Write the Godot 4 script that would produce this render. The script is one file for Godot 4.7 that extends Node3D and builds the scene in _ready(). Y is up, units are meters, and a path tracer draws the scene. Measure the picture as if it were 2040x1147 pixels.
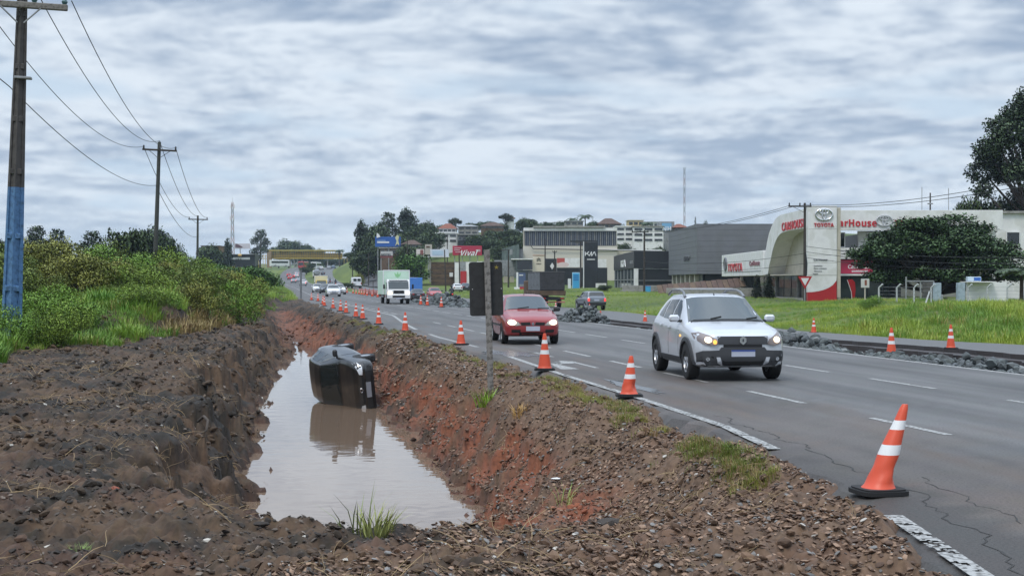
extends Node3D

const SLOPE := 0.19          # the highway runs off to the left: x falls by this much per metre ahead
var M := {}
var used := {}
var rng := RandomNumberGenerator.new()
var nz := FastNoiseLite.new()

# ------------------------------------------------------------------ mesh builder
class MB:
	var v := PackedVector3Array()
	var c := PackedColorArray()
	var col := Color.WHITE
	func tri(a: Vector3, b: Vector3, d: Vector3) -> void:
		v.append(a); v.append(b); v.append(d)
		c.append(col); c.append(col); c.append(col)
	func quad(a: Vector3, b: Vector3, d: Vector3, e: Vector3) -> void:
		tri(a, b, d); tri(a, d, e)
	func out_tri(a: Vector3, b: Vector3, d: Vector3, o: Vector3) -> void:
		if (d - a).cross(b - a).dot((a + b + d) / 3.0 - o) < 0.0: tri(a, d, b)
		else: tri(a, b, d)
	func out_quad(a: Vector3, b: Vector3, d: Vector3, e: Vector3, o: Vector3) -> void:
		if (d - a).cross(b - a).dot((a + b + d + e) / 4.0 - o) < 0.0: quad(a, e, d, b)
		else: quad(a, b, d, e)
	# a box, its edges chamfered by k; taper shrinks the top
	func box(at: Vector3, size: Vector3, k := 0.0, b := Basis.IDENTITY, taper := Vector2.ONE) -> MB:
		var h := size / 2.0
		var P := func(x: float, y: float, z: float) -> Vector3:
			var t := Vector2.ONE if y < 0.0 else taper
			return at + b * Vector3(x * t.x, y, z * t.y)
		if k <= 0.0:
			for s in [-1.0, 1.0]:
				out_quad(P.call(h.x * s, -h.y, -h.z), P.call(h.x * s, h.y, -h.z), P.call(h.x * s, h.y, h.z), P.call(h.x * s, -h.y, h.z), at)
				out_quad(P.call(-h.x, h.y * s, -h.z), P.call(h.x, h.y * s, -h.z), P.call(h.x, h.y * s, h.z), P.call(-h.x, h.y * s, h.z), at)
				out_quad(P.call(-h.x, -h.y, h.z * s), P.call(h.x, -h.y, h.z * s), P.call(h.x, h.y, h.z * s), P.call(-h.x, h.y, h.z * s), at)
			return self
		k = minf(k, minf(h.x, minf(h.y, h.z)) * 0.9)
		var i := h - Vector3(k, k, k)
		for s in [-1.0, 1.0]:
			out_quad(P.call(h.x * s, -i.y, -i.z), P.call(h.x * s, i.y, -i.z), P.call(h.x * s, i.y, i.z), P.call(h.x * s, -i.y, i.z), at)
			out_quad(P.call(-i.x, h.y * s, -i.z), P.call(i.x, h.y * s, -i.z), P.call(i.x, h.y * s, i.z), P.call(-i.x, h.y * s, i.z), at)
			out_quad(P.call(-i.x, -i.y, h.z * s), P.call(i.x, -i.y, h.z * s), P.call(i.x, i.y, h.z * s), P.call(-i.x, i.y, h.z * s), at)
			for r in [-1.0, 1.0]:
				out_quad(P.call(h.x * s, i.y * r, -i.z), P.call(i.x * s, h.y * r, -i.z), P.call(i.x * s, h.y * r, i.z), P.call(h.x * s, i.y * r, i.z), at)
				out_quad(P.call(h.x * s, -i.y, i.z * r), P.call(i.x * s, -i.y, h.z * r), P.call(i.x * s, i.y, h.z * r), P.call(h.x * s, i.y, i.z * r), at)
				out_quad(P.call(-i.x, h.y * s, i.z * r), P.call(-i.x, i.y * s, h.z * r), P.call(i.x, i.y * s, h.z * r), P.call(i.x, h.y * s, i.z * r), at)
				for q in [-1.0, 1.0]:
					out_tri(P.call(h.x * s, i.y * r, i.z * q), P.call(i.x * s, h.y * r, i.z * q), P.call(i.x * s, i.y * r, h.z * q), at)
		return self
	# a tube along points; r is one radius or a list
	func tube(pts: Array, r, sides := 8, cap := true) -> MB:
		var rings := []
		var n := pts.size()
		var side := Vector3.ZERO
		for k in n:
			var t: Vector3 = (pts[mini(k + 1, n - 1)] - pts[maxi(k - 1, 0)]).normalized()
			if side == Vector3.ZERO:
				side = t.cross(Vector3.UP if absf(t.y) < 0.9 else Vector3.RIGHT).normalized()
			side = (side - t * side.dot(t)).normalized()
			var up := t.cross(side)
			var rr: float = r[k] if r is Array else r
			var ring := PackedVector3Array()
			for j in sides:
				var a := TAU * j / sides
				ring.append(pts[k] + (side * cos(a) + up * sin(a)) * rr)
			rings.append(ring)
		for k in n - 1:
			var o: Vector3 = (pts[k] + pts[k + 1]) / 2.0
			for j in sides:
				var q := (j + 1) % sides
				out_quad(rings[k][j], rings[k][q], rings[k + 1][q], rings[k + 1][j], o)
		if cap:
			for j in range(1, sides - 1):
				out_tri(rings[0][0], rings[0][j], rings[0][j + 1], pts[1])
				out_tri(rings[n - 1][0], rings[n - 1][j], rings[n - 1][j + 1], pts[n - 2])
		return self
	# profile of [radius, height] turned round the y axis of xf
	func lathe(prof: Array, seg := 16, xf := Transform3D.IDENTITY) -> MB:
		for k in prof.size() - 1:
			for j in seg:
				var a := TAU * j / seg
				var b := TAU * (j + 1) / seg
				var p := [Vector3(prof[k][0] * cos(a), prof[k][1], prof[k][0] * sin(a)), Vector3(prof[k][0] * cos(b), prof[k][1], prof[k][0] * sin(b)), Vector3(prof[k + 1][0] * cos(b), prof[k + 1][1], prof[k + 1][0] * sin(b)), Vector3(prof[k + 1][0] * cos(a), prof[k + 1][1], prof[k + 1][0] * sin(a))]
				quad(xf * p[0], xf * p[1], xf * p[2], xf * p[3])
		return self
	# a flat outline (x, y) given thickness along z of xf, from 0 to deep
	func prism(poly: PackedVector2Array, deep: float, xf := Transform3D.IDENTITY) -> MB:
		var idx := Geometry2D.triangulate_polygon(poly)
		var mid := Vector2.ZERO
		for p in poly: mid += p / poly.size()
		for k in range(0, idx.size(), 3):
			var a := poly[idx[k]]; var b := poly[idx[k + 1]]; var d := poly[idx[k + 2]]
			for z in [0.0, deep]:
				out_tri(xf * Vector3(a.x, a.y, z), xf * Vector3(b.x, b.y, z), xf * Vector3(d.x, d.y, z), xf * Vector3((a.x + b.x + d.x) / 3.0, (a.y + b.y + d.y) / 3.0, deep / 2.0))
		var cw := Geometry2D.is_polygon_clockwise(poly)
		for k in poly.size():
			var a := poly[k]; var b := poly[(k + 1) % poly.size()]
			var nrm := Vector2(b.y - a.y, a.x - b.x) * (-1.0 if cw else 1.0)
			var m := (a + b) / 2.0 - nrm
			out_quad(xf * Vector3(a.x, a.y, 0), xf * Vector3(b.x, b.y, 0), xf * Vector3(b.x, b.y, deep), xf * Vector3(a.x, a.y, deep), xf * Vector3(m.x, m.y, deep / 2.0))
		return self
	func add(m: MB, xf := Transform3D.IDENTITY) -> MB:
		for k in m.v.size(): v.append(xf * m.v[k]); c.append(m.c[k])
		return self
	func mesh(smooth := 0.0, colors := false) -> ArrayMesh:
		var A := []
		A.resize(Mesh.ARRAY_MAX)
		A[Mesh.ARRAY_VERTEX] = v
		if colors: A[Mesh.ARRAY_COLOR] = c
		if smooth > 0.0:
			var lim := cos(deg_to_rad(smooth))
			var fn := PackedVector3Array()
			var at := {}
			for k in range(0, v.size(), 3):
				var w := (v[k + 2] - v[k]).cross(v[k + 1] - v[k])
				fn.append(w)
				for j in 3:
					var key := Vector3i((v[k + j] * 2000.0).round())
					if at.has(key): at[key].append(k / 3)
					else: at[key] = [k / 3]
			var nn := PackedVector3Array()
			for k in v.size():
				var me := fn[k / 3].normalized()
				var s := Vector3.ZERO
				for f in at[Vector3i((v[k] * 2000.0).round())]:
					if fn[f].normalized().dot(me) >= lim: s += fn[f]
				nn.append(s.normalized() if s.length() > 1e-12 else Vector3.UP)
			A[Mesh.ARRAY_NORMAL] = nn
		var am := ArrayMesh.new()
		am.add_surface_from_arrays(Mesh.PRIMITIVE_TRIANGLES, A)
		return am

# ------------------------------------------------------------------ naming and placing
func numbered(called: String, parent: Node) -> String:
	var key := str(parent.get_instance_id()) + called
	var n: int = used.get(key, 0)
	used[key] = n + 1
	return called if n == 0 else "%s_%03d" % [called, n]

func put(called: String, m: Mesh, material: Material, parent: Node = self, xf := Transform3D.IDENTITY) -> MeshInstance3D:
	var o := MeshInstance3D.new()
	o.name = numbered(called, parent)
	o.mesh = m
	o.material_override = material
	o.transform = xf
	parent.add_child(o, true)
	return o

func tag(o: Node, label: String, category: String, group := "") -> Node:
	o.set_meta("label", label); o.set_meta("category", category)
	if group: o.set_meta("group", group)
	return o

func thing(called: String, label: String, category: String, at := Vector3.ZERO, turn := 0.0, group := "") -> Node3D:
	var o := Node3D.new()
	o.name = numbered(called, self)
	add_child(o, true)
	o.position = at
	o.rotation.y = turn
	tag(o, label, category, group)
	return o

func base(o: Node, kind := "structure") -> Node:
	o.set_meta("kind", kind)
	return o

func dup(src: Node3D, called: String, label: String, at: Vector3, turn := 0.0, group := "", size := 1.0) -> Node3D:
	var o: Node3D = src.duplicate()
	o.name = numbered(called, self)
	add_child(o, true)
	o.position = at
	o.rotation = Vector3(0, turn, 0)
	o.scale = Vector3.ONE * size
	o.set_meta("label", label)
	if group: o.set_meta("group", group)
	return o

func many(called: String, m: Mesh, material: Material, xfs: Array, cols: PackedColorArray, parent: Node = self) -> MultiMeshInstance3D:
	var mm := MultiMesh.new()
	mm.transform_format = MultiMesh.TRANSFORM_3D
	mm.use_colors = true
	mm.mesh = m
	mm.instance_count = xfs.size()
	for k in xfs.size():
		mm.set_instance_transform(k, xfs[k])
		mm.set_instance_color(k, cols[k])
	var o := MultiMeshInstance3D.new()
	o.name = numbered(called, parent)
	o.multimesh = mm
	o.material_override = material
	o.set_meta("kind", "stuff")
	parent.add_child(o, true)
	return o

# ------------------------------------------------------------------ materials (albedo given as linear values)
func mat(r: float, g: float, b: float, rough := 0.8, opts := {}) -> StandardMaterial3D:
	var m := StandardMaterial3D.new()
	m.albedo_color = Color(r, g, b).linear_to_srgb()
	m.roughness = rough
	m.cull_mode = BaseMaterial3D.CULL_DISABLED
	for k in opts: m.set(k, opts[k])
	return m

func tinted(rough := 0.85, opts := {}) -> StandardMaterial3D:
	var m := mat(1, 1, 1, rough, opts)
	m.vertex_color_use_as_albedo = true
	return m

func lamp(r: float, g: float, b: float, e: float) -> StandardMaterial3D:
	var m := mat(r * 0.5, g * 0.5, b * 0.5, 0.2)
	m.emission_enabled = true
	m.emission = Color(r, g, b).linear_to_srgb()
	m.emission_energy_multiplier = e
	return m

func noise_tex(seed_: int, freq: float, ramp: Array, size := 512, kind := FastNoiseLite.TYPE_SIMPLEX_SMOOTH, oct := 5, normal := false) -> NoiseTexture2D:
	var f := FastNoiseLite.new()
	f.seed = seed_; f.frequency = freq; f.noise_type = kind; f.fractal_octaves = oct
	var t := NoiseTexture2D.new()
	t.width = size; t.height = size; t.seamless = true; t.noise = f
	if normal:
		t.as_normal_map = true; t.bump_strength = 6.0
	elif ramp:
		var g := Gradient.new()
		var offs := PackedFloat32Array(); var cs := PackedColorArray()
		for k in ramp: offs.append(k[0]); cs.append(Color(k[1], k[2], k[3]).linear_to_srgb())
		g.offsets = offs; g.colors = cs
		t.color_ramp = g
	return t

func tri_map(m: StandardMaterial3D, scale: float, world := true) -> StandardMaterial3D:
	m.uv1_triplanar = true
	m.uv1_world_triplanar = world
	m.uv1_scale = Vector3.ONE * scale
	return m

func wear(r: float, g: float, b: float, rough: float, amount := 0.25, scale := 0.35) -> StandardMaterial3D:
	var m := mat(r, g, b, rough)
	var lo := 1.0 - amount
	m.albedo_texture = noise_tex(int(r * 900 + g * 300 + b * 100), 0.012, [[0.25, lo, lo, lo * 0.97], [0.55, 1, 1, 1], [0.8, 0.93, 0.93, 0.93]], 256)
	return tri_map(m, scale)

func make_materials() -> void:
	M.concrete = wear(0.30, 0.29, 0.27, 0.9, 0.3)
	M.white_wall = wear(0.74, 0.735, 0.725, 0.75, 0.14, 0.15)
	M.cream_wall = wear(0.50, 0.46, 0.38, 0.8, 0.14, 0.15)
	M.grey_clad = wear(0.15, 0.155, 0.17, 0.6, 0.1, 0.1)
	M.dark_clad = wear(0.018, 0.02, 0.024, 0.4, 0.15, 0.1)
	M.brown_wall = wear(0.13, 0.085, 0.055, 0.9, 0.4, 0.15)
	M.roof_red = wear(0.22, 0.075, 0.045, 0.85, 0.35, 0.3)
	M.roof_brown = wear(0.10, 0.06, 0.045, 0.85, 0.35, 0.3)
	M.glass = mat(0.012, 0.016, 0.018, 0.06, {"metallic_specular": 0.6})
	M.shop_glass = mat(0.05, 0.075, 0.075, 0.08, {"metallic_specular": 0.6})
	M.car_glass = mat(0.014, 0.018, 0.018, 0.04, {"metallic_specular": 0.65})
	M.grey_glass = mat(0.05, 0.06, 0.06, 0.05, {"metallic_specular": 0.7})
	M.rubber = mat(0.012, 0.012, 0.013, 0.75)
	M.plastic = mat(0.02, 0.021, 0.023, 0.55)
	M.black = mat(0.006, 0.006, 0.007, 0.6)
	M.alloy = mat(0.42, 0.43, 0.45, 0.35, {"metallic": 0.7})
	M.chrome = mat(0.7, 0.7, 0.72, 0.15, {"metallic": 1.0})
	M.steel = wear(0.28, 0.29, 0.30, 0.5, 0.3)
	M.white = mat(0.72, 0.72, 0.72, 0.5)
	M.red = mat(0.42, 0.02, 0.025, 0.45)
	M.red_dark = mat(0.30, 0.012, 0.018, 0.5)
	M.blue = mat(0.02, 0.10, 0.36, 0.5)
	M.sky_blue = mat(0.05, 0.34, 0.62, 0.5)
	M.yellow = wear(0.50, 0.34, 0.035, 0.6, 0.2)
	M.wood_pole = wear(0.055, 0.045, 0.038, 0.95, 0.4, 1.0)
	M.wood_grey = wear(0.20, 0.185, 0.165, 0.9, 0.45, 2.0)
	M.wire = mat(0.02, 0.02, 0.022, 0.6)
	M.plate = mat(0.42, 0.44, 0.52, 0.5)
	M.plate_blue = mat(0.04, 0.08, 0.30, 0.5)
	M.head_on = lamp(1.0, 0.82, 0.58, 2.1)
	M.head_warm = lamp(1.0, 0.72, 0.42, 2.2)
	M.amber = lamp(1.0, 0.42, 0.08, 1.6)
	M.head_off = mat(0.45, 0.47, 0.5, 0.08, {"metallic": 0.5})
	M.tail_on = lamp(1.0, 0.06, 0.05, 1.2)
	M.tail_off = mat(0.30, 0.012, 0.012, 0.2)
	M.leaf = tinted(0.55, {"backlight": Color(0.62, 0.72, 0.35)})
	M.blade = tinted(0.55, {"backlight": Color(0.62, 0.74, 0.30)})
	M.stone = tinted(0.92)
	M.bark = wear(0.07, 0.055, 0.045, 0.95, 0.4, 1.5)

func paint(r: float, g: float, b: float, metal := 0.0) -> StandardMaterial3D:
	return mat(r, g, b, 0.35, {"clearcoat_enabled": true, "clearcoat": 0.8, "clearcoat_roughness": 0.06, "metallic": metal})

# ------------------------------------------------------------------ the lie of the land: s across the highway, d metres ahead
func along(pts: Array, d: float) -> float:
	if d <= pts[0][0]: return pts[0][1]
	for k in range(1, pts.size()):
		if d <= pts[k][0]:
			var t: float = (d - pts[k - 1][0]) / (pts[k][0] - pts[k - 1][0])
			return lerpf(pts[k - 1][1], pts[k][1], t)
	return pts[pts.size() - 1][1]

func eased(pts: Array, d: float) -> float:
	return (along(pts, d - d * 0.05) + along(pts, d) * 2.0 + along(pts, d + d * 0.05)) / 4.0

func road_y(d: float) -> float:
	return eased([[230.0, 0.0], [300.0, 0.45], [380.0, 0.75], [460.0, 1.4], [510.0, 3.0], [560.0, 4.9], [610.0, 7.4], [680.0, 8.6], [760.0, 9.0]], d)

func bend(d: float) -> float:
	return eased([[150.0, 0.0], [233.0, 2.2], [430.0, 4.7], [520.0, 6.6], [570.0, 9.0], [620.0, 13.0], [680.0, 21.0], [760.0, 36.0], [900.0, 70.0]], d)

func rd(s: float, d: float, y := 0.0) -> Vector3:
	return Vector3(s - SLOPE * d + bend(d), road_y(d) + y, -d)

func s_of(x: float, d: float) -> float:
	return x + SLOPE * d - bend(d)

const HEADING := 0.1878      # the highway's own direction as a turn about y

func strip(mb: MB, s0: Callable, s1: Callable, d0: float, d1: float, y: float, step := 1.02) -> void:
	var d := d0
	while d < d1 - 0.001:
		var e := minf(maxf(d * step, d + 0.25), d1)
		mb.quad(rd(s0.call(d), d, y), rd(s0.call(e), e, y), rd(s1.call(e), e, y), rd(s1.call(d), d, y))
		d = e

# ------------------------------------------------------------------ sky, light, lens
func make_sky() -> void:
	var W := 4096; var H := 2048
	var data := PackedFloat32Array()
	data.resize(W * H * 3)
	var n1 := FastNoiseLite.new(); n1.seed = 11; n1.frequency = 1.0; n1.fractal_octaves = 4; n1.noise_type = FastNoiseLite.TYPE_SIMPLEX_SMOOTH
	var n2 := FastNoiseLite.new(); n2.seed = 5; n2.frequency = 1.0; n2.fractal_octaves = 5; n2.noise_type = FastNoiseLite.TYPE_SIMPLEX_SMOOTH
	var n3 := FastNoiseLite.new(); n3.seed = 23; n3.frequency = 1.0; n3.fractal_octaves = 3; n3.noise_type = FastNoiseLite.TYPE_SIMPLEX_SMOOTH
	for y in H:
		var el := (0.5 - (y + 0.5) / H) * PI
		var cell := 1 if (el > -0.01 and el < 0.36) else 8
		if cell == 8 and y % 8: continue
		var se := sin(el)
		for x in range(0, W, cell):
			var az := (x + 0.5) / W * TAU
			var c := Vector3(0.30, 0.31, 0.32)
			if el > 0.0:
				var q := 1.0 / (se + 0.085)
				var px := cos(az) * cos(el) * q
				var pz := sin(az) * cos(el) * q
				var warp := n3.get_noise_2d(px * 0.35, pz * 0.35)
				var big := n1.get_noise_3d(px * 0.42 + warp * 0.7, pz * 0.42, 3.0)
				var fine := n2.get_noise_3d(px * 1.5 + warp * 1.2, pz * 1.5 + big, 9.0)
				var streak := n2.get_noise_3d(px * 3.9, pz * 3.9 + warp * 2.0, 40.0)
				var t := 0.53 + big * 0.62 + fine * 0.58 + streak * 0.46 + n2.get_noise_3d(px * 9.0, pz * 9.0 + warp * 3.0, 70.0) * 0.36
				t = clampf((t - 0.5) * 0.86 + 0.50, 0.0, 1.0)
				t = t * t * (3.0 - 2.0 * t)
				var dark := Vector3(0.29, 0.38, 0.52)
				var light := Vector3(0.70, 0.775, 0.86)
				c = dark.lerp(light, t)
				# thin blue where the sheet is torn
				var torn := clampf((n3.get_noise_2d(px * 0.8 + 20.0, pz * 0.8) + fine * 0.5 - 0.18) * 2.2, 0.0, 1.0)
				c = c.lerp(Vector3(0.43, 0.58, 0.74), torn * 0.6)
				# paler and smoother towards the horizon
				var low := exp(-el / 0.06)
				c = c.lerp(Vector3(0.62, 0.725, 0.83), low * 0.8)
				c *= 1.0 + 1.75 * smoothstep(0.14, 1.2, el)
			for j in cell:
				for i in cell:
					var k := ((y + j) * W + x + i) * 3
					data[k] = c.x; data[k + 1] = c.y; data[k + 2] = c.z
	var im := Image.create_from_data(W, H, false, Image.FORMAT_RGBF, data.to_byte_array())
	var sm := PanoramaSkyMaterial.new()
	sm.panorama = ImageTexture.create_from_image(im)
	var sky := Sky.new()
	sky.sky_material = sm
	var e := Environment.new()
	e.background_mode = Environment.BG_SKY
	e.sky = sky
	e.tonemap_mode = Environment.TONE_MAPPER_LINEAR
	e.tonemap_exposure = 1.1
	e.fog_enabled = true
	e.fog_density = 0.00014
	e.fog_light_color = Color(0.80, 0.87, 0.94)
	e.sdfgi_enabled = true; e.ssao_enabled = true; e.ssil_enabled = true
	var we := WorldEnvironment.new()
	we.name = "world"
	we.environment = e
	add_child(we)

# ------------------------------------------------------------------ ground
const WATER := -1.67
func side_y(d: float) -> float: return eased([[25.0, -0.12], [36.0, -0.18], [44.0, -0.27], [55.0, -0.5], [70.0, -0.68], [150.0, -0.6], [230.0, -0.05], [300.0, 0.0]], d) + (road_y(d) if d > 200.0 else 0.0)
func side_near(d: float) -> float: return along([[20.0, 19.6], [35.0, 21.2], [45.0, 22.4], [55.0, 23.6], [75.0, 24.0], [140.0, 22.5], [240.0, 19.0], [700.0, 18.8]], d) + n2(d, 33.0, 0.5) * 0.12
func side_far(d: float) -> float: return along([[20.0, 24.0], [35.0, 25.6], [45.0, 26.6], [70.0, 28.0], [110.0, 30.2], [150.0, 29.5], [220.0, 26.0], [290.0, 24.4], [420.0, 25.6], [700.0, 26.6]], d) + n2(d, 37.0, 0.3) * 0.15
var grass_edge := [[0.0, -8.0], [36.0, -7.4], [41.0, -6.6], [46.0, -4.9], [57.0, -2.0], [80.0, -0.6], [102.0, 0.4], [130.0, 3.0], [150.0, 5.0], [170.0, 5.6]]
var pave_edge := [[7.0, 3.7], [8.7, 4.2], [11.0, 4.85], [13.0, 5.25], [17.0, 5.62], [22.0, 5.75], [30.0, 5.9], [40.0, 5.75], [50.0, 5.5], [70.0, 5.3], [100.0, 5.45], [150.0, 5.6], [230.0, 5.4], [600.0, 5.6]]

func n2(x: float, y: float, f: float) -> float:
	return nz.get_noise_2d(x * f, y * f)

func pave(d: float) -> float:
	return along(pave_edge, d) + n2(d, 3.0, 1.1) * 0.10 + n2(d, 9.0, 5.0) * 0.04

func shore_left(d: float) -> float:
	return along([[13.6, 0.8], [18.0, 0.45], [21.0, 0.30], [25.0, 0.33], [29.0, 0.38], [36.0, 0.55], [49.0, 1.2], [62.0, 2.0], [75.0, 2.55], [100.0, 2.3]], d) + n2(d, 50.0, 0.35) * 0.22

func shore_right(d: float) -> float:
	return along([[13.6, 1.8], [17.0, 2.2], [20.0, 2.8], [23.0, 3.3], [27.0, 3.42], [40.0, 3.40], [60.0, 3.2], [80.0, 3.1], [110.0, 3.2]], d) + n2(d, 80.0, 0.4) * 0.2

func bank_y(s: float, d: float) -> float:     # the overgrown bank on the left
	var e := along(grass_edge, d) + n2(d, 20.0, 0.25) * 0.5
	var u := e - s
	if u <= 0.0: return 0.0
	var tall := lerpf(0.12, 1.25, smoothstep(42.0, 58.0, d)) * lerpf(1.0, 0.4, smoothstep(100.0, 150.0, d))
	return tall * smoothstep(0.0, lerpf(2.5, 1.1, smoothstep(44.0, 56.0, d)), u) + 0.5 * smoothstep(2.0, 12.0, u) * smoothstep(45.0, 80.0, d)

func soil_y(s: float, d: float) -> float:
	var t := along([[-4.0, -0.36], [0.0, -0.30], [3.0, -0.20], [5.0, -0.10], [6.4, -0.14]], s)
	t += n2(s + 7.0, d, 0.16) * 0.10
	t += bank_y(s, d)
	# the excavation
	t -= 0.10 * smoothstep(10.2, 12.0, d) * smoothstep(-0.6, 0.6, s) * smoothstep(4.4, 3.0, s)
	var fl := along([[12.3, 0.0], [14.2, 1.0], [56.0, 1.0], [65.0, 0.87], [74.0, 0.83], [80.0, 0.79], [92.0, 0.74], [128.0, 0.08], [140.0, 0.0]], d)
	if fl > 0.0:
		t -= 0.62 * smoothstep(5.5, 3.9, s) * smoothstep(1.5, 3.2, s) * fl
		var l := shore_left(d)
		var r := shore_right(d)
		var rough := n2(s, d, 0.9) * 0.16 + n2(s, d, 2.3) * 0.07
		var a := smoothstep(-2.0 + n2(d, 14.0, 0.22) * 0.5, 0.22, s - l + rough * 1.8)
		var b := 1.0 - smoothstep(-0.30, 1.75, s - r + rough * 1.3)
		# ledges where the blade cut
		a = lerpf(a, floor(a * 3.0 + 0.5) / 3.0, 0.35 * smoothstep(0.97, 0.6, a))
		b = lerpf(b, floor(b * 4.0 + 0.5) / 4.0, 0.45 * smoothstep(0.97, 0.6, b))
		t = lerpf(t, -2.02, a * b * fl)
	# clods
	var k := 1.0 if d < 45.0 else 1.25
	t += (absf(n2(s, d, 0.75)) - 0.25) * 0.10 * k
	t += (absf(n2(s + 31.0, d, 2.1)) - 0.2) * 0.07 * k
	if d < 60.0: t += n2(s, d + 11.0, 5.5) * 0.035
	if d < 26.0: t += n2(s + 5.0, d, 13.0) * 0.016
	return t

func soil_color(s: float, d: float, y: float) -> Color:
	var f := n2(s, d, 0.35) * 0.5 + n2(s, d, 1.3) * 0.35 + n2(s, d, 5.0) * 0.25
	var dark := Color(0.021, 0.0165, 0.012)
	var brown := Color(0.094, 0.058, 0.034)
	var tan := Color(0.19, 0.118, 0.076)
	var red := Color(0.205, 0.066, 0.033)
	var c := dark.lerp(brown, clampf(0.5 + f * 1.1, 0.0, 1.0))
	var gravel := smoothstep(0.2, 2.6, s - minf(0.12 * (d - 9.0), 2.2) + f * 1.2) * smoothstep(70.0, 22.0, d)
	c = c.lerp(tan, gravel * 0.62)
	# the cut shows the red earth under the dark topsoil
	var cut := smoothstep(-0.45, -0.95, y) * smoothstep(2.4, 3.4, s) * smoothstep(14.0, 17.0, d)
	c = c.lerp(red, clampf(cut * (0.74 + f * 1.3 + n2(s * 2.0, d + 33.0, 0.6) * 0.5), 0.0, 0.95))
	var far_floor := smoothstep(60.0, 78.0, d) * smoothstep(-0.5, -1.2, y)
	c = c.lerp(Color(0.20, 0.085, 0.05), clampf(far_floor * (0.6 + f), 0.0, 0.85))
	var wet := smoothstep(WATER + 0.22, WATER + 0.02, y)
	c = c.lerp(Color(0.085, 0.045, 0.032), wet * 0.7)
	var blotch := smoothstep(0.30, 0.5, n2(s + 90.0, d, 0.5)) * smoothstep(26.0, 12.0, d)
	c = c.lerp(Color(0.13, 0.07, 0.045), blotch * 0.4)
	return c

func trench_y(s: float, d: float) -> float:
	return lerpf(road_y(d) - 0.05, minf(side_y(d), road_y(d)) - 0.30, smoothstep(15.5, 17.5, s)) - 0.12 + n2(s, d, 1.6) * 0.06 + n2(s, d, 4.0) * 0.03 - 0.15 * smoothstep(side_near(d) - 0.4, side_near(d) + 0.2, s)

func ground_y(s: float, d: float) -> float:
	var y := road_y(d)
	if s > 15.0:
		if d < 240.0 and s < side_far(d) + 0.05:
			y += -1.6 * smoothstep(15.4, 16.0, s)
		else:
			y = lerpf(minf(side_y(d), y), y, smoothstep(0.0, 9.0, s - side_far(d))) - 0.06 + 0.08 * smoothstep(0.0, 6.0, s - side_far(d)) * smoothstep(130.0, 95.0, d)
		var start := 250.0 + clampf((s - 45.0) * 1.2, 0.0, 60.0)
		var climb := smoothstep(start, start + 215.0, d)
		y += 15.5 * pow(clampf((s - 27.0) / 44.0, 0.0, 1.0), 0.8) * climb * smoothstep(1500.0, 700.0, d)
		y += n2(s, d, 0.03) * 0.5 * smoothstep(24.0, 40.0, s)
	elif s < 5.6:
		var u := 5.6 - s
		if d < 150.0:
			y += -0.35 + bank_y(s, d)
		else:
			y += -0.35 * smoothstep(0.0, 2.0, u)
		y += 5.0 * smoothstep(10.0, 130.0, u) * smoothstep(120.0, 420.0, d)
		y += n2(s, d, 0.05) * 0.5 * smoothstep(3.0, 20.0, u)
		if s > -14.5 and d < 148.0 and d > 6.0: y = minf(y, -2.9)
	else:
		y -= 0.35
	return y + 22.0 * smoothstep(900.0, 2600.0, d)

func grid(ss: PackedFloat32Array, ds: PackedFloat32Array, height: Callable, color: Callable, in_road: bool) -> ArrayMesh:
	var w := ss.size(); var h := ds.size()
	var v := PackedVector3Array(); v.resize(w * h)
	var c := PackedColorArray(); c.resize(w * h)
	for j in h:
		var d := ds[j]
		var dx := -SLOPE * d + bend(d)
		for i in w:
			var y: float = height.call(ss[i], d)
			v[j * w + i] = Vector3(ss[i] + dx, y, -d)
			c[j * w + i] = color.call(ss[i], d, y)
	var nn := PackedVector3Array(); nn.resize(w * h)
	var idx := PackedInt32Array()
	for j in h:
		for i in w:
			var k := j * w + i
			var a := v[k + 1] - v[k] if i < w - 1 else v[k] - v[k - 1]
			if i > 0 and i < w - 1: a = v[k + 1] - v[k - 1]
			var b := v[k + w] - v[k] if j < h - 1 else v[k] - v[k - w]
			if j > 0 and j < h - 1: b = v[k + w] - v[k - w]
			nn[k] = a.cross(b).normalized()
			if i < w - 1 and j < h - 1:
				idx.append_array([k, k + w, k + w + 1, k, k + w + 1, k + 1])
	var A := []
	A.resize(Mesh.ARRAY_MAX)
	A[Mesh.ARRAY_VERTEX] = v; A[Mesh.ARRAY_NORMAL] = nn; A[Mesh.ARRAY_COLOR] = c; A[Mesh.ARRAY_INDEX] = idx
	var am := ArrayMesh.new()
	am.add_surface_from_arrays(Mesh.PRIMITIVE_TRIANGLES, A)
	return am

func steps(pts: Array) -> PackedFloat32Array:      # [[start, step], ..., [end, 0]]
	var out := PackedFloat32Array()
	for k in pts.size() - 1:
		var x: float = pts[k][0]
		while x < pts[k + 1][0] - pts[k][1] * 0.25:
			out.append(x); x += pts[k][1]
	out.append(pts[pts.size() - 1][0])
	return out

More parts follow.
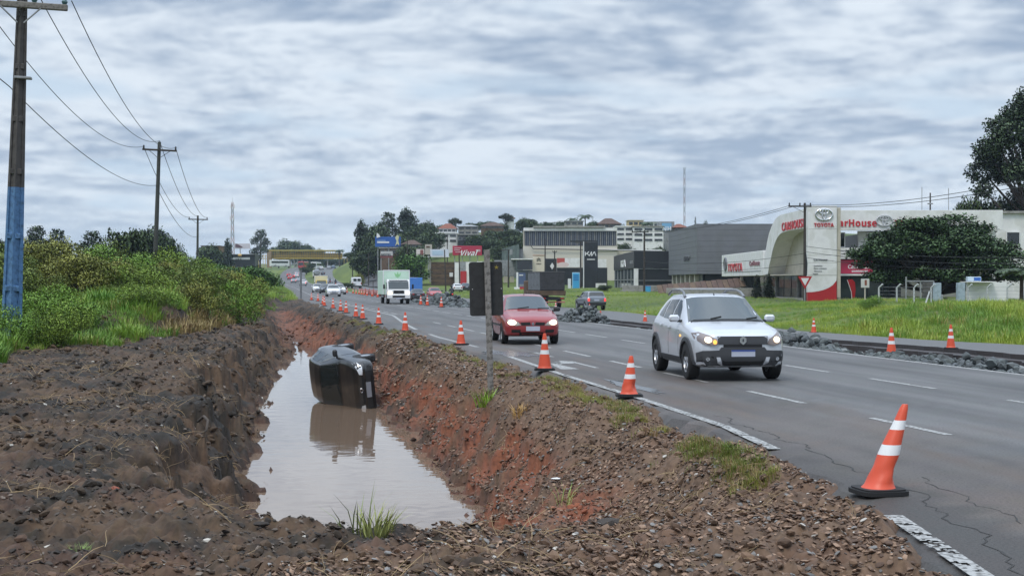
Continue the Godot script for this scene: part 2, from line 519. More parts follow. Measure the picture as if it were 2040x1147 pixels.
func build_ground() -> void:
	# the wide sheet of land
	var ss := steps([[-1500.0, 120.0], [-300.0, 20.0], [-60.0, 4.0], [-16.0, 1.5], [4.0, 0.8], [15.2, 0.5], [32.0, 1.5], [60.0, 4.0], [120.0, 12.0], [300.0, 120.0], [1700.0, 0.0]])
	var ds := PackedFloat32Array([-60.0, -20.0, 0.0, 4.0, 6.0])
	var d := 8.0
	while d < 3000.0:
		ds.append(d); d *= 1.028
	var gm := tinted(0.95)
	gm.albedo_texture = noise_tex(3, 0.02, [[0.2, 0.55, 0.55, 0.5], [0.5, 1, 1, 1], [0.8, 0.8, 0.85, 0.7]], 512)
	tri_map(gm, 0.11)
	var g := put("ground", grid(ss, ds, ground_y, func(s, dd, y):
		var f := n2(s, dd, 0.04) * 0.5 + n2(s, dd, 0.2) * 0.4
		if s > 15.3 and s < side_far(dd) and dd < 235.0: return Color(0.05, 0.04, 0.035)
		return Color(0.062, 0.098, 0.016).lerp(Color(0.13, 0.17, 0.022), clampf(0.5 + f, 0.0, 1.0)), false), gm)
	base(g)
	# the dug-up verge
	var sd := PackedFloat32Array()
	d = 6.6
	while d < 150.0:
		sd.append(d); d *= 1.0058
	var sm := tinted(0.93)
	var st := noise_tex(8, 0.02, [[0.2, 0.5, 0.48, 0.46], [0.5, 0.95, 0.95, 0.95], [0.7, 1, 1, 1], [0.85, 0.8, 0.76, 0.72]], 512, FastNoiseLite.TYPE_SIMPLEX_SMOOTH, 6)
	sm.albedo_texture = st
	sm.heightmap_enabled = true; sm.heightmap_texture = st; sm.heightmap_scale = 2.2
	tri_map(sm, 0.9)
	var ssx := steps([[-15.8, 0.16], [-8.0, 0.08], [-3.0, 0.045], [6.4, 0.0]])
	base(put("soil", grid(ssx, sd, func(s, dd): return soil_y(s, dd) - (0.5 if s < -15.7 else 0.0) - 0.25 * smoothstep(0.05, 0.5, s - pave(dd)), soil_color, false), sm))
	# the flooded bottom
	var wm := mat(0.20, 0.14, 0.10, 0.025, {"metallic_specular": 0.58})
	wm.normal_enabled = true
	wm.normal_texture = noise_tex(77, 0.01, [], 256, FastNoiseLite.TYPE_SIMPLEX_SMOOTH, 3, true)
	wm.normal_scale = 0.035
	tri_map(wm, 0.35)
	var wb := MB.new()
	strip(wb, func(dd): return shore_left(dd) - 1.2, func(dd): return shore_right(dd) + 1.0, 12.4, 92.0, 0.0, 1.05)
	base(put("water", wb.mesh(), wm, self, Transform3D(Basis.IDENTITY, Vector3(0, WATER, 0))))
	# carriageway
	var rm := tinted(0.62, {"metallic_specular": 0.4})
	var rt := noise_tex(21, 0.09, [[0.2, 0.60, 0.60, 0.60], [0.5, 0.95, 0.95, 0.95], [0.8, 1.0, 0.99, 0.98]], 512, FastNoiseLite.TYPE_SIMPLEX_SMOOTH, 6)
	rm.albedo_texture = rt
	rm.heightmap_enabled = true; rm.heightmap_texture = noise_tex(22, 0.16, [], 512, FastNoiseLite.TYPE_SIMPLEX_SMOOTH, 3); rm.heightmap_scale = 0.25
	tri_map(rm, 0.6)
	M.asphalt = rm
	var rs := steps([[0.0, 0.22], [10.6, 0.0]])
	var rdd := PackedFloat32Array()
	d = 5.0
	while d < 770.0:
		rdd.append(d); d *= 1.018
	var lane := func(s: float, dd: float, y: float) -> Color:
		var q := s - 6.1
		var tone := 0.108 + n2(s * 2.5, dd * 0.10, 1.0) * 0.018 + n2(s, dd, 0.12) * 0.016
		for w in [3.2, 4.9, 6.4, 8.1]:          # polished wheel tracks
			tone += 0.020 * exp(-pow((q - w + n2(dd, w, 0.05) * 0.4) / 0.36, 2.0))
		for w in [4.0, 7.3]: tone -= 0.018 * exp(-pow((q - w) / 0.4, 2.0))
		var c := Color(tone, tone * 0.985, tone * 0.975)
		# older, browner surface on the slow side near the verge
		var old := smoothstep(3.0, 1.2, q + n2(dd, 1.0, 0.3) * 0.4 + n2(s, dd, 0.6) * 0.3)
		c = c.lerp(Color(tone * 0.98, tone * 0.86, tone * 0.79), old * smoothstep(60.0, 20.0, dd))
		# red mud carried onto the lanes
		c = c.lerp(Color(0.13, 0.085, 0.06), clampf(n2(s * 1.3, dd * 0.22, 1.0) - 0.15, 0.0, 1.0) * 0.55 * smoothstep(5.0, 0.5, q))
		if q < -0.1: c = c.lerp(Color(0.05, 0.046, 0.043), smoothstep(0.0, 0.5, -q + n2(s, dd, 1.5) * 0.35) * smoothstep(90.0, 30.0, dd) * 0.75)
		return c
	var v := PackedVector3Array(); var nn := PackedVector3Array(); var cc := PackedColorArray(); var idx := PackedInt32Array()
	for j in rdd.size():
		var l := pave(rdd[j])
		for i in rs.size():
			var s := lerpf(l, 15.55 + n2(rdd[j], 60.0, 0.6) * 0.06, rs[i] / 10.6)
			var y := 0.0
			if i == 0: y = -0.22
			elif i == 1: y = -0.03
			elif i == rs.size() - 1: y = -0.2
			v.append(rd(s, rdd[j], y)); nn.append(Vector3.UP); cc.append(lane.call(s, rdd[j], 0.0))
			if i and j:
				var k := j * rs.size() + i
				idx.append_array([k - rs.size() - 1, k - 1, k, k - rs.size() - 1, k, k - rs.size()])
	var A := []
	A.resize(Mesh.ARRAY_MAX)
	A[Mesh.ARRAY_VERTEX] = v; A[Mesh.ARRAY_NORMAL] = nn; A[Mesh.ARRAY_COLOR] = cc; A[Mesh.ARRAY_INDEX] = idx
	var am := ArrayMesh.new()
	am.add_surface_from_arrays(Mesh.PRIMITIVE_TRIANGLES, A)
	base(put("road", am, rm))
	# the far side carriageway beyond the trench, with its two broken asphalt layers
	var sb := MB.new()
	var lower_edge := func(dd: float) -> float: return side_near(dd) - 0.55 + n2(dd, 44.0, 0.7) * 0.2
	var lift := func(s: float, dd: float, y: float) -> Vector3:
		var p := rd(s, dd)
		return Vector3(p.x, side_y(dd) + y, p.z)
	sb.col = Color(0.13, 0.13, 0.132)
	var e := 18.0
	while e < 770.0:
		var f := e * 1.02
		sb.quad(lift.call(side_near(e), e, 0.0), lift.call(side_near(f), f, 0.0), lift.call(side_far(f), f, 0.0), lift.call(side_far(e), e, 0.0))
		e = f
	sb.col = Color(0.055, 0.05, 0.048)
	e = 18.0
	while e < 300.0:
		var f := e * 1.02
		sb.quad(lift.call(side_near(e), e, -0.14), lift.call(side_near(f), f, -0.14), lift.call(side_near(f), f, 0.0), lift.call(side_near(e), e, 0.0))
		sb.quad(lift.call(lower_edge.call(e), e, -0.14), lift.call(lower_edge.call(f), f, -0.14), lift.call(side_near(f), f, -0.14), lift.call(side_near(e), e, -0.14))
		sb.quad(lift.call(lower_edge.call(e), e, -0.5), lift.call(lower_edge.call(f), f, -0.5), lift.call(lower_edge.call(f), f, -0.14), lift.call(lower_edge.call(e), e, -0.14))
		e = f
	base(put("side_road", sb.mesh(0.0, true), rm))
	# bottom of the trench
	var tb := steps([[15.3, 0.16], [24.2, 0.0]])
	var td := PackedFloat32Array()
	d = 18.0
	while d < 240.0:
		td.append(d); d *= 1.008
	base(put("trench_bed", grid(tb, td, trench_y, func(s, dd, y):
		var f := n2(s, dd, 0.8) * 0.5 + n2(s, dd, 3.0) * 0.4
		return Color(0.045, 0.042, 0.042).lerp(Color(0.15, 0.10, 0.075), clampf(0.35 + f, 0.0, 1.0)), false), sm))
	# the steep side street up the hill
	var hb := MB.new()
	var hs := [[300.0, 27.0], [330.0, 28.5], [365.0, 29.5], [400.0, 30.6], [430.0, 33.0], [455.0, 38.0]]
	var q := 300.0
	var hy := func(s: float, dd: float) -> float: return ground_y(s, dd) + 0.25
	while q < 455.0:
		var p := q + 8.0
		var a := along(hs, q) - 3.2; var b := along(hs, p) - 3.2
		for k in 4:
			var o := k * 1.9
			hb.quad(Vector3(rd(a + o, q).x, hy.call(a + o, q), -q), Vector3(rd(b + o, p).x, hy.call(b + o, p), -p), Vector3(rd(b + o + 1.9, p).x, hy.call(b + o + 1.9, p), -p), Vector3(rd(a + o + 1.9, q).x, hy.call(a + o + 1.9, q), -q))
		q = p
	hb.col = Color(0.09, 0.09, 0.092)
	base(put("hill_street", hb.mesh(), wear(0.085, 0.085, 0.088, 0.9, 0.25, 0.1)))

# ------------------------------------------------------------------ road paint
func build_markings() -> void:
	var wp := mat(0.36, 0.36, 0.35, 0.6)
	wp.albedo_texture = noise_tex(41, 0.05, [[0.25, 0.38, 0.37, 0.36], [0.55, 1, 1, 1]], 256)
	tri_map(wp, 1.1)
	var line := func(called: String, s_at: Callable, d0: float, d1: float, wide: float, gone: float) -> void:
		var mb := MB.new()
		var d := d0
		while d < d1:
			var worn := gone * smoothstep(30.0, 10.0, d)
			var st := 0.03 if d < 22.0 else d * 0.02
			var e := d + st
			var cols := 6 if d < 30.0 else 1
			for k in cols:
				if worn > 0.0 and 0.7 * n2(d + float(k) * 0.02, 5.0, 5.5) + 0.65 * n2(d * 2.0, float(k) * 0.9, 8.0) < worn - 0.85: continue
				var a: float = s_at.call(d) + wide * (float(k) / cols - 0.5)
				var b: float = s_at.call(e) + wide * (float(k) / cols - 0.5)
				mb.quad(rd(a, d, 0.004), rd(b, e, 0.004), rd(b + wide / cols, e, 0.004), rd(a + wide / cols, d, 0.004))
			d = e
		base(put(called, mb.mesh(), wp))
	var left := func(d: float) -> float: return along([[8.0, 4.40], [8.73, 4.58], [10.9, 5.05], [14.0, 5.62], [17.7, 6.05], [22.3, 6.18], [27.7, 6.22], [36.6, 6.5], [46.0, 6.3], [54.0, 6.5], [61.0, 6.9], [75.0, 7.9], [120.0, 7.9], [230.0, 7.6], [600.0, 7.0]], d)
	line.call("edge_marking", left, 8.0, 10.95, 0.15, 0.5)
	line.call("edge_marking", left, 15.3, 37.5, 0.14, 0.32)
	line.call("edge_marking", left, 39.0, 48.0, 0.13, 0.0)
	line.call("edge_marking", left, 53.0, 480.0, 0.15, 0.0)
	line.call("edge_marking", func(d): return 15.18 + n2(d, 5.0, 0.05) * 0.05, 18.0, 480.0, 0.15, 0.1)
	for row in [[8.38, 0.0, 12.0], [11.75, 1.2, 18.0]]:
		var d: float = row[2] + row[1] + 0.35
		while d < 220.0:
			if not (row[0] < 9.0 and d > 62.0 and d < 75.0):
				line.call("lane_dash", func(_d): return row[0], d, d + 2.1, 0.12, 0.1)
			d += 4.35
	for d in [29.6, 33.9]:
		line.call("lane_dash", func(dd): return 7.42, d, d + 2.0, 0.10, 0.2)
	# the worn merge arrow beside the second cone
	var ar := MB.new()
	for part in [[[29.1, 6.55], [30.9, 6.72], [30.9, 6.86], [29.2, 6.95]], [[30.9, 6.6], [30.9, 6.98], [32.3, 7.22], [31.8, 7.5], [31.2, 7.3]]]:
		for k in range(1, part.size() - 1):
			ar.out_tri(rd(part[0][1], part[0][0], 0.005), rd(part[k][1], part[k][0], 0.005), rd(part[k + 1][1], part[k + 1][0], 0.005), Vector3(0, -9, -30))
	base(put("arrow_marking", ar.mesh(), wp))
	# cracks along the old joint
	var cm := mat(0.035, 0.034, 0.033, 0.9)
	for run in [[8.2, 19.0, 0.45, 0.009], [10.6, 13.0, 0.85, 0.006]]:
		var cb := MB.new()
		var d: float = run[0]
		while d < run[1]:
			var e := d + 0.12
			var w: float = run[3] * (0.6 + absf(n2(d, 4.0, 3.0)) * 2.0)
			var f := func(x: float) -> float: return pave(100.0) + along(pave_edge, x) - along(pave_edge, 100.0) + 0.35 + run[2] + n2(x, run[2], 0.8) * 0.12 + n2(x, run[2], 4.0) * 0.04
			cb.quad(rd(f.call(d), d, 0.003), rd(f.call(e), e, 0.003), rd(f.call(e) + w, e, 0.003), rd(f.call(d) + w, d, 0.003))
			d = e
		base(put("road_crack", cb.mesh(), cm))
	# rain left standing on the lane edge
	var pm := mat(0.085, 0.085, 0.088, 0.27)
	for pd in [[24.3, 6.75, 1.5, 0.2], [35.4, 6.75, 1.3, 0.55]]:
		var pb := MB.new()
		var ring := []
		for k in 26:
			var a := TAU * k / 26.0
			var r := 1.0 + n2(cos(a) * 2.0 + pd[0], sin(a) * 2.0, 1.0) * 0.45
			ring.append(rd(pd[1] + sin(a) * pd[3] * r, pd[0] + cos(a) * pd[2] * r, 0.006))
		for k in range(1, 25): pb.out_tri(ring[0], ring[k], ring[k + 1], Vector3(0, -9, -25))
		base(put("road_puddle", pb.mesh(), pm))

# ------------------------------------------------------------------ plants
func land(x: float, d: float) -> float:
	var s := s_of(x, d)
	return soil_y(s, d) if s > -14.5 and s < 5.9 and d < 148.0 else ground_y(s, d)

func rnd_dir(r: RandomNumberGenerator) -> Vector3:
	var z := r.randf_range(-1.0, 1.0)
	var a := r.randf() * TAU
	var q := sqrt(1.0 - z * z)
	return Vector3(q * cos(a), z, q * sin(a))

# leaves spread through the shells of some blobs: [centre, radii]
func crown(seed_: int, blobs: Array, n: int, leaf: float, dark: Color, light: Color, flat := 0.0, deep := 0.55) -> ArrayMesh:
	var r := RandomNumberGenerator.new()
	r.seed = seed_
	var v := PackedVector3Array(); var c := PackedColorArray(); var idx := PackedInt32Array(); var nn := PackedVector3Array()
	var total := 0.0
	for b in blobs: total += pow(b[1].x * b[1].y * b[1].z, 0.66)
	for b in blobs:
		var m := int(n * pow(b[1].x * b[1].y * b[1].z, 0.66) / total)
		var tone := r.randf()
		# twigs: leaves gather in sprays
		var k := 0
		while k < m:
			var u := rnd_dir(r)
			var rad := lerpf(deep, 1.08, pow(r.randf(), 0.5))
			var p: Vector3 = b[0] + u * b[1] * rad
			var sp := r.randi_range(3, 7)
			var hue := clampf(tone * 0.55 + r.randf() * 0.42, 0.0, 1.0)
			for j in sp:
				k += 1
				var q := p + rnd_dir(r) * leaf * 1.3
				var axis := (rnd_dir(r) + u * 0.5).normalized()
				var side := axis.cross(rnd_dir(r)).normalized()
				if flat > 0.0:
					axis = Vector3(axis.x, axis.y * (1.0 - flat), axis.z).normalized()
					side = Vector3(side.x, side.y * (1.0 - flat), side.z).normalized()
				var l := leaf * r.randf_range(0.7, 1.3)
				var at := v.size()
				v.append(q - axis * l * 0.6); v.append(q + side * l * 0.36); v.append(q + axis * l * 0.6); v.append(q - side * l * 0.36)
				var cc := dark.lerp(light, clampf(hue + r.randf_range(-0.15, 0.15), 0.0, 1.0))
				for t in 4: c.append(cc)
				var nv := (axis.cross(side).normalized())
				if nv.dot(u) < 0.0: nv = -nv
				nv = (nv + u * 0.8).normalized()
				for t in 4: nn.append(nv)
				idx.append_array([at, at + 1, at + 2, at, at + 2, at + 3])
	var A := []
	A.resize(Mesh.ARRAY_MAX)
	A[Mesh.ARRAY_VERTEX] = v; A[Mesh.ARRAY_COLOR] = c; A[Mesh.ARRAY_NORMAL] = nn; A[Mesh.ARRAY_INDEX] = idx
	var am := ArrayMesh.new()
	am.add_surface_from_arrays(Mesh.PRIMITIVE_TRIANGLES, A)
	return am

func limbs(seed_: int, blobs: Array, h: float, thick: float) -> ArrayMesh:
	var r := RandomNumberGenerator.new()
	r.seed = seed_
	var mb := MB.new()
	var lean := Vector3(r.randf_range(-0.4, 0.4), 0, r.randf_range(-0.4, 0.4))
	var top := Vector3(lean.x, h, lean.z)
	mb.tube([Vector3(0, -0.8, 0), Vector3(lean.x * 0.2, h * 0.35, lean.z * 0.2), top], [thick * 1.25, thick, thick * 0.35], 7)
	for b in blobs:
		var from := Vector3(0, -0.8, 0).lerp(top, clampf(b[0].y / h * 0.62, 0.25, 0.8))
		from.x = lean.x * clampf(b[0].y / h * 0.5, 0, 1); from.z = lean.z * clampf(b[0].y / h * 0.5, 0, 1)
		mb.tube([from, from.lerp(b[0], 0.55) + Vector3(0, -0.25, 0), b[0]], [thick * 0.5, thick * 0.3, thick * 0.1], 5, false)
	return mb.mesh(60.0)

var kinds := {}

func kind(called: String, blobs: Array, n: int, leaf: float, dark: Color, light: Color, h: float, thick: float, flat := 0.0, deep := 0.55) -> void:
	kinds[called] = [crown(called.hash(), blobs, n, leaf, dark, light, flat, deep), limbs(called.hash() + 1, blobs, h, thick)]

func scatter(seed_: int, n: int, box: Vector3, y0: float, r0: float, r1: float, round_ := true) -> Array:
	var r := RandomNumberGenerator.new()
	r.seed = seed_
	var out := []
	for k in n:
		var u := rnd_dir(r) * pow(r.randf(), 0.4)
		var q := r.randf_range(r0, r1)
		out.append([Vector3(u.x * box.x, y0 + (u.y * 0.5 + 0.5) * box.y, u.z * box.z), Vector3(q, q * r.randf_range(0.65, 0.9), q)])
	return out

func make_kinds() -> void:
	var D := Color(0.034, 0.062, 0.028); var L := Color(0.116, 0.178, 0.056)
	# all about 10 m tall
	kind("broad_a", scatter(1, 18, Vector3(3.0, 6.4, 3.0), 1.9, 1.3, 2.2), 6500, 0.36, D, L, 6.5, 0.28)
	kind("broad_b", scatter(2, 17, Vector3(3.4, 5.8, 3.4), 1.5, 1.3, 2.4), 6500, 0.38, Color(0.028, 0.056, 0.019), Color(0.101, 0.155, 0.040), 6.0, 0.3)
	kind("airy", [[Vector3(0.2, 8.8, 0), Vector3(1.2, 0.9, 1.2)], [Vector3(-1.3, 7.4, 0.3), Vector3(1.0, 0.7, 1.0)], [Vector3(1.5, 7.0, -0.4), Vector3(1.1, 0.8, 1.0)], [Vector3(-0.4, 6.1, -1.0), Vector3(0.9, 0.6, 0.9)], [Vector3(1.9, 5.2, 0.6), Vector3(0.9, 0.55, 0.9)], [Vector3(-1.9, 5.0, -0.2), Vector3(1.1, 0.7, 1.0)], [Vector3(0.3, 4.0, 0.8), Vector3(0.8, 0.5, 0.8)]], 2600, 0.3, Color(0.031, 0.053, 0.028), Color(0.093, 0.136, 0.056), 8.5, 0.2)
	var pine := []
	for k in 16:
		var t := k / 15.0
		var a := k * 2.4
		var w := lerpf(2.2, 0.4, t)
		pine.append([Vector3(cos(a) * w * 0.75, 2.2 + t * 7.2, sin(a) * w * 0.75), Vector3(lerpf(1.5, 0.7, t), lerpf(1.0, 0.8, t), lerpf(1.5, 0.7, t))])
	kind("tall_dark", pine, 5600, 0.33, Color(0.019, 0.037, 0.022), Color(0.056, 0.096, 0.040), 9.0, 0.26)
	kind("green_round", scatter(4, 18, Vector3(3.0, 6.0, 3.0), 2.0, 1.5, 2.3), 7000, 0.34, Color(0.046, 0.116, 0.019), Color(0.139, 0.295, 0.043), 6.0, 0.3)
	var ar := []
	for k in 9:
		var a := k * TAU / 9.0
		ar.append([Vector3(cos(a) * 2.0, 8.4 + sin(k * 2.1) * 0.3, sin(a) * 2.0), Vector3(0.9, 0.5, 0.9)])
	ar.append([Vector3(0, 9.2, 0), Vector3(1.3, 0.7, 1.3)])
	ar.append([Vector3(0.4, 7.0, 0.3), Vector3(1.3, 0.4, 1.3)])
	kind("umbrella_pine", ar, 2600, 0.3, Color(0.022, 0.040, 0.022), Color(0.062, 0.093, 0.040), 9.0, 0.2)
	# cypress
	var cy := []
	for k in 9: cy.append([Vector3(0, 0.8 + k * 1.05, 0), Vector3(lerpf(1.5, 0.35, k / 8.0), 1.0, lerpf(1.5, 0.35, k / 8.0))])
	kind("cypress", cy, 3000, 0.3, Color(0.016, 0.028, 0.016), Color(0.040, 0.065, 0.028), 8.0, 0.2)
	# the layered spreading tree by the dealership: about 6.7 m tall, 12.6 m wide
	var sp := []
	var r := RandomNumberGenerator.new(); r.seed = 31
	for k in 110:
		var a := r.randf() * TAU
		var q := sqrt(r.randf()) * 5.4
		var top := 6.1 - q * q * 0.085
		var y := lerpf(lerpf(2.2, 1.1, q / 5.4), top, pow(r.randf(), 0.6))
		sp.append([Vector3(cos(a) * q, y, sin(a) * q), Vector3(r.randf_range(0.8, 1.5), r.randf_range(0.22, 0.42), r.randf_range(0.8, 1.5))])
	kind("spreading", sp, 80000, 0.165, Color(0.026, 0.055, 0.023), Color(0.11, 0.20, 0.065), 4.6, 0.34, 0.55, 0.2)
	# the tall tree at the right edge: 21 m
	var tl := []
	for k in 40:
		var t := r.randf()
		var a := r.randf() * TAU
		var w := 6.2 * (1.0 - pow(absf(t - 0.34) * 1.45, 2.0)) * sqrt(r.randf())
		tl.append([Vector3(cos(a) * w, 6.5 + t * 14.0, sin(a) * w), Vector3(r.randf_range(1.1, 2.1), r.randf_range(0.7, 1.3), r.randf_range(1.1, 2.1))])
	kind("giant", tl, 34000, 0.26, Color(0.022, 0.043, 0.022), Color(0.070, 0.116, 0.043), 18.0, 0.5, 0.0, 0.35)
	# shrubs, about 3 m tall: acacia-like, with small leaves and a few tan dry sprays
	for k in 4:
		var bl := scatter(50 + k, 15, Vector3(1.9, 2.2, 1.9), 0.15, 0.5, 0.95)
		kind("shrub_%s" % "abcd"[k], bl, 13000, 0.072, [Color(0.11, 0.165, 0.038), Color(0.12, 0.20, 0.034), Color(0.145, 0.18, 0.044), Color(0.11, 0.22, 0.034)][k], [Color(0.36, 0.44, 0.08), Color(0.34, 0.49, 0.065), Color(0.44, 0.44, 0.09), Color(0.31, 0.53, 0.065)][k], 1.6, 0.05, 0.0, 0.3)
	# palm
	var pm := MB.new()
	var pr := RandomNumberGenerator.new(); pr.seed = 3
	for k in 22:
		var a := k * 2.4
		var up := pr.randf_range(-0.2, 1.2)
		var last := Vector3(0, 9.2, 0)
		var dir := Vector3(cos(a), up, sin(a)).normalized()
		for j in 7:
			var nxt := last + dir * 0.42
			dir = (dir + Vector3(0, -0.26, 0)).normalized()
			var side := dir.cross(Vector3.UP).normalized()
			var w := 0.34 * sin(PI * (j + 1.0) / 8.0) + 0.1
			pm.col = Color(0.022, 0.045, 0.014).lerp(Color(0.06, 0.10, 0.03), pr.randf())
			for sgn in [-1.0, 1.0]:
				pm.tri(last, nxt, last + side * sgn * w * 1.7 + dir * 0.3 + Vector3(0, -0.15, 0))
				pm.tri(last.lerp(nxt, 0.5), nxt, last.lerp(nxt, 0.5) + side * sgn * w * 1.7 + dir * 0.3 + Vector3(0, -0.2, 0))
			last = nxt
	kinds["palm"] = [pm.mesh(0.0, true), MB.new().tube([Vector3(0, -1, 0), Vector3(0.1, 4, 0), Vector3(0, 9.2, 0)], [0.28, 0.2, 0.17], 7).mesh(60.0)]

func plant(called: String, k: String, label: String, category: String, x: float, d: float, top: float, wide: float, native: Vector2, turn: float, group := "") -> Node3D:
	var y := land(x, d)
	var o := thing(called, label, category, Vector3(x, y, -d), turn, group)
	var h := maxf(top - y, 0.6)
	o.scale = Vector3(wide / native.y, h / native.x, wide / native.y)
	put("trunk" if called.ends_with("tree") or called == "palm" else "stem", kinds[k][1], M.bark, o)
	put("crown" if called.ends_with("tree") or called == "palm" else "foliage", kinds[k][0], M.leaf, o)
	return o

func blade_tuft(seed_: int, n: int, spread: float, bow: float, wide: float) -> ArrayMesh:
	var r := RandomNumberGenerator.new()
	r.seed = seed_
	var mb := MB.new()
	for k in n:
		var a := r.randf() * TAU
		var p := Vector3(cos(a), 0, sin(a)) * spread * sqrt(r.randf())
		var h := r.randf_range(0.55, 1.0)
		var o := Vector3(cos(a + r.randf_range(-1, 1)), 0, sin(a + r.randf_range(-1, 1))) * bow * r.randf_range(0.3, 1.0)
		var side := o.cross(Vector3.UP).normalized() * wide * r.randf_range(0.7, 1.2)
		var t := r.randf_range(0.75, 1.15)
		mb.col = Color(t, t, t)
		var m := p + o * 0.35 + Vector3(0, h * 0.6, 0)
		var e := p + o + Vector3(0, h, 0)
		mb.quad(p - side, m - side * 0.8, m + side * 0.8, p + side)
		mb.tri(m - side * 0.8, e, m + side * 0.8)
	return mb.mesh(0.0, true)

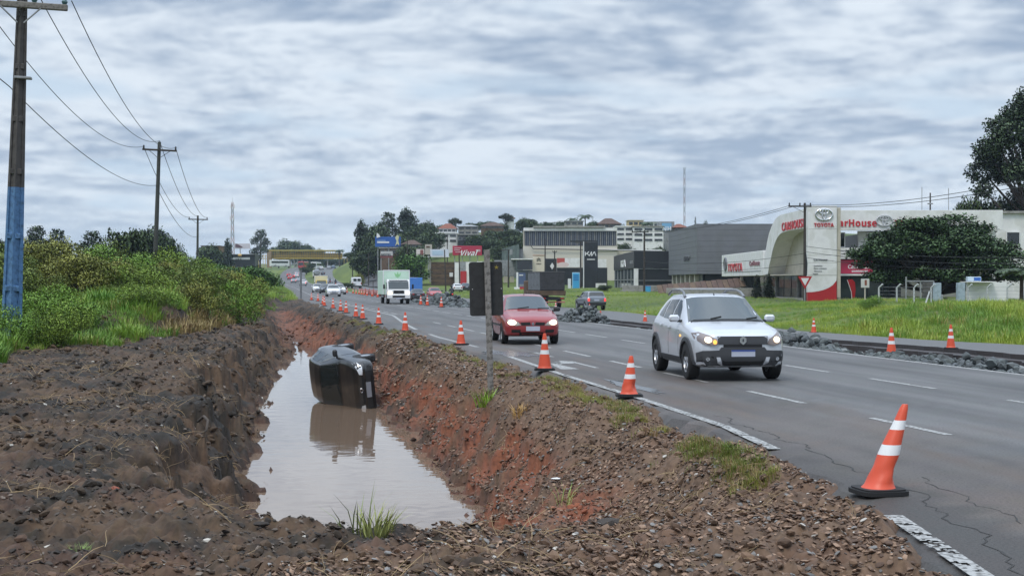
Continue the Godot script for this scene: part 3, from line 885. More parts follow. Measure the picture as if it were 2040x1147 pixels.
func build_plants() -> void:
	make_kinds()
	var N := {"broad_a": Vector2(9.0, 8.0), "broad_b": Vector2(8.4, 9.0), "airy": Vector2(9.8, 5.6), "tall_dark": Vector2(10.2, 6.2), "green_round": Vector2(9.3, 8.6), "umbrella_pine": Vector2(10.0, 5.8), "cypress": Vector2(10.2, 3.2), "spreading": Vector2(6.4, 12.6), "giant": Vector2(21.2, 13.5), "palm": Vector2(11.0, 4.6), "shrub_a": Vector2(2.9, 4.6), "shrub_b": Vector2(2.9, 4.6), "shrub_c": Vector2(2.9, 4.6), "shrub_d": Vector2(2.9, 4.6)}
	var t := func(called: String, k: String, label: String, cat: String, x: float, d: float, top: float, w: float, group := "") -> Node3D:
		return plant(called, k, label, cat, x, d, top, w, N[k], fposmod(x * 1.7 + d, TAU), group)
	# beyond the left bank
	var lg := "trees on the skyline left of the highway"
	t.call("airy_tree", "airy", "thin crowned tree on the skyline just right of the blue pole", "tree", -84.8, 250.0, 11.5, 6.2, lg)
	t.call("airy_tree", "airy", "slender tree on the skyline, second one right of the blue pole", "tree", -78.0, 240.0, 10.6, 5.1, lg)
	t.call("airy_tree", "airy", "small gappy tree showing above the shrubs left of the big dark tree", "tree", -69.0, 230.0, 9.9, 5.6, lg)
	t.call("dark_tree", "broad_b", "dark round tree at the left edge of the photo behind the blue pole", "tree", -82.6, 230.0, 9.2, 5.8, lg)
	t.call("leafy_tree", "broad_b", "mid green tree rising from the shrubs in front of the big dark tree", "tree", -41.4, 150.0, 7.9, 4.8, lg)
	t.call("dark_tree", "broad_a", "big dark dome shaped tree behind the second utility pole", "tree", -67.0, 260.0, 12.4, 8.6, lg)
	t.call("dark_tree", "broad_b", "lower dark tree on the right shoulder of the big dome tree", "tree", -67.5, 280.0, 10.0, 5.6, lg)
	t.call("dark_tree", "broad_a", "dark tree behind the third utility pole", "tree", -90.8, 420.0, 13.4, 8.5, lg)
	t.call("dark_tree", "tall_dark", "narrow dark tree left of the red and white telecom tower", "tree", -91.1, 450.0, 15.3, 5.2, lg)
	t.call("eucalyptus_tree", "airy", "tall gappy eucalyptus tree left of the yellow footbridge", "tree", -100.6, 560.0, 22.2, 9.2, lg)
	for q in [["dark tree behind the left end of the yellow footbridge", -133.0, 800.0, 22.8, 12.0], ["widest dark tree behind the yellow footbridge roof", -127.0, 800.0, 26.4, 16.5], ["round dark tree over the middle of the yellow footbridge", -117.0, 800.0, 23.6, 11.0], ["little round tree over the right part of the footbridge", -109.4, 800.0, 21.0, 7.0], ["long low tree behind the piers of the footbridge", -121.0, 810.0, 16.0, 16.0], ["low tree behind the footbridge's right piers", -108.0, 815.0, 15.5, 14.0], ["low bushy tree behind the footbridge's right end", -99.0, 820.0, 15.5, 14.0], ["low tree right of the footbridge at the foot of the wooded hill", -73.1, 640.0, 15.1, 10.0]]:
		t.call("dark_tree", "broad_a", q[0], "tree", q[1], q[2], q[3], q[4], "trees behind the footbridge")
	t.call("palm", "palm", "small palm standing at the right end of the yellow footbridge", "palm", -76.2, 620.0, 16.6, 4.0)
	# the wooded hill
	var hg := "trees on the hill"
	var hill := [["tall_dark", "tall_dark", "tall dark tree on the left slope of the wooded hill", -42.6, 400.0, 19.0, 8.6], ["dark_tree", "broad_b", "bushy tree low on the left slope behind the blue billboard", -37.8, 385.0, 16.3, 7.6], ["airy_tree", "airy", "open crowned tree sticking up left of the hill's highest tree", -38.1, 430.0, 22.7, 8.6], ["dark_tree", "broad_a", "dark tree just left above the blue billboard", -35.0, 370.0, 12.4, 7.6], ["tall_dark", "tall_dark", "highest dark tree on the wooded hill", -32.7, 440.0, 24.6, 12.0], ["dark_tree", "broad_a", "broad dark tree right of the hill's highest tree", -27.8, 445.0, 21.2, 9.0], ["dark_tree", "broad_b", "dark tree left of the house with the red roof", -23.0, 460.0, 20.7, 8.0], ["dark_tree", "broad_b", "mid green trees' front one above the blue billboard", -31.4, 400.0, 15.2, 9.6], ["umbrella_pine", "umbrella_pine", "flat topped pine behind the house with the red roof", -19.1, 470.0, 23.0, 4.6], ["dark_tree", "broad_a", "dark tree behind the brown roof on the hill", -12.9, 480.0, 21.9, 8.6], ["umbrella_pine", "umbrella_pine", "flat topped pine beside the small white house on the hill crest", -2.2, 520.0, 26.9, 5.4], ["dark_tree", "broad_a", "dark tree under the small white house on the crest", -5.4, 430.0, 17.6, 8.4], ["dark_tree", "broad_b", "dark tree left of the long white building's roof corner", 0.0, 430.0, 18.0, 8.0], ["dark_tree", "broad_a", "dark tree on the crest behind the long white building", 5.1, 480.0, 23.8, 8.0], ["dark_tree", "broad_b", "lower dark tree on the crest over the long white building's left end", 7.9, 460.0, 21.6, 8.0], ["dark_tree", "broad_a", "dark tree over the red billboard", -3.6, 400.0, 14.0, 9.6], ["dark_tree", "broad_b", "dark tree right beside the red billboard's upper corner", 0.6, 385.0, 14.6, 8.0], ["dark_tree", "broad_b", "round tree between the two palms' left and the long roof", 13.4, 500.0, 23.3, 6.6], ["dark_tree", "broad_a", "dark tree right of the taller palm on the crest", 27.2, 470.0, 22.3, 6.4], ["dark_tree", "broad_b", "shrubby tree below the white house with the blue sign", 29.9, 380.0, 12.6, 5.0], ["dark_tree", "broad_a", "shrubby tree behind the grey clad box's left corner", 38.3, 370.0, 11.3, 4.6], ["dark_tree", "broad_b", "dense small tree on the grey clad box's skyline beside the cypress", 42.6, 310.0, 15.9, 2.6], ["dark_tree", "broad_a", "low tree top on the skyline over the grey clad box's right half", 56.6, 330.0, 15.3, 4.2]]
	hill.append_array([["dark_tree", "broad_b", "bush low on the slope between the hill street and the tall dark trees", -39.5, 372.0, 10.5, 8.0], ["dark_tree", "broad_a", "dark tree behind the bright green round tree", -24.0, 330.0, 10.8, 8.6], ["dark_tree", "broad_b", "dark tree between the shops row and the white storeys", -25.5, 392.0, 14.6, 9.0], ["dark_tree", "broad_a", "dark tree on the left slope top", -40.5, 425.0, 20.0, 9.0], ["dark_tree", "broad_b", "dark tree filling the gap right of the highest tree", -29.5, 420.0, 19.0, 10.0], ["dark_tree", "broad_a", "dark tree left below the white storeys", -23.5, 405.0, 16.8, 8.0], ["dark_tree", "broad_b", "tree right of the dark walled long house", -8.5, 405.0, 15.6, 9.0], ["dark_tree", "broad_a", "tree left of the long white building's wall", 0.8, 360.0, 14.0, 7.0], ["dark_tree", "broad_b", "low tree above the green panelled shed", -2.0, 350.0, 11.2, 7.0], ["dark_tree", "broad_a", "tree under the small white house on the crest's left", -4.6, 470.0, 21.5, 9.0], ["dark_tree", "broad_b", "tree behind the wide brown roofed house", -9.0, 490.0, 23.0, 8.0], ["dark_tree", "broad_a", "tree behind the grey flat house between the palms", 18.0, 490.0, 23.0, 7.0], ["dark_tree", "broad_b", "tree behind the hipped roof house on the crest", 35.0, 470.0, 21.6, 8.0], ["dark_tree", "broad_b", "bush on the terrace under the long white terraced house", 33.0, 360.0, 10.6, 7.0], ["dark_tree", "broad_a", "bush right under the blue letter sign", 37.0, 355.0, 10.6, 6.0]])
	for q in hill: t.call(q[0] if q[0].ends_with("tree") else q[0] + "_tree", q[1], q[2], "tree", q[3], q[4], q[5], q[6], hg)
	t.call("palm", "palm", "smaller left palm on the hill crest", "palm", 20.6, 480.0, 24.3, 4.0, "palms on the crest")
	t.call("palm", "palm", "taller middle palm on the hill crest", "palm", 25.0, 480.0, 25.6, 5.2, "palms on the crest")
	t.call("palm", "palm", "palm left of the white house with the blue sign", "palm", 44.0, 460.0, 22.0, 4.4, "palms on the crest")
	t.call("palm", "palm", "young palm at the right edge of the photo by the white wall", "palm", 33.4, 92.0, 3.0, 3.0)
	t.call("cypress_tree", "cypress", "thin cypress on the skyline above the grey clad box", "tree", 39.2, 300.0, 15.4, 1.3)
	t.call("round_tree", "green_round", "bright green round tree behind the box truck", "tree", -21.8, 300.0, 8.1, 9.2)
	t.call("spreading_tree", "spreading", "dark spreading tree in front of the car dealership", "tree", 34.2, 113.0, 7.3, 14.2)
	t.call("dark_tree", "broad_a", "small dark tree above the dealership roof", "tree", 56.4, 175.0, 12.7, 4.2)
	t.call("giant_tree", "giant", "very tall dark tree cut off by the right edge of the photo", "tree", 55.4, 150.0, 22.4, 12.5)
	t.call("dark_tree", "broad_b", "dark tree at the foot of the very tall tree", "tree", 54.0, 160.0, 12.1, 4.6)
	t.call("cypress_shrub", "cypress", "left clipped black green cypress by the dealership canopy", "shrub", 26.0, 149.0, 2.5, 1.3, "clipped cypresses")
	t.call("cypress_shrub", "cypress", "right clipped black green cypress by the dealership canopy", "shrub", 26.7, 146.0, 2.6, 1.4, "clipped cypresses")
	t.call("shrub", "shrub_d", "bright bush in the tall grass in front of the dealership", "shrub", 21.4, 84.0, 1.1, 2.1)
	t.call("shrub", "broad_a", "dark clipped bush beside the glass showroom", "shrub", 14.9, 225.0, 1.3, 2.6)
	# shrubs on the bank
	var sg := "shrubs on the overgrown bank"
	var sh := [[-24.0, 70, 3.9, 3.8], [-24.5, 78, 4.2, 4.2], [-23.7, 84, 4.2, 4.2], [-22.3, 88, 4.2, 4.1], [-21.9, 96, 3.9, 4.1], [-22.1, 105, 3.3, 3.4], [-20.4, 62, 2.7, 3.3], [-19.3, 66, 2.8, 3.5], [-18.5, 72, 2.6, 3.6], [-18.0, 80, 2.3, 3.1], [-21.4, 108, 2.6, 2.6], [-22.6, 116, 2.0, 2.6], [-21.2, 60, 3.1, 2.6], [-20.1, 84, 3.0, 3.0], [-23.1, 124, 1.9, 2.6], [-16.5, 60, 1.7, 2.1], [-15.6, 62, 1.4, 2.0], [-17.3, 78, 1.3, 2.5], [-15.8, 47, 1.2, 2.0], [-15.1, 49, 1.3, 2.1], [-19.6, 58, 2.2, 2.6], [-17.6, 70, 2.0, 2.6], [-27.0, 92, 4.4, 4.4], [-19.8, 92, 2.6, 2.8]]
	var sl := ["tall feathery shrub behind the blue pole", "tall shrub with tan sprays right of the blue pole", "high dome of green shrub left of the second utility pole's foot", "green shrub at the second utility pole's foot", "shrub right of the second utility pole's foot", "shrub near the third utility pole", "brownish shrub in the middle of the bank just right of the blue pole", "dry looking shrub in the middle of the bank", "green shrub above the broken soil edge", "low shrub at the right end of the overhanging soil", "small shrub near the far right end of the bank", "last low shrub before the green slope", "leafy shrub touching the blue pole", "shrub half way up the bank below the third utility pole", "yellowish low shrub where the bank meets the bare soil", "low shrub on the lip of the bank", "small shrub hanging over the dark soil lip", "little shrub on the bank's right lip", "broad leaved weed clump at the foot of the blue pole", "weed clump left of the dark soil edge", "ferny shrub right behind the weeds by the blue pole", "thin shrub over the middle soil edge", "highest shrub at the back of the bank", "green shrub below the second utility pole on the right"]
	for k in sh.size():
		t.call("shrub", "shrub_" + "abcd"[[2, 2, 3, 1, 1, 3, 2, 2, 1, 2, 3, 1, 0, 2, 3, 1, 2, 1, 3, 3, 0, 2, 0, 1][k]], sl[k], "shrub", sh[k][0], float(sh[k][1]), sh[k][2] + 0.15, sh[k][3] * 1.25, sg)
	for q in [["shrub_c", "big yellowish shrub in the middle of the bank in front of the tall ones", -19.0, 61.0, 3.0, 4.6], ["shrub_b", "wide green shrub right of the big yellowish one", -16.9, 64.0, 2.7, 4.2], ["shrub_a", "olive shrub above the eroded soil edge", -15.6, 68.0, 2.5, 4.0], ["shrub_d", "bright shrub at the right part of the bank", -16.0, 76.0, 2.6, 4.2], ["shrub_c", "tan and green shrub right of the bright one on the bank", -16.4, 84.0, 2.5, 4.0], ["shrub_b", "round green shrub at the bank's right end before the bare soil", -18.6, 96.0, 2.5, 4.2], ["shrub_d", "yellow green shrub at the far right end of the bank", -20.2, 108.0, 2.4, 4.4], ["shrub_a", "dense shrub behind the blue pole's right side", -20.8, 56.0, 3.2, 4.4], ["shrub_d", "light green weedy mound by the blue pole", -16.9, 50.0, 1.7, 3.2], ["shrub_d", "low weeds hiding the foot of the blue pole", -15.1, 42.4, 1.05, 2.2], ["shrub_b", "leafy weeds just right of the blue pole's foot", -13.9, 43.2, 1.15, 2.2], ["shrub_b", "broad leafy mound right of the weedy one", -14.0, 54.0, 1.6, 3.0], ["shrub_c", "dry topped mound on the eroded lip", -13.2, 60.0, 1.7, 3.0], ["shrub_d", "small bright mound on the eroded lip's right end", -13.6, 70.0, 1.6, 3.0]]:
		t.call("shrub", q[0], q[1], "shrub", q[2], q[3], q[4] + 0.2, q[5], sg)
	for q in [["leafy mass of bushes below the left end of the footbridge", -35.3, 190.0, 4.2, 5.6], ["bush on the green slope beside the highway's left edge", -33.2, 190.0, 3.2, 5.0], ["big bush on the far green slope left of the highway", -50.0, 240.0, 5.0, 7.6], ["yellow green bush beside the left edge of the lanes", -30.4, 170.0, 1.9, 4.6], ["low bush where the bare soil meets the slope", -28.6, 168.0, 1.2, 3.2], ["dark bush on the far slope near the bend", -51.5, 260.0, 4.8, 6.4], ["dark bush at the outside of the bend", -55.5, 290.0, 5.0, 6.4], ["bush low on the slope left of the bend", -60.0, 272.0, 6.2, 7.4], ["long bush at the foot of the slope", -42.5, 215.0, 3.6, 5.6]]:
		t.call("shrub", "shrub_b" if q[2] < 175 else "green_round", q[0], "shrub", q[1], q[2], q[3], q[4], "bushes on the far left slope")
	for q in [["dark bush on the planted median at the bend", -79.8, 545.0, 7.6, 5.0], ["dark shrub in the median under the footbridge", -83.0, 580.0, 9.6, 4.0], ["yellow flowering bush beside the hill street", -34.0, 310.0, 3.6, 4.4], ["low green bush at the foot of the hill street", -32.5, 275.0, 1.6, 4.0]]:
		t.call("shrub", "shrub_c" if q[0].begins_with("yellow") else "broad_b", q[0], "shrub", q[1], q[2], q[3], q[4])
	# grasses
	var tall := blade_tuft(1, 15, 0.42, 0.42, 0.016)
	var lush := blade_tuft(2, 15, 0.42, 0.65, 0.022)
	var gr := func(n: int, mesh: Mesh, where: Callable, size: Callable, tones: Array, called: String, label := "") -> void:
		var xs := []; var cs := PackedColorArray()
		var tries := 0
		while xs.size() < n and tries < n * 6:
			tries += 1
			var p: Vector2 = where.call()
			if p.x > 900.0: continue
			var x := rd(p.x, p.y).x
			var y := land(x, p.y)
			var z: float = size.call(p.x, p.y)
			if z <= 0.0: continue
			xs.append(Transform3D(Basis(Vector3.UP, rng.randf() * TAU).scaled(Vector3(z * rng.randf_range(0.9, 1.3), z * rng.randf_range(0.75, 1.25), z * rng.randf_range(0.9, 1.3))), Vector3(x, y - 0.03, -p.y)))
			var f := clampf(0.5 + n2(p.x, p.y, 0.12) * 0.75 + n2(p.x, p.y, 0.5) * 0.45 + rng.randf_range(-0.2, 0.2), 0.0, 1.0)
			cs.append(tones[0].lerp(tones[1], f) if rng.randf() > tones[3] else tones[2])
		var o := many(called, mesh, M.blade, xs, cs)
		if label: tag(o, label, "grass")
	gr.call(34000, tall, func():
		var d := 34.0 * pow(3.4, rng.randf())
		return Vector2(side_far(d) + rng.randf() * 24.0, d), func(s, d): return rng.randf_range(0.22, 0.46) * (1.0 + 0.5 * n2(s, d, 0.15) + 0.5 * n2(s, d, 0.7)) * smoothstep(-0.1, 0.8, s - side_far(d)) * lerpf(1.0, 0.55, smoothstep(60.0, 92.0, d)), [Color(0.14, 0.27, 0.025), Color(0.33, 0.41, 0.045), Color(0.38, 0.32, 0.09), 0.06], "roadside_grass", "tall bright green grass between the side road and the dealership fence")
	gr.call(9000, tall, func():
		var d := rng.randf_range(112.0, 240.0)
		return Vector2(side_far(d) + rng.randf() * 34.0, d), func(s, d): return rng.randf_range(0.16, 0.28), [Color(0.14, 0.26, 0.025), Color(0.31, 0.39, 0.045), Color(0.36, 0.31, 0.09), 0.04], "roadside_grass", "green grass strip in front of the glass showrooms")
	gr.call(16000, lush, func():
		var d := 36.0 * pow(4.0, rng.randf())
		var e := along(grass_edge, d) + n2(d, 20.0, 0.25) * 0.5
		return Vector2(e + 0.15 - pow(rng.randf(), 1.5) * lerpf(7.0, 14.0, smoothstep(40.0, 80.0, d)), d), func(s, d):
		var u: float = along(grass_edge, d) + n2(d, 20.0, 0.25) * 0.5 - s
		if d > 47.0 and u < 0.75 and n2(d, 4.0, 0.5) > -0.35: return 0.0
		return rng.randf_range(0.26, 0.52) * (1.0 + 0.6 * n2(s, d, 0.4)), [Color(0.11, 0.25, 0.022), Color(0.27, 0.40, 0.045), Color(0.36, 0.30, 0.09), 0.08], "bank_grass", "lush green grass covering the left bank down to the dug soil")
	gr.call(900, lush, func():
		var d := rng.randf_range(52.0, 110.0)
		return Vector2(along(grass_edge, d) + n2(d, 20.0, 0.25) * 0.5 + rng.randf_range(-0.5, 0.25), d), func(s, d): return rng.randf_range(0.4, 0.7), [Color(0.30, 0.20, 0.08), Color(0.36, 0.28, 0.11), Color(0.2, 0.12, 0.05), 0.2], "dry_grass", "straw coloured grass hanging over the broken edge of the left bank")
	gr.call(9000, tall, func():
		var d := rng.randf_range(140.0, 420.0)
		return Vector2(5.0 - rng.randf() * 22.0, d), func(s, d): return rng.randf_range(0.5, 1.0), [Color(0.10, 0.20, 0.02), Color(0.26, 0.36, 0.04), Color(0.36, 0.34, 0.08), 0.06], "slope_grass", "grass on the far slope along the left edge of the highway")
	gr.call(4600, tall, func():
		var d := 13.5 * pow(5.0, rng.randf())
		var keep := n2(d, 70.0, 0.28) + 0.5 * n2(d, 71.0, 1.1)
		return Vector2(pave(d) - 0.12 - absf(rng.randfn(0.0, 0.16)), d) if keep > -0.12 else Vector2(999, 0), func(s, d): return rng.randf_range(0.06, 0.14), [Color(0.14, 0.19, 0.025), Color(0.27, 0.28, 0.05), Color(0.34, 0.25, 0.10), 0.3], "verge_grass", "short yellow green grass in patches along the asphalt edge")
	# single clumps one can point to
	var clump := func(called: String, label: String, s: float, d: float, size: float, mesh: Mesh, tone: Color) -> void:
		var m := tinted(0.6, {"backlight": Color(0.2, 0.28, 0.06)})
		m.albedo_color = tone.linear_to_srgb()
		var x := rd(s, d).x
		tag(put(called, mesh, m, self, Transform3D(Basis(Vector3.UP, s * 7.0).scaled(Vector3.ONE * size), Vector3(x, land(x, d) - 0.02, -d))), label, "grass")
	var big := blade_tuft(7, 70, 0.45, 0.8, 0.022)
	var wisp := blade_tuft(8, 16, 0.3, 0.9, 0.012)
	clump.call("grass_clump", "bright green grass clump at the foot of the road sign post", 4.55, 26.6, 0.42, big, Color(0.22, 0.36, 0.03))
	clump.call("dry_grass_clump", "orange dry grass clump right of the road sign post", 4.7, 24.0, 0.30, big, Color(0.50, 0.30, 0.09))
	clump.call("dry_grass_clump", "pale dry grass clump near the leaning cone on the soil edge", 5.25, 18.2, 0.22, big, Color(0.46, 0.34, 0.15))
	clump.call("grass_clump", "green grass patch nearest the bent cone", 5.35, 15.4, 0.20, big, Color(0.17, 0.25, 0.035))
	clump.call("grass_clump", "thin yellow green grass clump at the near end of the water", 1.1, 12.0, 0.34, big, Color(0.28, 0.30, 0.09))
	clump.call("grass_wisp", "long wispy grass stems leaning over the near water edge", 0.95, 12.15, 0.55, wisp, Color(0.16, 0.20, 0.06))
	clump.call("grass_clump", "spiky green weed on a dark clod right of the water", 3.8, 16.8, 0.34, wisp, Color(0.30, 0.42, 0.10))
	clump.call("weed", "small green weed in the middle of the left soil", -0.5, 17.6, 0.22, big, Color(0.10, 0.22, 0.03))
	clump.call("weed", "little pale weed near the lower left corner", -1.35, 11.5, 0.13, big, Color(0.22, 0.34, 0.08))
	clump.call("dry_grass_clump", "tan straw clump left of the small green weed", -1.2, 21.2, 0.20, big, Color(0.42, 0.27, 0.10))
	clump.call("grass_clump", "grass tuft at the left corner of the water", 0.2, 12.6, 0.14, big, Color(0.16, 0.24, 0.04))

# ------------------------------------------------------------------ vehicles
# A body is lofted through stations [z, half width, underside, belt, half width at the belt, rail, half width at the rail, top]; the front looks along -z.
class Shell:
	var st: Array
	var outline := {}
	func _init(stations: Array) -> void:
		st = stations
	func sec(z: float) -> PackedVector2Array:
		var key := int(round(z * 500.0))
		if outline.has(key): return outline[key]
		var n := st.size()
		var k := 0
		while k < n - 2 and z > st[k + 1][0]: k += 1
		var t := clampf((z - st[k][0]) / (st[k + 1][0] - st[k][0]), 0.0, 1.0)
		var q := []
		for j in range(1, 8): q.append(lerpf(st[k][j], st[k + 1][j], t))
		var w: float = q[0]; var yb: float = q[1]; var be: float = q[2]; var wb: float = q[3]; var ra: float = q[4]; var wr: float = q[5]; var tp: float = q[6]
		var bow := 0.016 * clampf((ra - be) * 4.0, 0.0, 1.0)
		var o := PackedVector2Array([Vector2(0, yb), Vector2(w * 0.84, yb), Vector2(w * 0.95, yb + 0.05), Vector2(w * 0.99, yb + 0.16), Vector2(w, lerpf(yb + 0.16, be - 0.14, 0.5)), Vector2(lerpf(w, wb, 0.12), be - 0.14), Vector2(lerpf(w, wb, 0.5), be - 0.045), Vector2(wb, be), Vector2(lerpf(wb, wr, 0.5) + bow, lerpf(be, ra, 0.5)), Vector2(wr, ra), Vector2(wr * 0.93, lerpf(ra, tp, 0.55)), Vector2(wr * 0.62, lerpf(ra, tp, 0.88)), Vector2(0, tp)])
		outline[key] = o
		return o
	func x_at(z: float, y: float) -> float:
		var o := sec(z)
		for i in range(1, o.size() - 1):
			if y >= o[i].y - 1e-4 and y <= o[i + 1].y + 1e-4 and o[i + 1].y > o[i].y + 1e-5:
				return lerpf(o[i].x, o[i + 1].x, clampf((y - o[i].y) / (o[i + 1].y - o[i].y), 0, 1))
		return -1.0 if y > o[o.size() - 1].y or y < o[0].y else o[4].x
	func y_at(z: float, x: float) -> float:
		var o := sec(z)
		for i in range(o.size() - 1, 5, -1):
			if x >= o[i].x - 1e-4 and x <= o[i - 1].x + 1e-4: return lerpf(o[i].y, o[i - 1].y, clampf((x - o[i].x) / maxf(o[i - 1].x - o[i].x, 1e-5), 0, 1))
		return o[7].y
	func z_at(x: float, y: float, rear: bool) -> float:
		var z0: float = st[st.size() - 1][0] if rear else st[0][0]
		var step := -0.012 if rear else 0.012
		for k in 90:
			if x_at(z0 + step * k, y) >= absf(x): return z0 + step * k
		return z0 + step * 90
	func mesh(dz: float) -> ArrayMesh:
		var mb := MB.new()
		var zs := []
		for k in st.size() - 1:
			var n := maxi(1, int(ceil((st[k + 1][0] - st[k][0]) / dz)))
			for j in n: zs.append(lerpf(st[k][0], st[k + 1][0], float(j) / n))
		zs.append(st[st.size() - 1][0])
		for k in zs.size() - 1:
			var a := sec(zs[k]); var b := sec(zs[k + 1])
			var o := Vector3(0, lerpf(a[0].y, a[a.size() - 1].y, 0.5), (zs[k] + zs[k + 1]) / 2.0)
			for sg in [-1.0, 1.0]:
				for i in a.size() - 1:
					mb.out_quad(Vector3(a[i].x * sg, a[i].y, zs[k]), Vector3(a[i + 1].x * sg, a[i + 1].y, zs[k]), Vector3(b[i + 1].x * sg, b[i + 1].y, zs[k + 1]), Vector3(b[i].x * sg, b[i].y, zs[k + 1]), o)
		for e in [0, zs.size() - 1]:
			var a := sec(zs[e])
			var m := Vector3(0, (a[0].y + a[a.size() - 1].y) / 2.0, zs[e])
			for sg in [-1.0, 1.0]:
				for i in a.size() - 1: mb.out_tri(m, Vector3(a[i].x * sg, a[i].y, zs[e]), Vector3(a[i + 1].x * sg, a[i + 1].y, zs[e]), Vector3(0, m.y, 0))
		return mb.mesh(38.0)
	func side_x(p: Vector2) -> float:
		var x := x_at(p.x, p.y)
		return x if x > 0.0 else sec(p.x)[2].x
	func on(mode: String, p: Vector2, off: float) -> Vector3:
		match mode:
			"right": return Vector3(side_x(p) + off, p.y, p.x)
			"left": return Vector3(-side_x(p) - off, p.y, p.x)
			"front": return Vector3(p.x, p.y, z_at(p.x, p.y, false) - off)
			"rear": return Vector3(p.x, p.y, z_at(p.x, p.y, true) + off)
		return Vector3(p.x, y_at(p.y, absf(p.x)) + off, p.y)
	# an outlined piece lying on the shell, standing proud by off
	func panel(mode: String, poly: Array, off := 0.006, fine := 0.12) -> ArrayMesh:
		var mb := MB.new()
		var ring: Array[Vector2] = []
		var mid := Vector2.ZERO
		for k in poly.size():
			var a := Vector2(poly[k][0], poly[k][1]); var b := Vector2(poly[(k + 1) % poly.size()][0], poly[(k + 1) % poly.size()][1])
			var n := maxi(1, int(ceil(a.distance_to(b) / fine)))
			for j in n: ring.append(a.lerp(b, float(j) / n))
		for p in ring: mid += p / ring.size()
		var inward: Vector3 = {"right": Vector3(-9, 0, 0), "left": Vector3(9, 0, 0), "front": Vector3(0, 0, 9), "rear": Vector3(0, 0, -9), "top": Vector3(0, -9, 0)}[mode]
		var c := on(mode, mid, off)
		# points inside as well, so that the piece follows the shell
		var loop := PackedVector2Array(ring)
		var pts := PackedVector2Array(ring)
		var lo := ring[0]; var hi := ring[0]
		for p in ring: lo = lo.min(p); hi = hi.max(p)
		var gx := lo.x + fine * 0.5
		while gx < hi.x:
			var gy := lo.y + fine * 0.5
			while gy < hi.y:
				var p := Vector2(gx + 0.003 * sin(gy * 90.0), gy + 0.003 * cos(gx * 70.0))
				if Geometry2D.is_point_in_polygon(p, loop):
					var near := 9.0
					for e in ring: near = minf(near, p.distance_to(e))
					if near > fine * 0.3: pts.append(p)
				gy += fine
			gx += fine
		var idx := Geometry2D.triangulate_delaunay(pts)
		for k in range(0, idx.size(), 3):
			var m := (pts[idx[k]] + pts[idx[k + 1]] + pts[idx[k + 2]]) / 3.0
			if Geometry2D.is_point_in_polygon(m, loop): mb.out_tri(on(mode, pts[idx[k]], off), on(mode, pts[idx[k + 1]], off), on(mode, pts[idx[k + 2]], off), c + inward)
		for k in ring.size():
			var q := (k + 1) % ring.size()
			mb.out_quad(on(mode, ring[k], off), on(mode, ring[q], off), on(mode, ring[q], -0.02), on(mode, ring[k], -0.02), c)
		return mb.mesh(38.0)

func ellipse(cx: float, cy: float, rx: float, ry: float, n := 18, a0 := 0.0, a1 := TAU) -> Array:
	var out := []
	for k in n:
		var a := lerpf(a0, a1, float(k) / (n if a1 - a0 > 6.2 else n - 1))
		out.append([cx + cos(a) * rx, cy + sin(a) * ry])
	return out

func mirrored(poly: Array) -> Array:
	var out := []
	for p in poly: out.append([-p[0], p[1]])
	return out

var wheel_meshes := {}

func wheel(parent: Node3D, at: Vector3, r: float, wide: float, spokes: int, rim_mat: Material) -> void:
	var key := "%.3f %.3f %d" % [r, wide, spokes]
	if not wheel_meshes.has(key):
		var t := Transform3D(Basis(Vector3.FORWARD, PI / 2), Vector3.ZERO)
		var h := wide / 2.0
		var ty := MB.new().lathe([[r * 0.60, -h], [r * 0.93, -h], [r * 0.99, -h + 0.02], [r, -h + 0.045], [r, h - 0.045], [r * 0.99, h - 0.02], [r * 0.93, h], [r * 0.60, h]], 26, t).mesh(50.0)
		var ri := MB.new()
		ri.lathe([[0.0, h - 0.10], [r * 0.52, h - 0.09], [r * 0.60, h - 0.015], [r * 0.66, h - 0.006], [r * 0.66, -h + 0.006], [0.0, -h + 0.02]], 22, t)
		for k in spokes:
			var a := TAU * k / spokes
			for sg in [1.0, -1.0]:
				ri.box(Vector3((h - 0.035) * sg, cos(a) * r * 0.32, sin(a) * r * 0.32), Vector3(0.035, r * 0.62, r * 0.17), 0.01, Basis(Vector3.RIGHT, a))
		wheel_meshes[key] = [ty, ri.mesh(30.0)]
	var o := Node3D.new()
	o.name = numbered("wheel", parent)
	parent.add_child(o, true)
	o.position = at
	put("tyre", wheel_meshes[key][0], M.rubber, o)
	put("rim", wheel_meshes[key][1], rim_mat, o)

func wheels(o: Node3D, half: float, r: float, zf: float, zr: float, wide := 0.19, spokes := 6, rim: Material = null) -> void:
	for z in [zf, zr]:
		for sg in [-1.0, 1.0]: wheel(o, Vector3(sg * half, r, z), r, wide, spokes, rim if rim else M.alloy)

func mirror_pair(o: Node3D, x: float, y: float, z: float, m: Material) -> void:
	for sg in [-1.0, 1.0]:
		var mb := MB.new()
		mb.box(Vector3(sg * (x + 0.09), y, z), Vector3(0.20, 0.135, 0.10), 0.035)
		var p := put("mirror", mb.mesh(40.0), m, o)
		put("mirror_foot", MB.new().box(Vector3(sg * (x - 0.02), y - 0.05, z), Vector3(0.10, 0.05, 0.06), 0.01).mesh(), M.plastic, p)

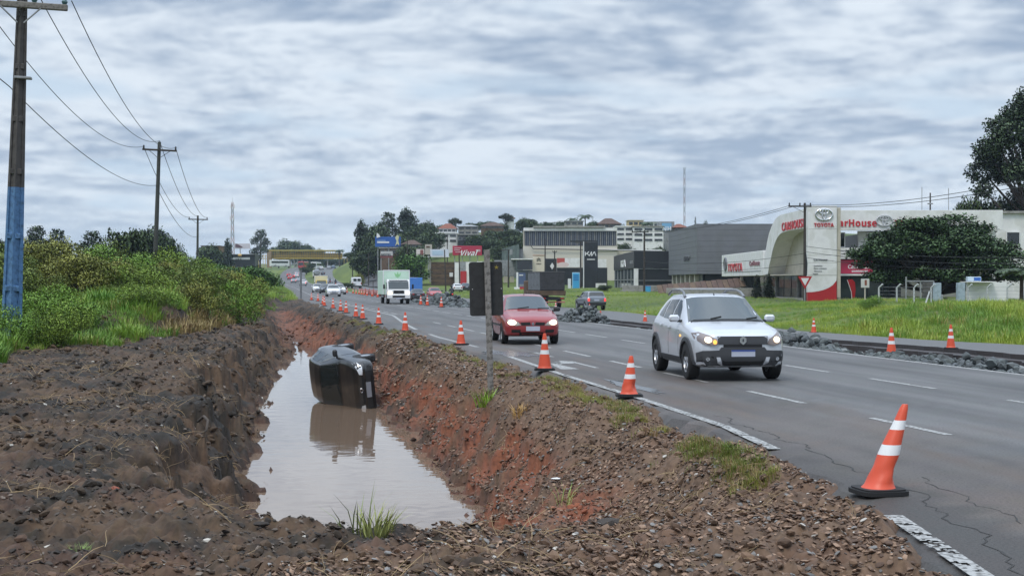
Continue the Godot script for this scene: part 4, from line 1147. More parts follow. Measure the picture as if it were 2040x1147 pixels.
var HATCH := [[-1.98, 0.56, 0.36, 0.62, 0.52, 0.66, 0.44, 0.68], [-1.93, 0.68, 0.28, 0.68, 0.62, 0.72, 0.54, 0.745], [-1.78, 0.78, 0.24, 0.75, 0.72, 0.79, 0.62, 0.82], [-1.35, 0.82, 0.22, 0.84, 0.77, 0.88, 0.67, 0.91], [-0.92, 0.83, 0.21, 0.90, 0.78, 0.94, 0.68, 0.985], [-0.12, 0.835, 0.20, 0.94, 0.79, 1.33, 0.57, 1.40], [0.35, 0.835, 0.20, 0.95, 0.79, 1.375, 0.57, 1.445], [1.00, 0.83, 0.20, 0.97, 0.78, 1.36, 0.56, 1.43], [1.45, 0.82, 0.22, 0.98, 0.76, 1.29, 0.54, 1.36], [1.80, 0.79, 0.26, 0.97, 0.71, 1.00, 0.60, 1.04], [1.90, 0.72, 0.34, 0.88, 0.64, 0.90, 0.54, 0.93]]
var SEDAN := [[-2.15, 0.58, 0.36, 0.64, 0.54, 0.68, 0.46, 0.70], [-2.08, 0.72, 0.28, 0.70, 0.66, 0.74, 0.57, 0.765], [-1.90, 0.82, 0.24, 0.77, 0.76, 0.81, 0.66, 0.84], [-1.40, 0.86, 0.21, 0.86, 0.80, 0.90, 0.70, 0.93], [-0.95, 0.87, 0.20, 0.91, 0.81, 0.95, 0.71, 0.99], [-0.10, 0.875, 0.19, 0.95, 0.81, 1.34, 0.58, 1.41], [0.40, 0.875, 0.19, 0.96, 0.81, 1.38, 0.58, 1.45], [0.95, 0.87, 0.19, 0.98, 0.80, 1.33, 0.57, 1.40], [1.60, 0.86, 0.21, 0.99, 0.77, 1.02, 0.68, 1.05], [2.05, 0.82, 0.25, 0.97, 0.72, 1.00, 0.62, 1.03], [2.18, 0.70, 0.36, 0.86, 0.62, 0.90, 0.54, 0.92]]
var CROSS := [[-2.05, 0.60, 0.36, 0.76, 0.54, 0.80, 0.46, 0.83], [-1.99, 0.75, 0.28, 0.80, 0.68, 0.85, 0.58, 0.88], [-1.80, 0.83, 0.25, 0.86, 0.77, 0.91, 0.66, 0.945], [-1.40, 0.868, 0.24, 0.94, 0.81, 0.98, 0.70, 1.01], [-0.95, 0.875, 0.24, 1.00, 0.82, 1.04, 0.72, 1.075], [-0.08, 0.878, 0.24, 1.03, 0.83, 1.47, 0.62, 1.545], [0.40, 0.878, 0.24, 1.05, 0.83, 1.515, 0.62, 1.59], [1.05, 0.875, 0.24, 1.07, 0.82, 1.505, 0.61, 1.58], [1.60, 0.86, 0.26, 1.09, 0.80, 1.41, 0.58, 1.49], [1.93, 0.82, 0.30, 1.06, 0.74, 1.10, 0.64, 1.14], [2.05, 0.72, 0.40, 0.92, 0.64, 0.95, 0.54, 0.98]]
var WAGON := [[-2.15, 0.62, 0.42, 0.80, 0.58, 0.84, 0.50, 0.86], [-2.05, 0.80, 0.36, 0.88, 0.74, 0.93, 0.64, 0.96], [-1.40, 0.86, 0.34, 0.97, 0.80, 1.01, 0.70, 1.04], [-0.95, 0.87, 0.34, 1.02, 0.81, 1.06, 0.72, 1.09], [-0.30, 0.87, 0.34, 1.04, 0.82, 1.50, 0.63, 1.57], [0.50, 0.87, 0.34, 1.06, 0.82, 1.55, 0.64, 1.62], [1.80, 0.865, 0.36, 1.06, 0.81, 1.54, 0.63, 1.61], [2.08, 0.85, 0.40, 1.05, 0.78, 1.10, 0.72, 1.14], [2.16, 0.80, 0.44, 0.98, 0.74, 1.00, 0.66, 1.03]]

# a car with its panes, lamps and wheels; q: shell, paint, dz and the lines of the glass
func car(called: String, label: String, q: Dictionary) -> Node3D:
	var o := thing(called, label, q.get("category", "car"))
	var sh := Shell.new(q.st)
	put("body", sh.mesh(q.get("dz", 0.1)), q.paint, o)
	var g: Array = q.glass    # [cowl z, roof front z, roof rear z, back glass foot z]
	var c0 := sh.sec(g[0]); var c1 := sh.sec(g[1])
	put("windshield", sh.panel("top", [[-c0[9].x * 1.02, g[0] + 0.05], [c0[9].x * 1.02, g[0] + 0.05], [c1[9].x * 0.96, g[1] - 0.05], [-c1[9].x * 0.96, g[1] - 0.05]], 0.014), q.get("screen", M.car_glass), o)
	var r0 := sh.sec(g[2]); var r1 := sh.sec(g[3])
	put("rear_window", sh.panel("top", [[-r0[9].x * 0.92, g[2] + 0.06], [r0[9].x * 0.92, g[2] + 0.06], [r1[9].x * 0.98, g[3] - 0.03], [-r1[9].x * 0.98, g[3] - 0.03]], 0.008), M.car_glass, o)
	for sd in ["left", "right"]:
		for w in q.windows:
			put("side_window", sh.panel(sd, w, 0.006), M.car_glass, o)
	for sg in [1.0, -1.0]:
		put("headlight", sh.panel("front", q.head if sg > 0 else mirrored(q.head), q.get("head_off", 0.012), 0.06), q.get("head_mat", M.head_off), o)
		put("tail_light", sh.panel("rear", q.tail if sg > 0 else mirrored(q.tail), 0.012, 0.08), q.get("tail_mat", M.tail_off), o)
	for p in q.get("front", []): put(p[0], sh.panel("front", p[2], p[3] if p.size() > 3 else 0.014, 0.1), p[1], o)
	for p in q.get("rear", []): put(p[0], sh.panel("rear", p[2], p[3] if p.size() > 3 else 0.014, 0.1), p[1], o)
	for p in q.get("side", []):
		for sd in ["left", "right"]: put(p[0], sh.panel(sd, p[2], p[3] if p.size() > 3 else 0.008), p[1], o)
	var well := MB.new()
	for z in [q.zf, q.zr]:
		for sd in ["left", "right"]: put("wheel_arch", sh.panel(sd, ellipse(z, q.r, q.r + 0.05, q.r + 0.055, 20, 0.0, PI) + [[z - q.r - 0.05, q.r - 0.08], [z + q.r + 0.05, q.r - 0.08]], 0.003), q.get("arch", M.black), o)
	wheels(o, q.half, q.r, q.zf, q.zr, q.get("tyre", 0.19), q.get("spokes", 6))
	mirror_pair(o, q.mirror[0], q.mirror[1], q.mirror[2], q.get("mirror_mat", q.paint))
	q.shell = sh
	return o

func rect(x0: float, x1: float, y0: float, y1: float) -> Array:
	return [[x0, y0], [x1, y0], [x1, y1], [x0, y1]]

func hatch_q(p: Material, far := true) -> Dictionary:
	return {"st": HATCH, "paint": p, "dz": 0.2 if far else 0.08, "glass": [-0.92, -0.12, 1.45, 1.80], "windows": [[[-0.48, 0.975], [0.20, 0.985], [0.18, 1.33], [-0.02, 1.31]], [[0.28, 0.99], [0.95, 1.0], [0.90, 1.33], [0.28, 1.34]], [[1.03, 1.01], [1.45, 1.02], [1.32, 1.25], [1.0, 1.32]]], "head": [[0.40, 0.56], [0.70, 0.58], [0.74, 0.70], [0.66, 0.72], [0.42, 0.66]], "tail": [[0.52, 0.66], [0.70, 0.66], [0.70, 0.94], [0.56, 0.94]], "zf": -1.18, "zr": 1.26, "r": 0.29, "half": 0.735, "mirror": [0.82, 1.0, -0.62], "mirror_mat": M.plastic,
		"front": [["grille", M.black, rect(-0.30, 0.30, 0.58, 0.65)], ["bumper_intake", M.black, rect(-0.45, 0.45, 0.34, 0.44)], ["license_plate", M.plate, rect(-0.2, 0.2, 0.45, 0.56), 0.022]],
		"rear": [["rear_bumper", M.plastic, rect(-0.62, 0.62, 0.36, 0.46)], ["license_plate", M.plate, rect(-0.2, 0.2, 0.62, 0.74), 0.02]]}

func sedan_q(p: Material) -> Dictionary:
	return {"st": SEDAN, "paint": p, "dz": 0.2, "glass": [-0.95, -0.10, 0.95, 1.60], "windows": [[[-0.5, 0.98], [0.28, 0.99], [0.28, 1.34], [0.0, 1.33]], [[0.36, 1.0], [1.28, 1.02], [0.98, 1.28], [0.36, 1.34]]], "head": [[0.42, 0.58], [0.74, 0.62], [0.76, 0.72], [0.44, 0.68]], "tail": [[0.48, 0.74], [0.70, 0.74], [0.70, 0.90], [0.48, 0.88]], "zf": -1.32, "zr": 1.32, "r": 0.31, "half": 0.77, "mirror": [0.85, 1.02, -0.62],
		"front": [["grille", M.black, rect(-0.36, 0.36, 0.56, 0.64)], ["bumper_intake", M.black, rect(-0.5, 0.5, 0.34, 0.44)], ["license_plate", M.plate, rect(-0.2, 0.2, 0.45, 0.56), 0.022]],
		"rear": [["license_plate", M.plate, rect(-0.2, 0.2, 0.70, 0.82), 0.02]]}

# lettering and marks, a few centimetres thick
var text_font: SystemFont
func letters(txt: String, high: float, deep := 0.05, bold := true) -> TextMesh:
	var t := TextMesh.new()
	var f := SystemFont.new()
	f.font_names = PackedStringArray(["Droid Sans"])
	f.font_weight = 700 if bold else 400
	t.font = f
	t.text = txt
	t.font_size = 64
	t.pixel_size = high / 46.0
	t.depth = deep
	t.curve_step = 2.0
	return t

func ring_mesh(rx: float, ry: float, thick: float, seg := 28) -> ArrayMesh:
	var pts := []
	for k in seg + 1: pts.append(Vector3(cos(TAU * k / seg) * rx, sin(TAU * k / seg) * ry, 0))
	return MB.new().tube(pts, thick, 6, false).mesh(60.0)

func silver_crossover() -> void:
	var silver := paint(0.56, 0.58, 0.62, 0.25)
	var clad := mat(0.045, 0.047, 0.052, 0.55)
	var q := {"st": CROSS, "paint": silver, "dz": 0.05, "glass": [-0.95, -0.08, 1.60, 1.93], "screen": M.grey_glass,
		"windows": [[[-0.50, 1.06], [0.12, 1.08], [0.12, 1.47], [-0.04, 1.45], [-0.22, 1.33]], [[0.20, 1.085], [0.86, 1.10], [0.80, 1.46], [0.20, 1.475]], [[0.94, 1.11], [1.38, 1.14], [1.22, 1.38], [0.90, 1.455]]],
		"head": [[0.46, 0.685], [0.60, 0.655], [0.74, 0.69], [0.825, 0.77], [0.83, 0.875], [0.74, 0.90], [0.60, 0.84], [0.49, 0.775]], "head_off": 0.032, "head_mat": mat(0.24, 0.20, 0.19, 0.08, {"metallic": 0.2}),
		"tail": [[0.60, 0.72], [0.74, 0.72], [0.74, 1.0], [0.62, 1.0]], "zf": -1.28, "zr": 1.31, "r": 0.335, "half": 0.775, "tyre": 0.21, "spokes": 5, "arch": M.black, "mirror": [0.85, 1.12, -0.60],
		"front": [["upper_grille", clad, [[-0.46, 0.68], [0.46, 0.68], [0.47, 0.83], [-0.47, 0.83]], 0.012], ["grille_slot", M.black, rect(-0.36, 0.36, 0.625, 0.68), 0.016], ["front_bumper", clad, [[-0.80, 0.30], [-0.5, 0.245], [0.5, 0.245], [0.80, 0.30], [0.82, 0.52], [0.74, 0.565], [0.44, 0.575], [0.40, 0.63], [-0.40, 0.63], [-0.44, 0.575], [-0.74, 0.565], [-0.82, 0.52]], 0.04],
			["lower_intake", M.black, [[-0.36, 0.30], [0.36, 0.30], [0.40, 0.45], [-0.40, 0.45]], 0.038], ["license_plate", M.plate, rect(-0.22, 0.22, 0.46, 0.58), 0.05], ["plate_band", M.plate_blue, rect(-0.22, 0.22, 0.555, 0.58), 0.055], ["skid_plate", silver, [[-0.50, 0.45], [-0.43, 0.45], [-0.38, 0.30], [-0.30, 0.285], [0.30, 0.285], [0.38, 0.30], [0.43, 0.45], [0.50, 0.45], [0.45, 0.26], [0.30, 0.225], [-0.30, 0.225], [-0.45, 0.26]], 0.048]],
		"rear": [["rear_bumper", clad, rect(-0.66, 0.66, 0.42, 0.60), 0.02], ["license_plate", M.plate, rect(-0.2, 0.2, 0.72, 0.84), 0.02]],
		"side": [["sill", clad, [[-0.92, 0.27], [0.92, 0.27], [0.92, 0.40], [-0.92, 0.40]], 0.02], ["door_handle", silver, rect(0.0, 0.16, 0.93, 0.96), 0.03], ["door_handle", silver, rect(0.72, 0.88, 0.955, 0.985), 0.03], ["door_seam", M.black, rect(-0.66, -0.648, 0.45, 1.0), 0.002], ["door_seam", M.black, rect(0.17, 0.182, 0.42, 1.04), 0.002]]}
	var o := car("silver_crossover_car", "silver crossover car with roof rails and lit headlights driving towards the camera", q)
	var sh: Shell = q.shell
	# plastic lips round the wheels
	for z in [q.zf, q.zr]:
		for sd in ["left", "right"]:
			var lip := []
			lip.append_array(ellipse(z, q.r, q.r + 0.125, q.r + 0.125, 20, -0.1, PI + 0.1))
			var inner := ellipse(z, q.r, q.r + 0.045, q.r + 0.05, 20, -0.1, PI + 0.1)
			var mb := MB.new()
			var mid := Vector3(0, 0.6, z)
			for k in 19:
				var a := sh.on(sd, Vector2(lip[k][0], lip[k][1]), 0.028); var b := sh.on(sd, Vector2(lip[k + 1][0], lip[k + 1][1]), 0.028)
				var c := sh.on(sd, Vector2(inner[k + 1][0], inner[k + 1][1]), 0.034); var d := sh.on(sd, Vector2(inner[k][0], inner[k][1]), 0.034)
				mb.out_quad(a, b, c, d, mid)
				mb.out_quad(a, b, sh.on(sd, Vector2(lip[k + 1][0], lip[k + 1][1]), -0.01), sh.on(sd, Vector2(lip[k][0], lip[k][1]), -0.01), mid + Vector3(0, -5, 0))
			put("arch_trim", mb.mesh(40.0), clad, o)
	for sg in [-1.0, 1.0]:
		put("headlight_bulb", sh.panel("front", ellipse(0.64 * sg, 0.765, 0.062, 0.056), 0.045, 0.05), M.head_on, o)
		put("fog_light_recess", sh.panel("front", [[sg * 0.52, 0.36], [sg * 0.76, 0.37], [sg * 0.76, 0.46], [sg * 0.50, 0.47]], 0.036, 0.08), M.black, o)
		put("fog_light", sh.panel("front", ellipse(0.65 * sg, 0.415, 0.035, 0.035), 0.046, 0.06), M.head_off, o)
		var rail := MB.new()
		rail.tube([Vector3(0.59 * sg, 1.52, -0.05), Vector3(0.575 * sg, 1.61, 0.12), Vector3(0.57 * sg, 1.655, 0.4), Vector3(0.57 * sg, 1.65, 1.1), Vector3(0.565 * sg, 1.56, 1.45)], [0.03, 0.026, 0.022, 0.022, 0.03], 8)
		put("roof_rail", rail.mesh(60.0), mat(0.22, 0.225, 0.235, 0.4, {"metallic": 0.5}), o)
		put("wiper", MB.new().tube([sh.on("top", Vector2(-0.05 + sg * 0.35, -0.9), 0.02), sh.on("top", Vector2(sg * 0.35 - 0.45 * 0.6, -0.84), 0.025)], 0.012, 5).mesh(), M.black, o)
	put("turn_signal", sh.panel("front", ellipse(0.525, 0.725, 0.036, 0.042), 0.045, 0.06), M.amber, o)
	put("side_repeater", sh.panel("right", ellipse(-0.82, 0.80, 0.035, 0.022), 0.012, 0.06), M.amber, o)
	put("roof_bar", MB.new().box(Vector3(0.0, 1.672, 0.75), Vector3(1.18, 0.03, 0.07), 0.01).mesh(), mat(0.35, 0.36, 0.37, 0.4, {"metallic": 0.5}), o)
	put("antenna", MB.new().tube([Vector3(0, 1.54, -0.02), Vector3(0, 1.585, 0.02)], 0.012, 6).mesh(), M.black, o)
	put("wiper_cowl", sh.panel("top", [[-0.70, -0.965], [0.70, -0.965], [0.69, -0.895], [-0.69, -0.895]], 0.010), M.black, o)
	# the maker's diamond on the grille
	var dm := MB.new()
	dm.prism(PackedVector2Array([Vector2(0, 0.085), Vector2(0.062, 0.03), Vector2(0.062, -0.03), Vector2(0, -0.085), Vector2(-0.062, -0.03), Vector2(-0.062, 0.03)]), 0.02)
	var em := put("emblem", dm.mesh(), M.chrome, o, Transform3D(Basis.IDENTITY, Vector3(0, 0.755, sh.z_at(0, 0.755, false) - 0.034)))
	put("emblem_core", MB.new().prism(PackedVector2Array([Vector2(0, 0.034), Vector2(0.02, 0), Vector2(0, -0.034), Vector2(-0.02, 0)]), 0.01).mesh(), clad, em, Transform3D(Basis.IDENTITY, Vector3(0, 0, -0.012)))
	o.position = Vector3(3.97, 0.0, -27.60)
	o.rotation.y = PI + deg_to_rad(6.5)

func red_hatchback() -> void:
	var red := paint(0.28, 0.025, 0.028, 0.1)
	var q := hatch_q(red, false)
	q.head = [[0.34, 0.56], [0.50, 0.55], [0.70, 0.60], [0.745, 0.68], [0.70, 0.73], [0.60, 0.735], [0.42, 0.65]]
	q.head_mat = mat(0.5, 0.46, 0.42, 0.08, {"metallic": 0.4})
	q.front = [["grille", M.black, [[-0.33, 0.56], [-0.06, 0.56], [-0.08, 0.65], [-0.36, 0.64]], 0.012], ["grille", M.black, [[0.06, 0.56], [0.33, 0.56], [0.36, 0.64], [0.08, 0.65]], 0.012], ["front_bumper", red, [[-0.74, 0.30], [0.74, 0.30], [0.76, 0.52], [-0.76, 0.52]], 0.03], ["fog_recess", M.black, rect(-0.62, -0.36, 0.35, 0.44), 0.036], ["fog_recess", M.black, rect(0.36, 0.62, 0.35, 0.44), 0.036], ["license_plate", M.plate, rect(-0.2, 0.2, 0.40, 0.53), 0.05], ["lower_intake", M.black, rect(-0.40, 0.40, 0.27, 0.36), 0.036]]
	q.side = [["side_trim", M.plastic, rect(-0.85, 0.9, 0.52, 0.57), 0.012], ["door_seam", M.black, rect(-0.60, -0.588, 0.32, 0.93), 0.002], ["door_seam", M.black, rect(0.23, 0.242, 0.32, 0.96), 0.002]]
	q.screen = M.grey_glass
	var o := car("red_hatchback_car", "faded red hatchback car with bright headlights beside the road sign", q)
	var sh: Shell = q.shell
	for sg in [-1.0, 1.0]:
		put("headlight_bulb", sh.panel("front", ellipse(0.60 * sg, 0.64, 0.12, 0.075), 0.03, 0.06), M.head_on, o)
		put("wiper", MB.new().tube([sh.on("top", Vector2(sg * 0.3, -0.87), 0.02), sh.on("top", Vector2(sg * 0.3 - 0.34, -0.80), 0.022)], 0.014, 5).mesh(), M.black, o)
	put("emblem", MB.new().prism(PackedVector2Array([Vector2(0, 0.06), Vector2(0.045, 0), Vector2(0, -0.06), Vector2(-0.045, 0)]), 0.02).mesh(), M.chrome, o, Transform3D(Basis.IDENTITY, Vector3(0, 0.60, sh.z_at(0, 0.60, false) - 0.03)))
	put("antenna", MB.new().tube([Vector3(0, 1.40, 0), Vector3(0, 1.45, 0.04)], 0.012, 5).mesh(), M.black, o)
	o.position = Vector3(0.36, 0.0, -42.4)
	o.rotation.y = PI + deg_to_rad(7.0)

func overturned_car() -> void:
	var black := mat(0.010, 0.011, 0.012, 0.30, {"clearcoat_enabled": true, "clearcoat": 0.7, "clearcoat_roughness": 0.08})
	var q := hatch_q(black, false)
	q.dz = 0.06
	black.albedo_color = Color(0.034, 0.028, 0.023).linear_to_srgb()
	black.albedo_texture = noise_tex(91, 0.02, [[0.35, 0.28, 0.32, 0.36], [0.62, 0.4, 0.42, 0.45], [0.8, 1, 1, 1]], 256)
	tri_map(black, 0.5, false)
	q.head = [[0.42, 0.60], [0.66, 0.58], [0.755, 0.68], [0.73, 0.79], [0.60, 0.735], [0.44, 0.69]]
	q.head_mat = mat(0.62, 0.63, 0.65, 0.15, {"metallic": 0.3})
	q.front = [["grille", M.black, [[-0.34, 0.57], [0.34, 0.57], [0.38, 0.64], [-0.38, 0.64]], 0.012], ["front_bumper", mat(0.020, 0.022, 0.024, 0.4), [[-0.70, 0.26], [0.70, 0.26], [0.74, 0.52], [-0.74, 0.52]], 0.03], ["lower_intake", M.black, rect(-0.50, 0.50, 0.28, 0.38), 0.036], ["fog_recess", M.black, ellipse(0.60, 0.40, 0.085, 0.07), 0.038], ["fog_recess", M.black, ellipse(-0.60, 0.40, 0.085, 0.07), 0.038], ["license_plate", mat(0.22, 0.23, 0.26, 0.5), rect(-0.21, 0.21, 0.40, 0.53), 0.05]]
	q.side = [["door", black, [[-0.62, 0.32], [0.22, 0.30], [0.24, 0.93], [-0.60, 0.90]], 0.006], ["door_handle", M.plastic, rect(0.02, 0.18, 0.80, 0.835), 0.03]]
	var o := car("overturned_black_car", "black hatchback car lying on its side in the flooded ditch", q)
	var sh: Shell = q.shell
	for sg in [-1.0, 1.0]:
		put("wiper", MB.new().tube([sh.on("top", Vector2(sg * 0.3, -0.87), 0.02), sh.on("top", Vector2(sg * 0.3 - 0.34, -0.80), 0.022)], 0.014, 5).mesh(), M.black, o)
	put("floor_pan", MB.new().box(Vector3(0, 0.20, 0.1), Vector3(1.1, 0.06, 2.6), 0.02).mesh(), M.plastic, o)
	var tx := put("emblem", ring_mesh(0.055, 0.038, 0.008), M.chrome, o, Transform3D(Basis.IDENTITY, Vector3(0, 0.67, sh.z_at(0, 0.67, false) - 0.02)))
	# on its side, the roof turned to the camera, the nose to the right
	var fwd := Vector3(cos(deg_to_rad(70.0)), 0.0, sin(deg_to_rad(70.0)))
	var up := Vector3(-sin(deg_to_rad(70.0)), 0.0, cos(deg_to_rad(70.0)))
	var bz := -fwd
	var by := up
	var bx := by.cross(bz)
	var tilt := Basis(fwd, deg_to_rad(7.0)) * Basis(up, deg_to_rad(-4.5))
	o.transform = Transform3D(tilt * Basis(bx, by, bz), Vector3(-4.20, WATER + 0.74, -40.6))
	o.rotation += Vector3.ZERO

func wagon_suv() -> void:
	var grey := paint(0.17, 0.19, 0.22, 0.3)
	var q := {"st": WAGON, "paint": grey, "dz": 0.12, "glass": [-0.95, -0.30, 1.80, 2.07], "category": "car", "windows": [[[-0.5, 1.09], [0.25, 1.10], [0.25, 1.49], [-0.15, 1.47]], [[0.33, 1.10], [1.05, 1.10], [1.05, 1.50], [0.33, 1.50]], [[1.13, 1.10], [1.84, 1.10], [1.76, 1.48], [1.13, 1.50]]], "head": [[0.45, 0.66], [0.74, 0.68], [0.76, 0.82], [0.45, 0.80]], "tail": [[0.62, 0.76], [0.80, 0.76], [0.80, 1.02], [0.64, 1.02]], "tail_mat": M.tail_on, "zf": -1.30, "zr": 1.32, "r": 0.36, "half": 0.77, "tyre": 0.23, "spokes": 6, "mirror": [0.86, 1.15, -0.60], "mirror_mat": M.plastic,
		"front": [["grille", M.black, rect(-0.4, 0.4, 0.62, 0.78)]], "rear": [["rear_bumper", M.plastic, rect(-0.78, 0.78, 0.46, 0.66), 0.06], ["license_plate", M.plate, rect(-0.24, 0.20, 0.78, 0.92), 0.03]], "side": [["side_cladding", M.plastic, rect(-0.95, 0.95, 0.40, 0.56), 0.012]]}
	var o := car("grey_wagon_suv", "grey off-road station wagon seen from behind on the side road", q)
	o.transform = Transform3D(Basis(Vector3.UP, deg_to_rad(12.0)), Vector3(6.75, side_y(121.0), -121.0))

func box_truck(called: String, label: String, cab: Material, cargo: Material, head: Material, leaf := false) -> Node3D:
	var o := thing(called, label, "truck")
	put("cargo_box", MB.new().box(Vector3(0, 1.72, 1.7), Vector3(2.14, 1.98, 4.9), 0.03).mesh(), cargo, o)
	put("box_frame", MB.new().box(Vector3(0, 2.70, -0.73), Vector3(2.18, 0.07, 0.08), 0.01).box(Vector3(1.06, 1.72, -0.73), Vector3(0.07, 1.94, 0.08), 0.01).box(Vector3(-1.06, 1.72, -0.73), Vector3(0.07, 1.94, 0.08), 0.01).mesh(), M.white, o)
	var prof := PackedVector2Array([Vector2(0.0, 0.48), Vector2(-0.06, 0.95), Vector2(0.0, 1.15), Vector2(0.28, 1.86), Vector2(0.40, 1.96), Vector2(1.45, 1.98), Vector2(1.50, 0.48)])
	var cm := MB.new().prism(prof, 1.80, Transform3D(Basis(Vector3(0, 0, 1), Vector3(0, 1, 0), Vector3(1, 0, 0)), Vector3(-0.90, 0, -2.45)))
	var cb := put("cab", cm.mesh(30.0), cab, o)
	var slope := Basis(Vector3.RIGHT, atan2(0.28, 0.71))
	put("windshield", MB.new().box(Vector3(0, 1.50, -2.315), Vector3(1.62, 0.64, 0.03), 0.01, slope).mesh(), M.grey_glass, o)
	put("grille", MB.new().box(Vector3(0, 0.97, -2.505), Vector3(0.84, 0.24, 0.04), 0.01).mesh(), M.black, o)
	put("front_bumper", MB.new().box(Vector3(0, 0.60, -2.50), Vector3(1.86, 0.34, 0.16), 0.04).mesh(), cab, o)
	put("lower_intake", MB.new().box(Vector3(0, 0.60, -2.585), Vector3(1.0, 0.16, 0.03), 0.005).mesh(), M.black, o)
	put("license_plate", MB.new().box(Vector3(0, 0.46, -2.59), Vector3(0.42, 0.12, 0.02)).mesh(), M.plate, o)
	put("visor", MB.new().box(Vector3(0, 1.90, -2.16), Vector3(1.5, 0.05, 0.14), 0.01).mesh(), M.plastic, o)
	for sg in [-1.0, 1.0]:
		put("headlight", MB.new().box(Vector3(sg * 0.70, 0.90, -2.50), Vector3(0.34, 0.24, 0.06), 0.03).mesh(), head, o)
		put("side_window", MB.new().box(Vector3(sg * 0.905, 1.48, -1.60), Vector3(0.012, 0.52, 0.80), 0.002).mesh(), M.car_glass, o)
		var mr := put("mirror", MB.new().box(Vector3(sg * 1.16, 1.40, -2.30), Vector3(0.14, 0.36, 0.10), 0.03).mesh(), M.black, o)
		put("mirror_arm", MB.new().tube([Vector3(sg * 0.88, 1.2, -2.3), Vector3(sg * 1.14, 1.3, -2.3)], 0.015, 5).mesh(), M.black, mr)
		put("side_guard", MB.new().box(Vector3(sg * 0.98, 0.60, 0.9), Vector3(0.04, 0.18, 1.8), 0.01).mesh(), M.steel, o)
	put("chassis", MB.new().box(Vector3(0, 0.62, 1.2), Vector3(0.8, 0.18, 5.6), 0.02).box(Vector3(0, 0.70, 4.05), Vector3(2.0, 0.10, 0.12), 0.02).mesh(), M.plastic, o)
	wheels(o, 0.80, 0.40, -1.75, 2.6, 0.24, 6, M.steel)
	if leaf:
		var mk := MB.new()
		for k in 3:
			var a := (k - 1) * 0.6
			mk.prism(PackedVector2Array([Vector2(0, 0), Vector2(0.10, 0.22), Vector2(0, 0.50), Vector2(-0.10, 0.22)]), 0.012, Transform3D(Basis(Vector3.BACK, a), Vector3(-0.1, 2.12, -0.765)))
		put("leaf_logo", mk.mesh(), mat(0.26, 0.52, 0.26, 0.5), o)
	return o

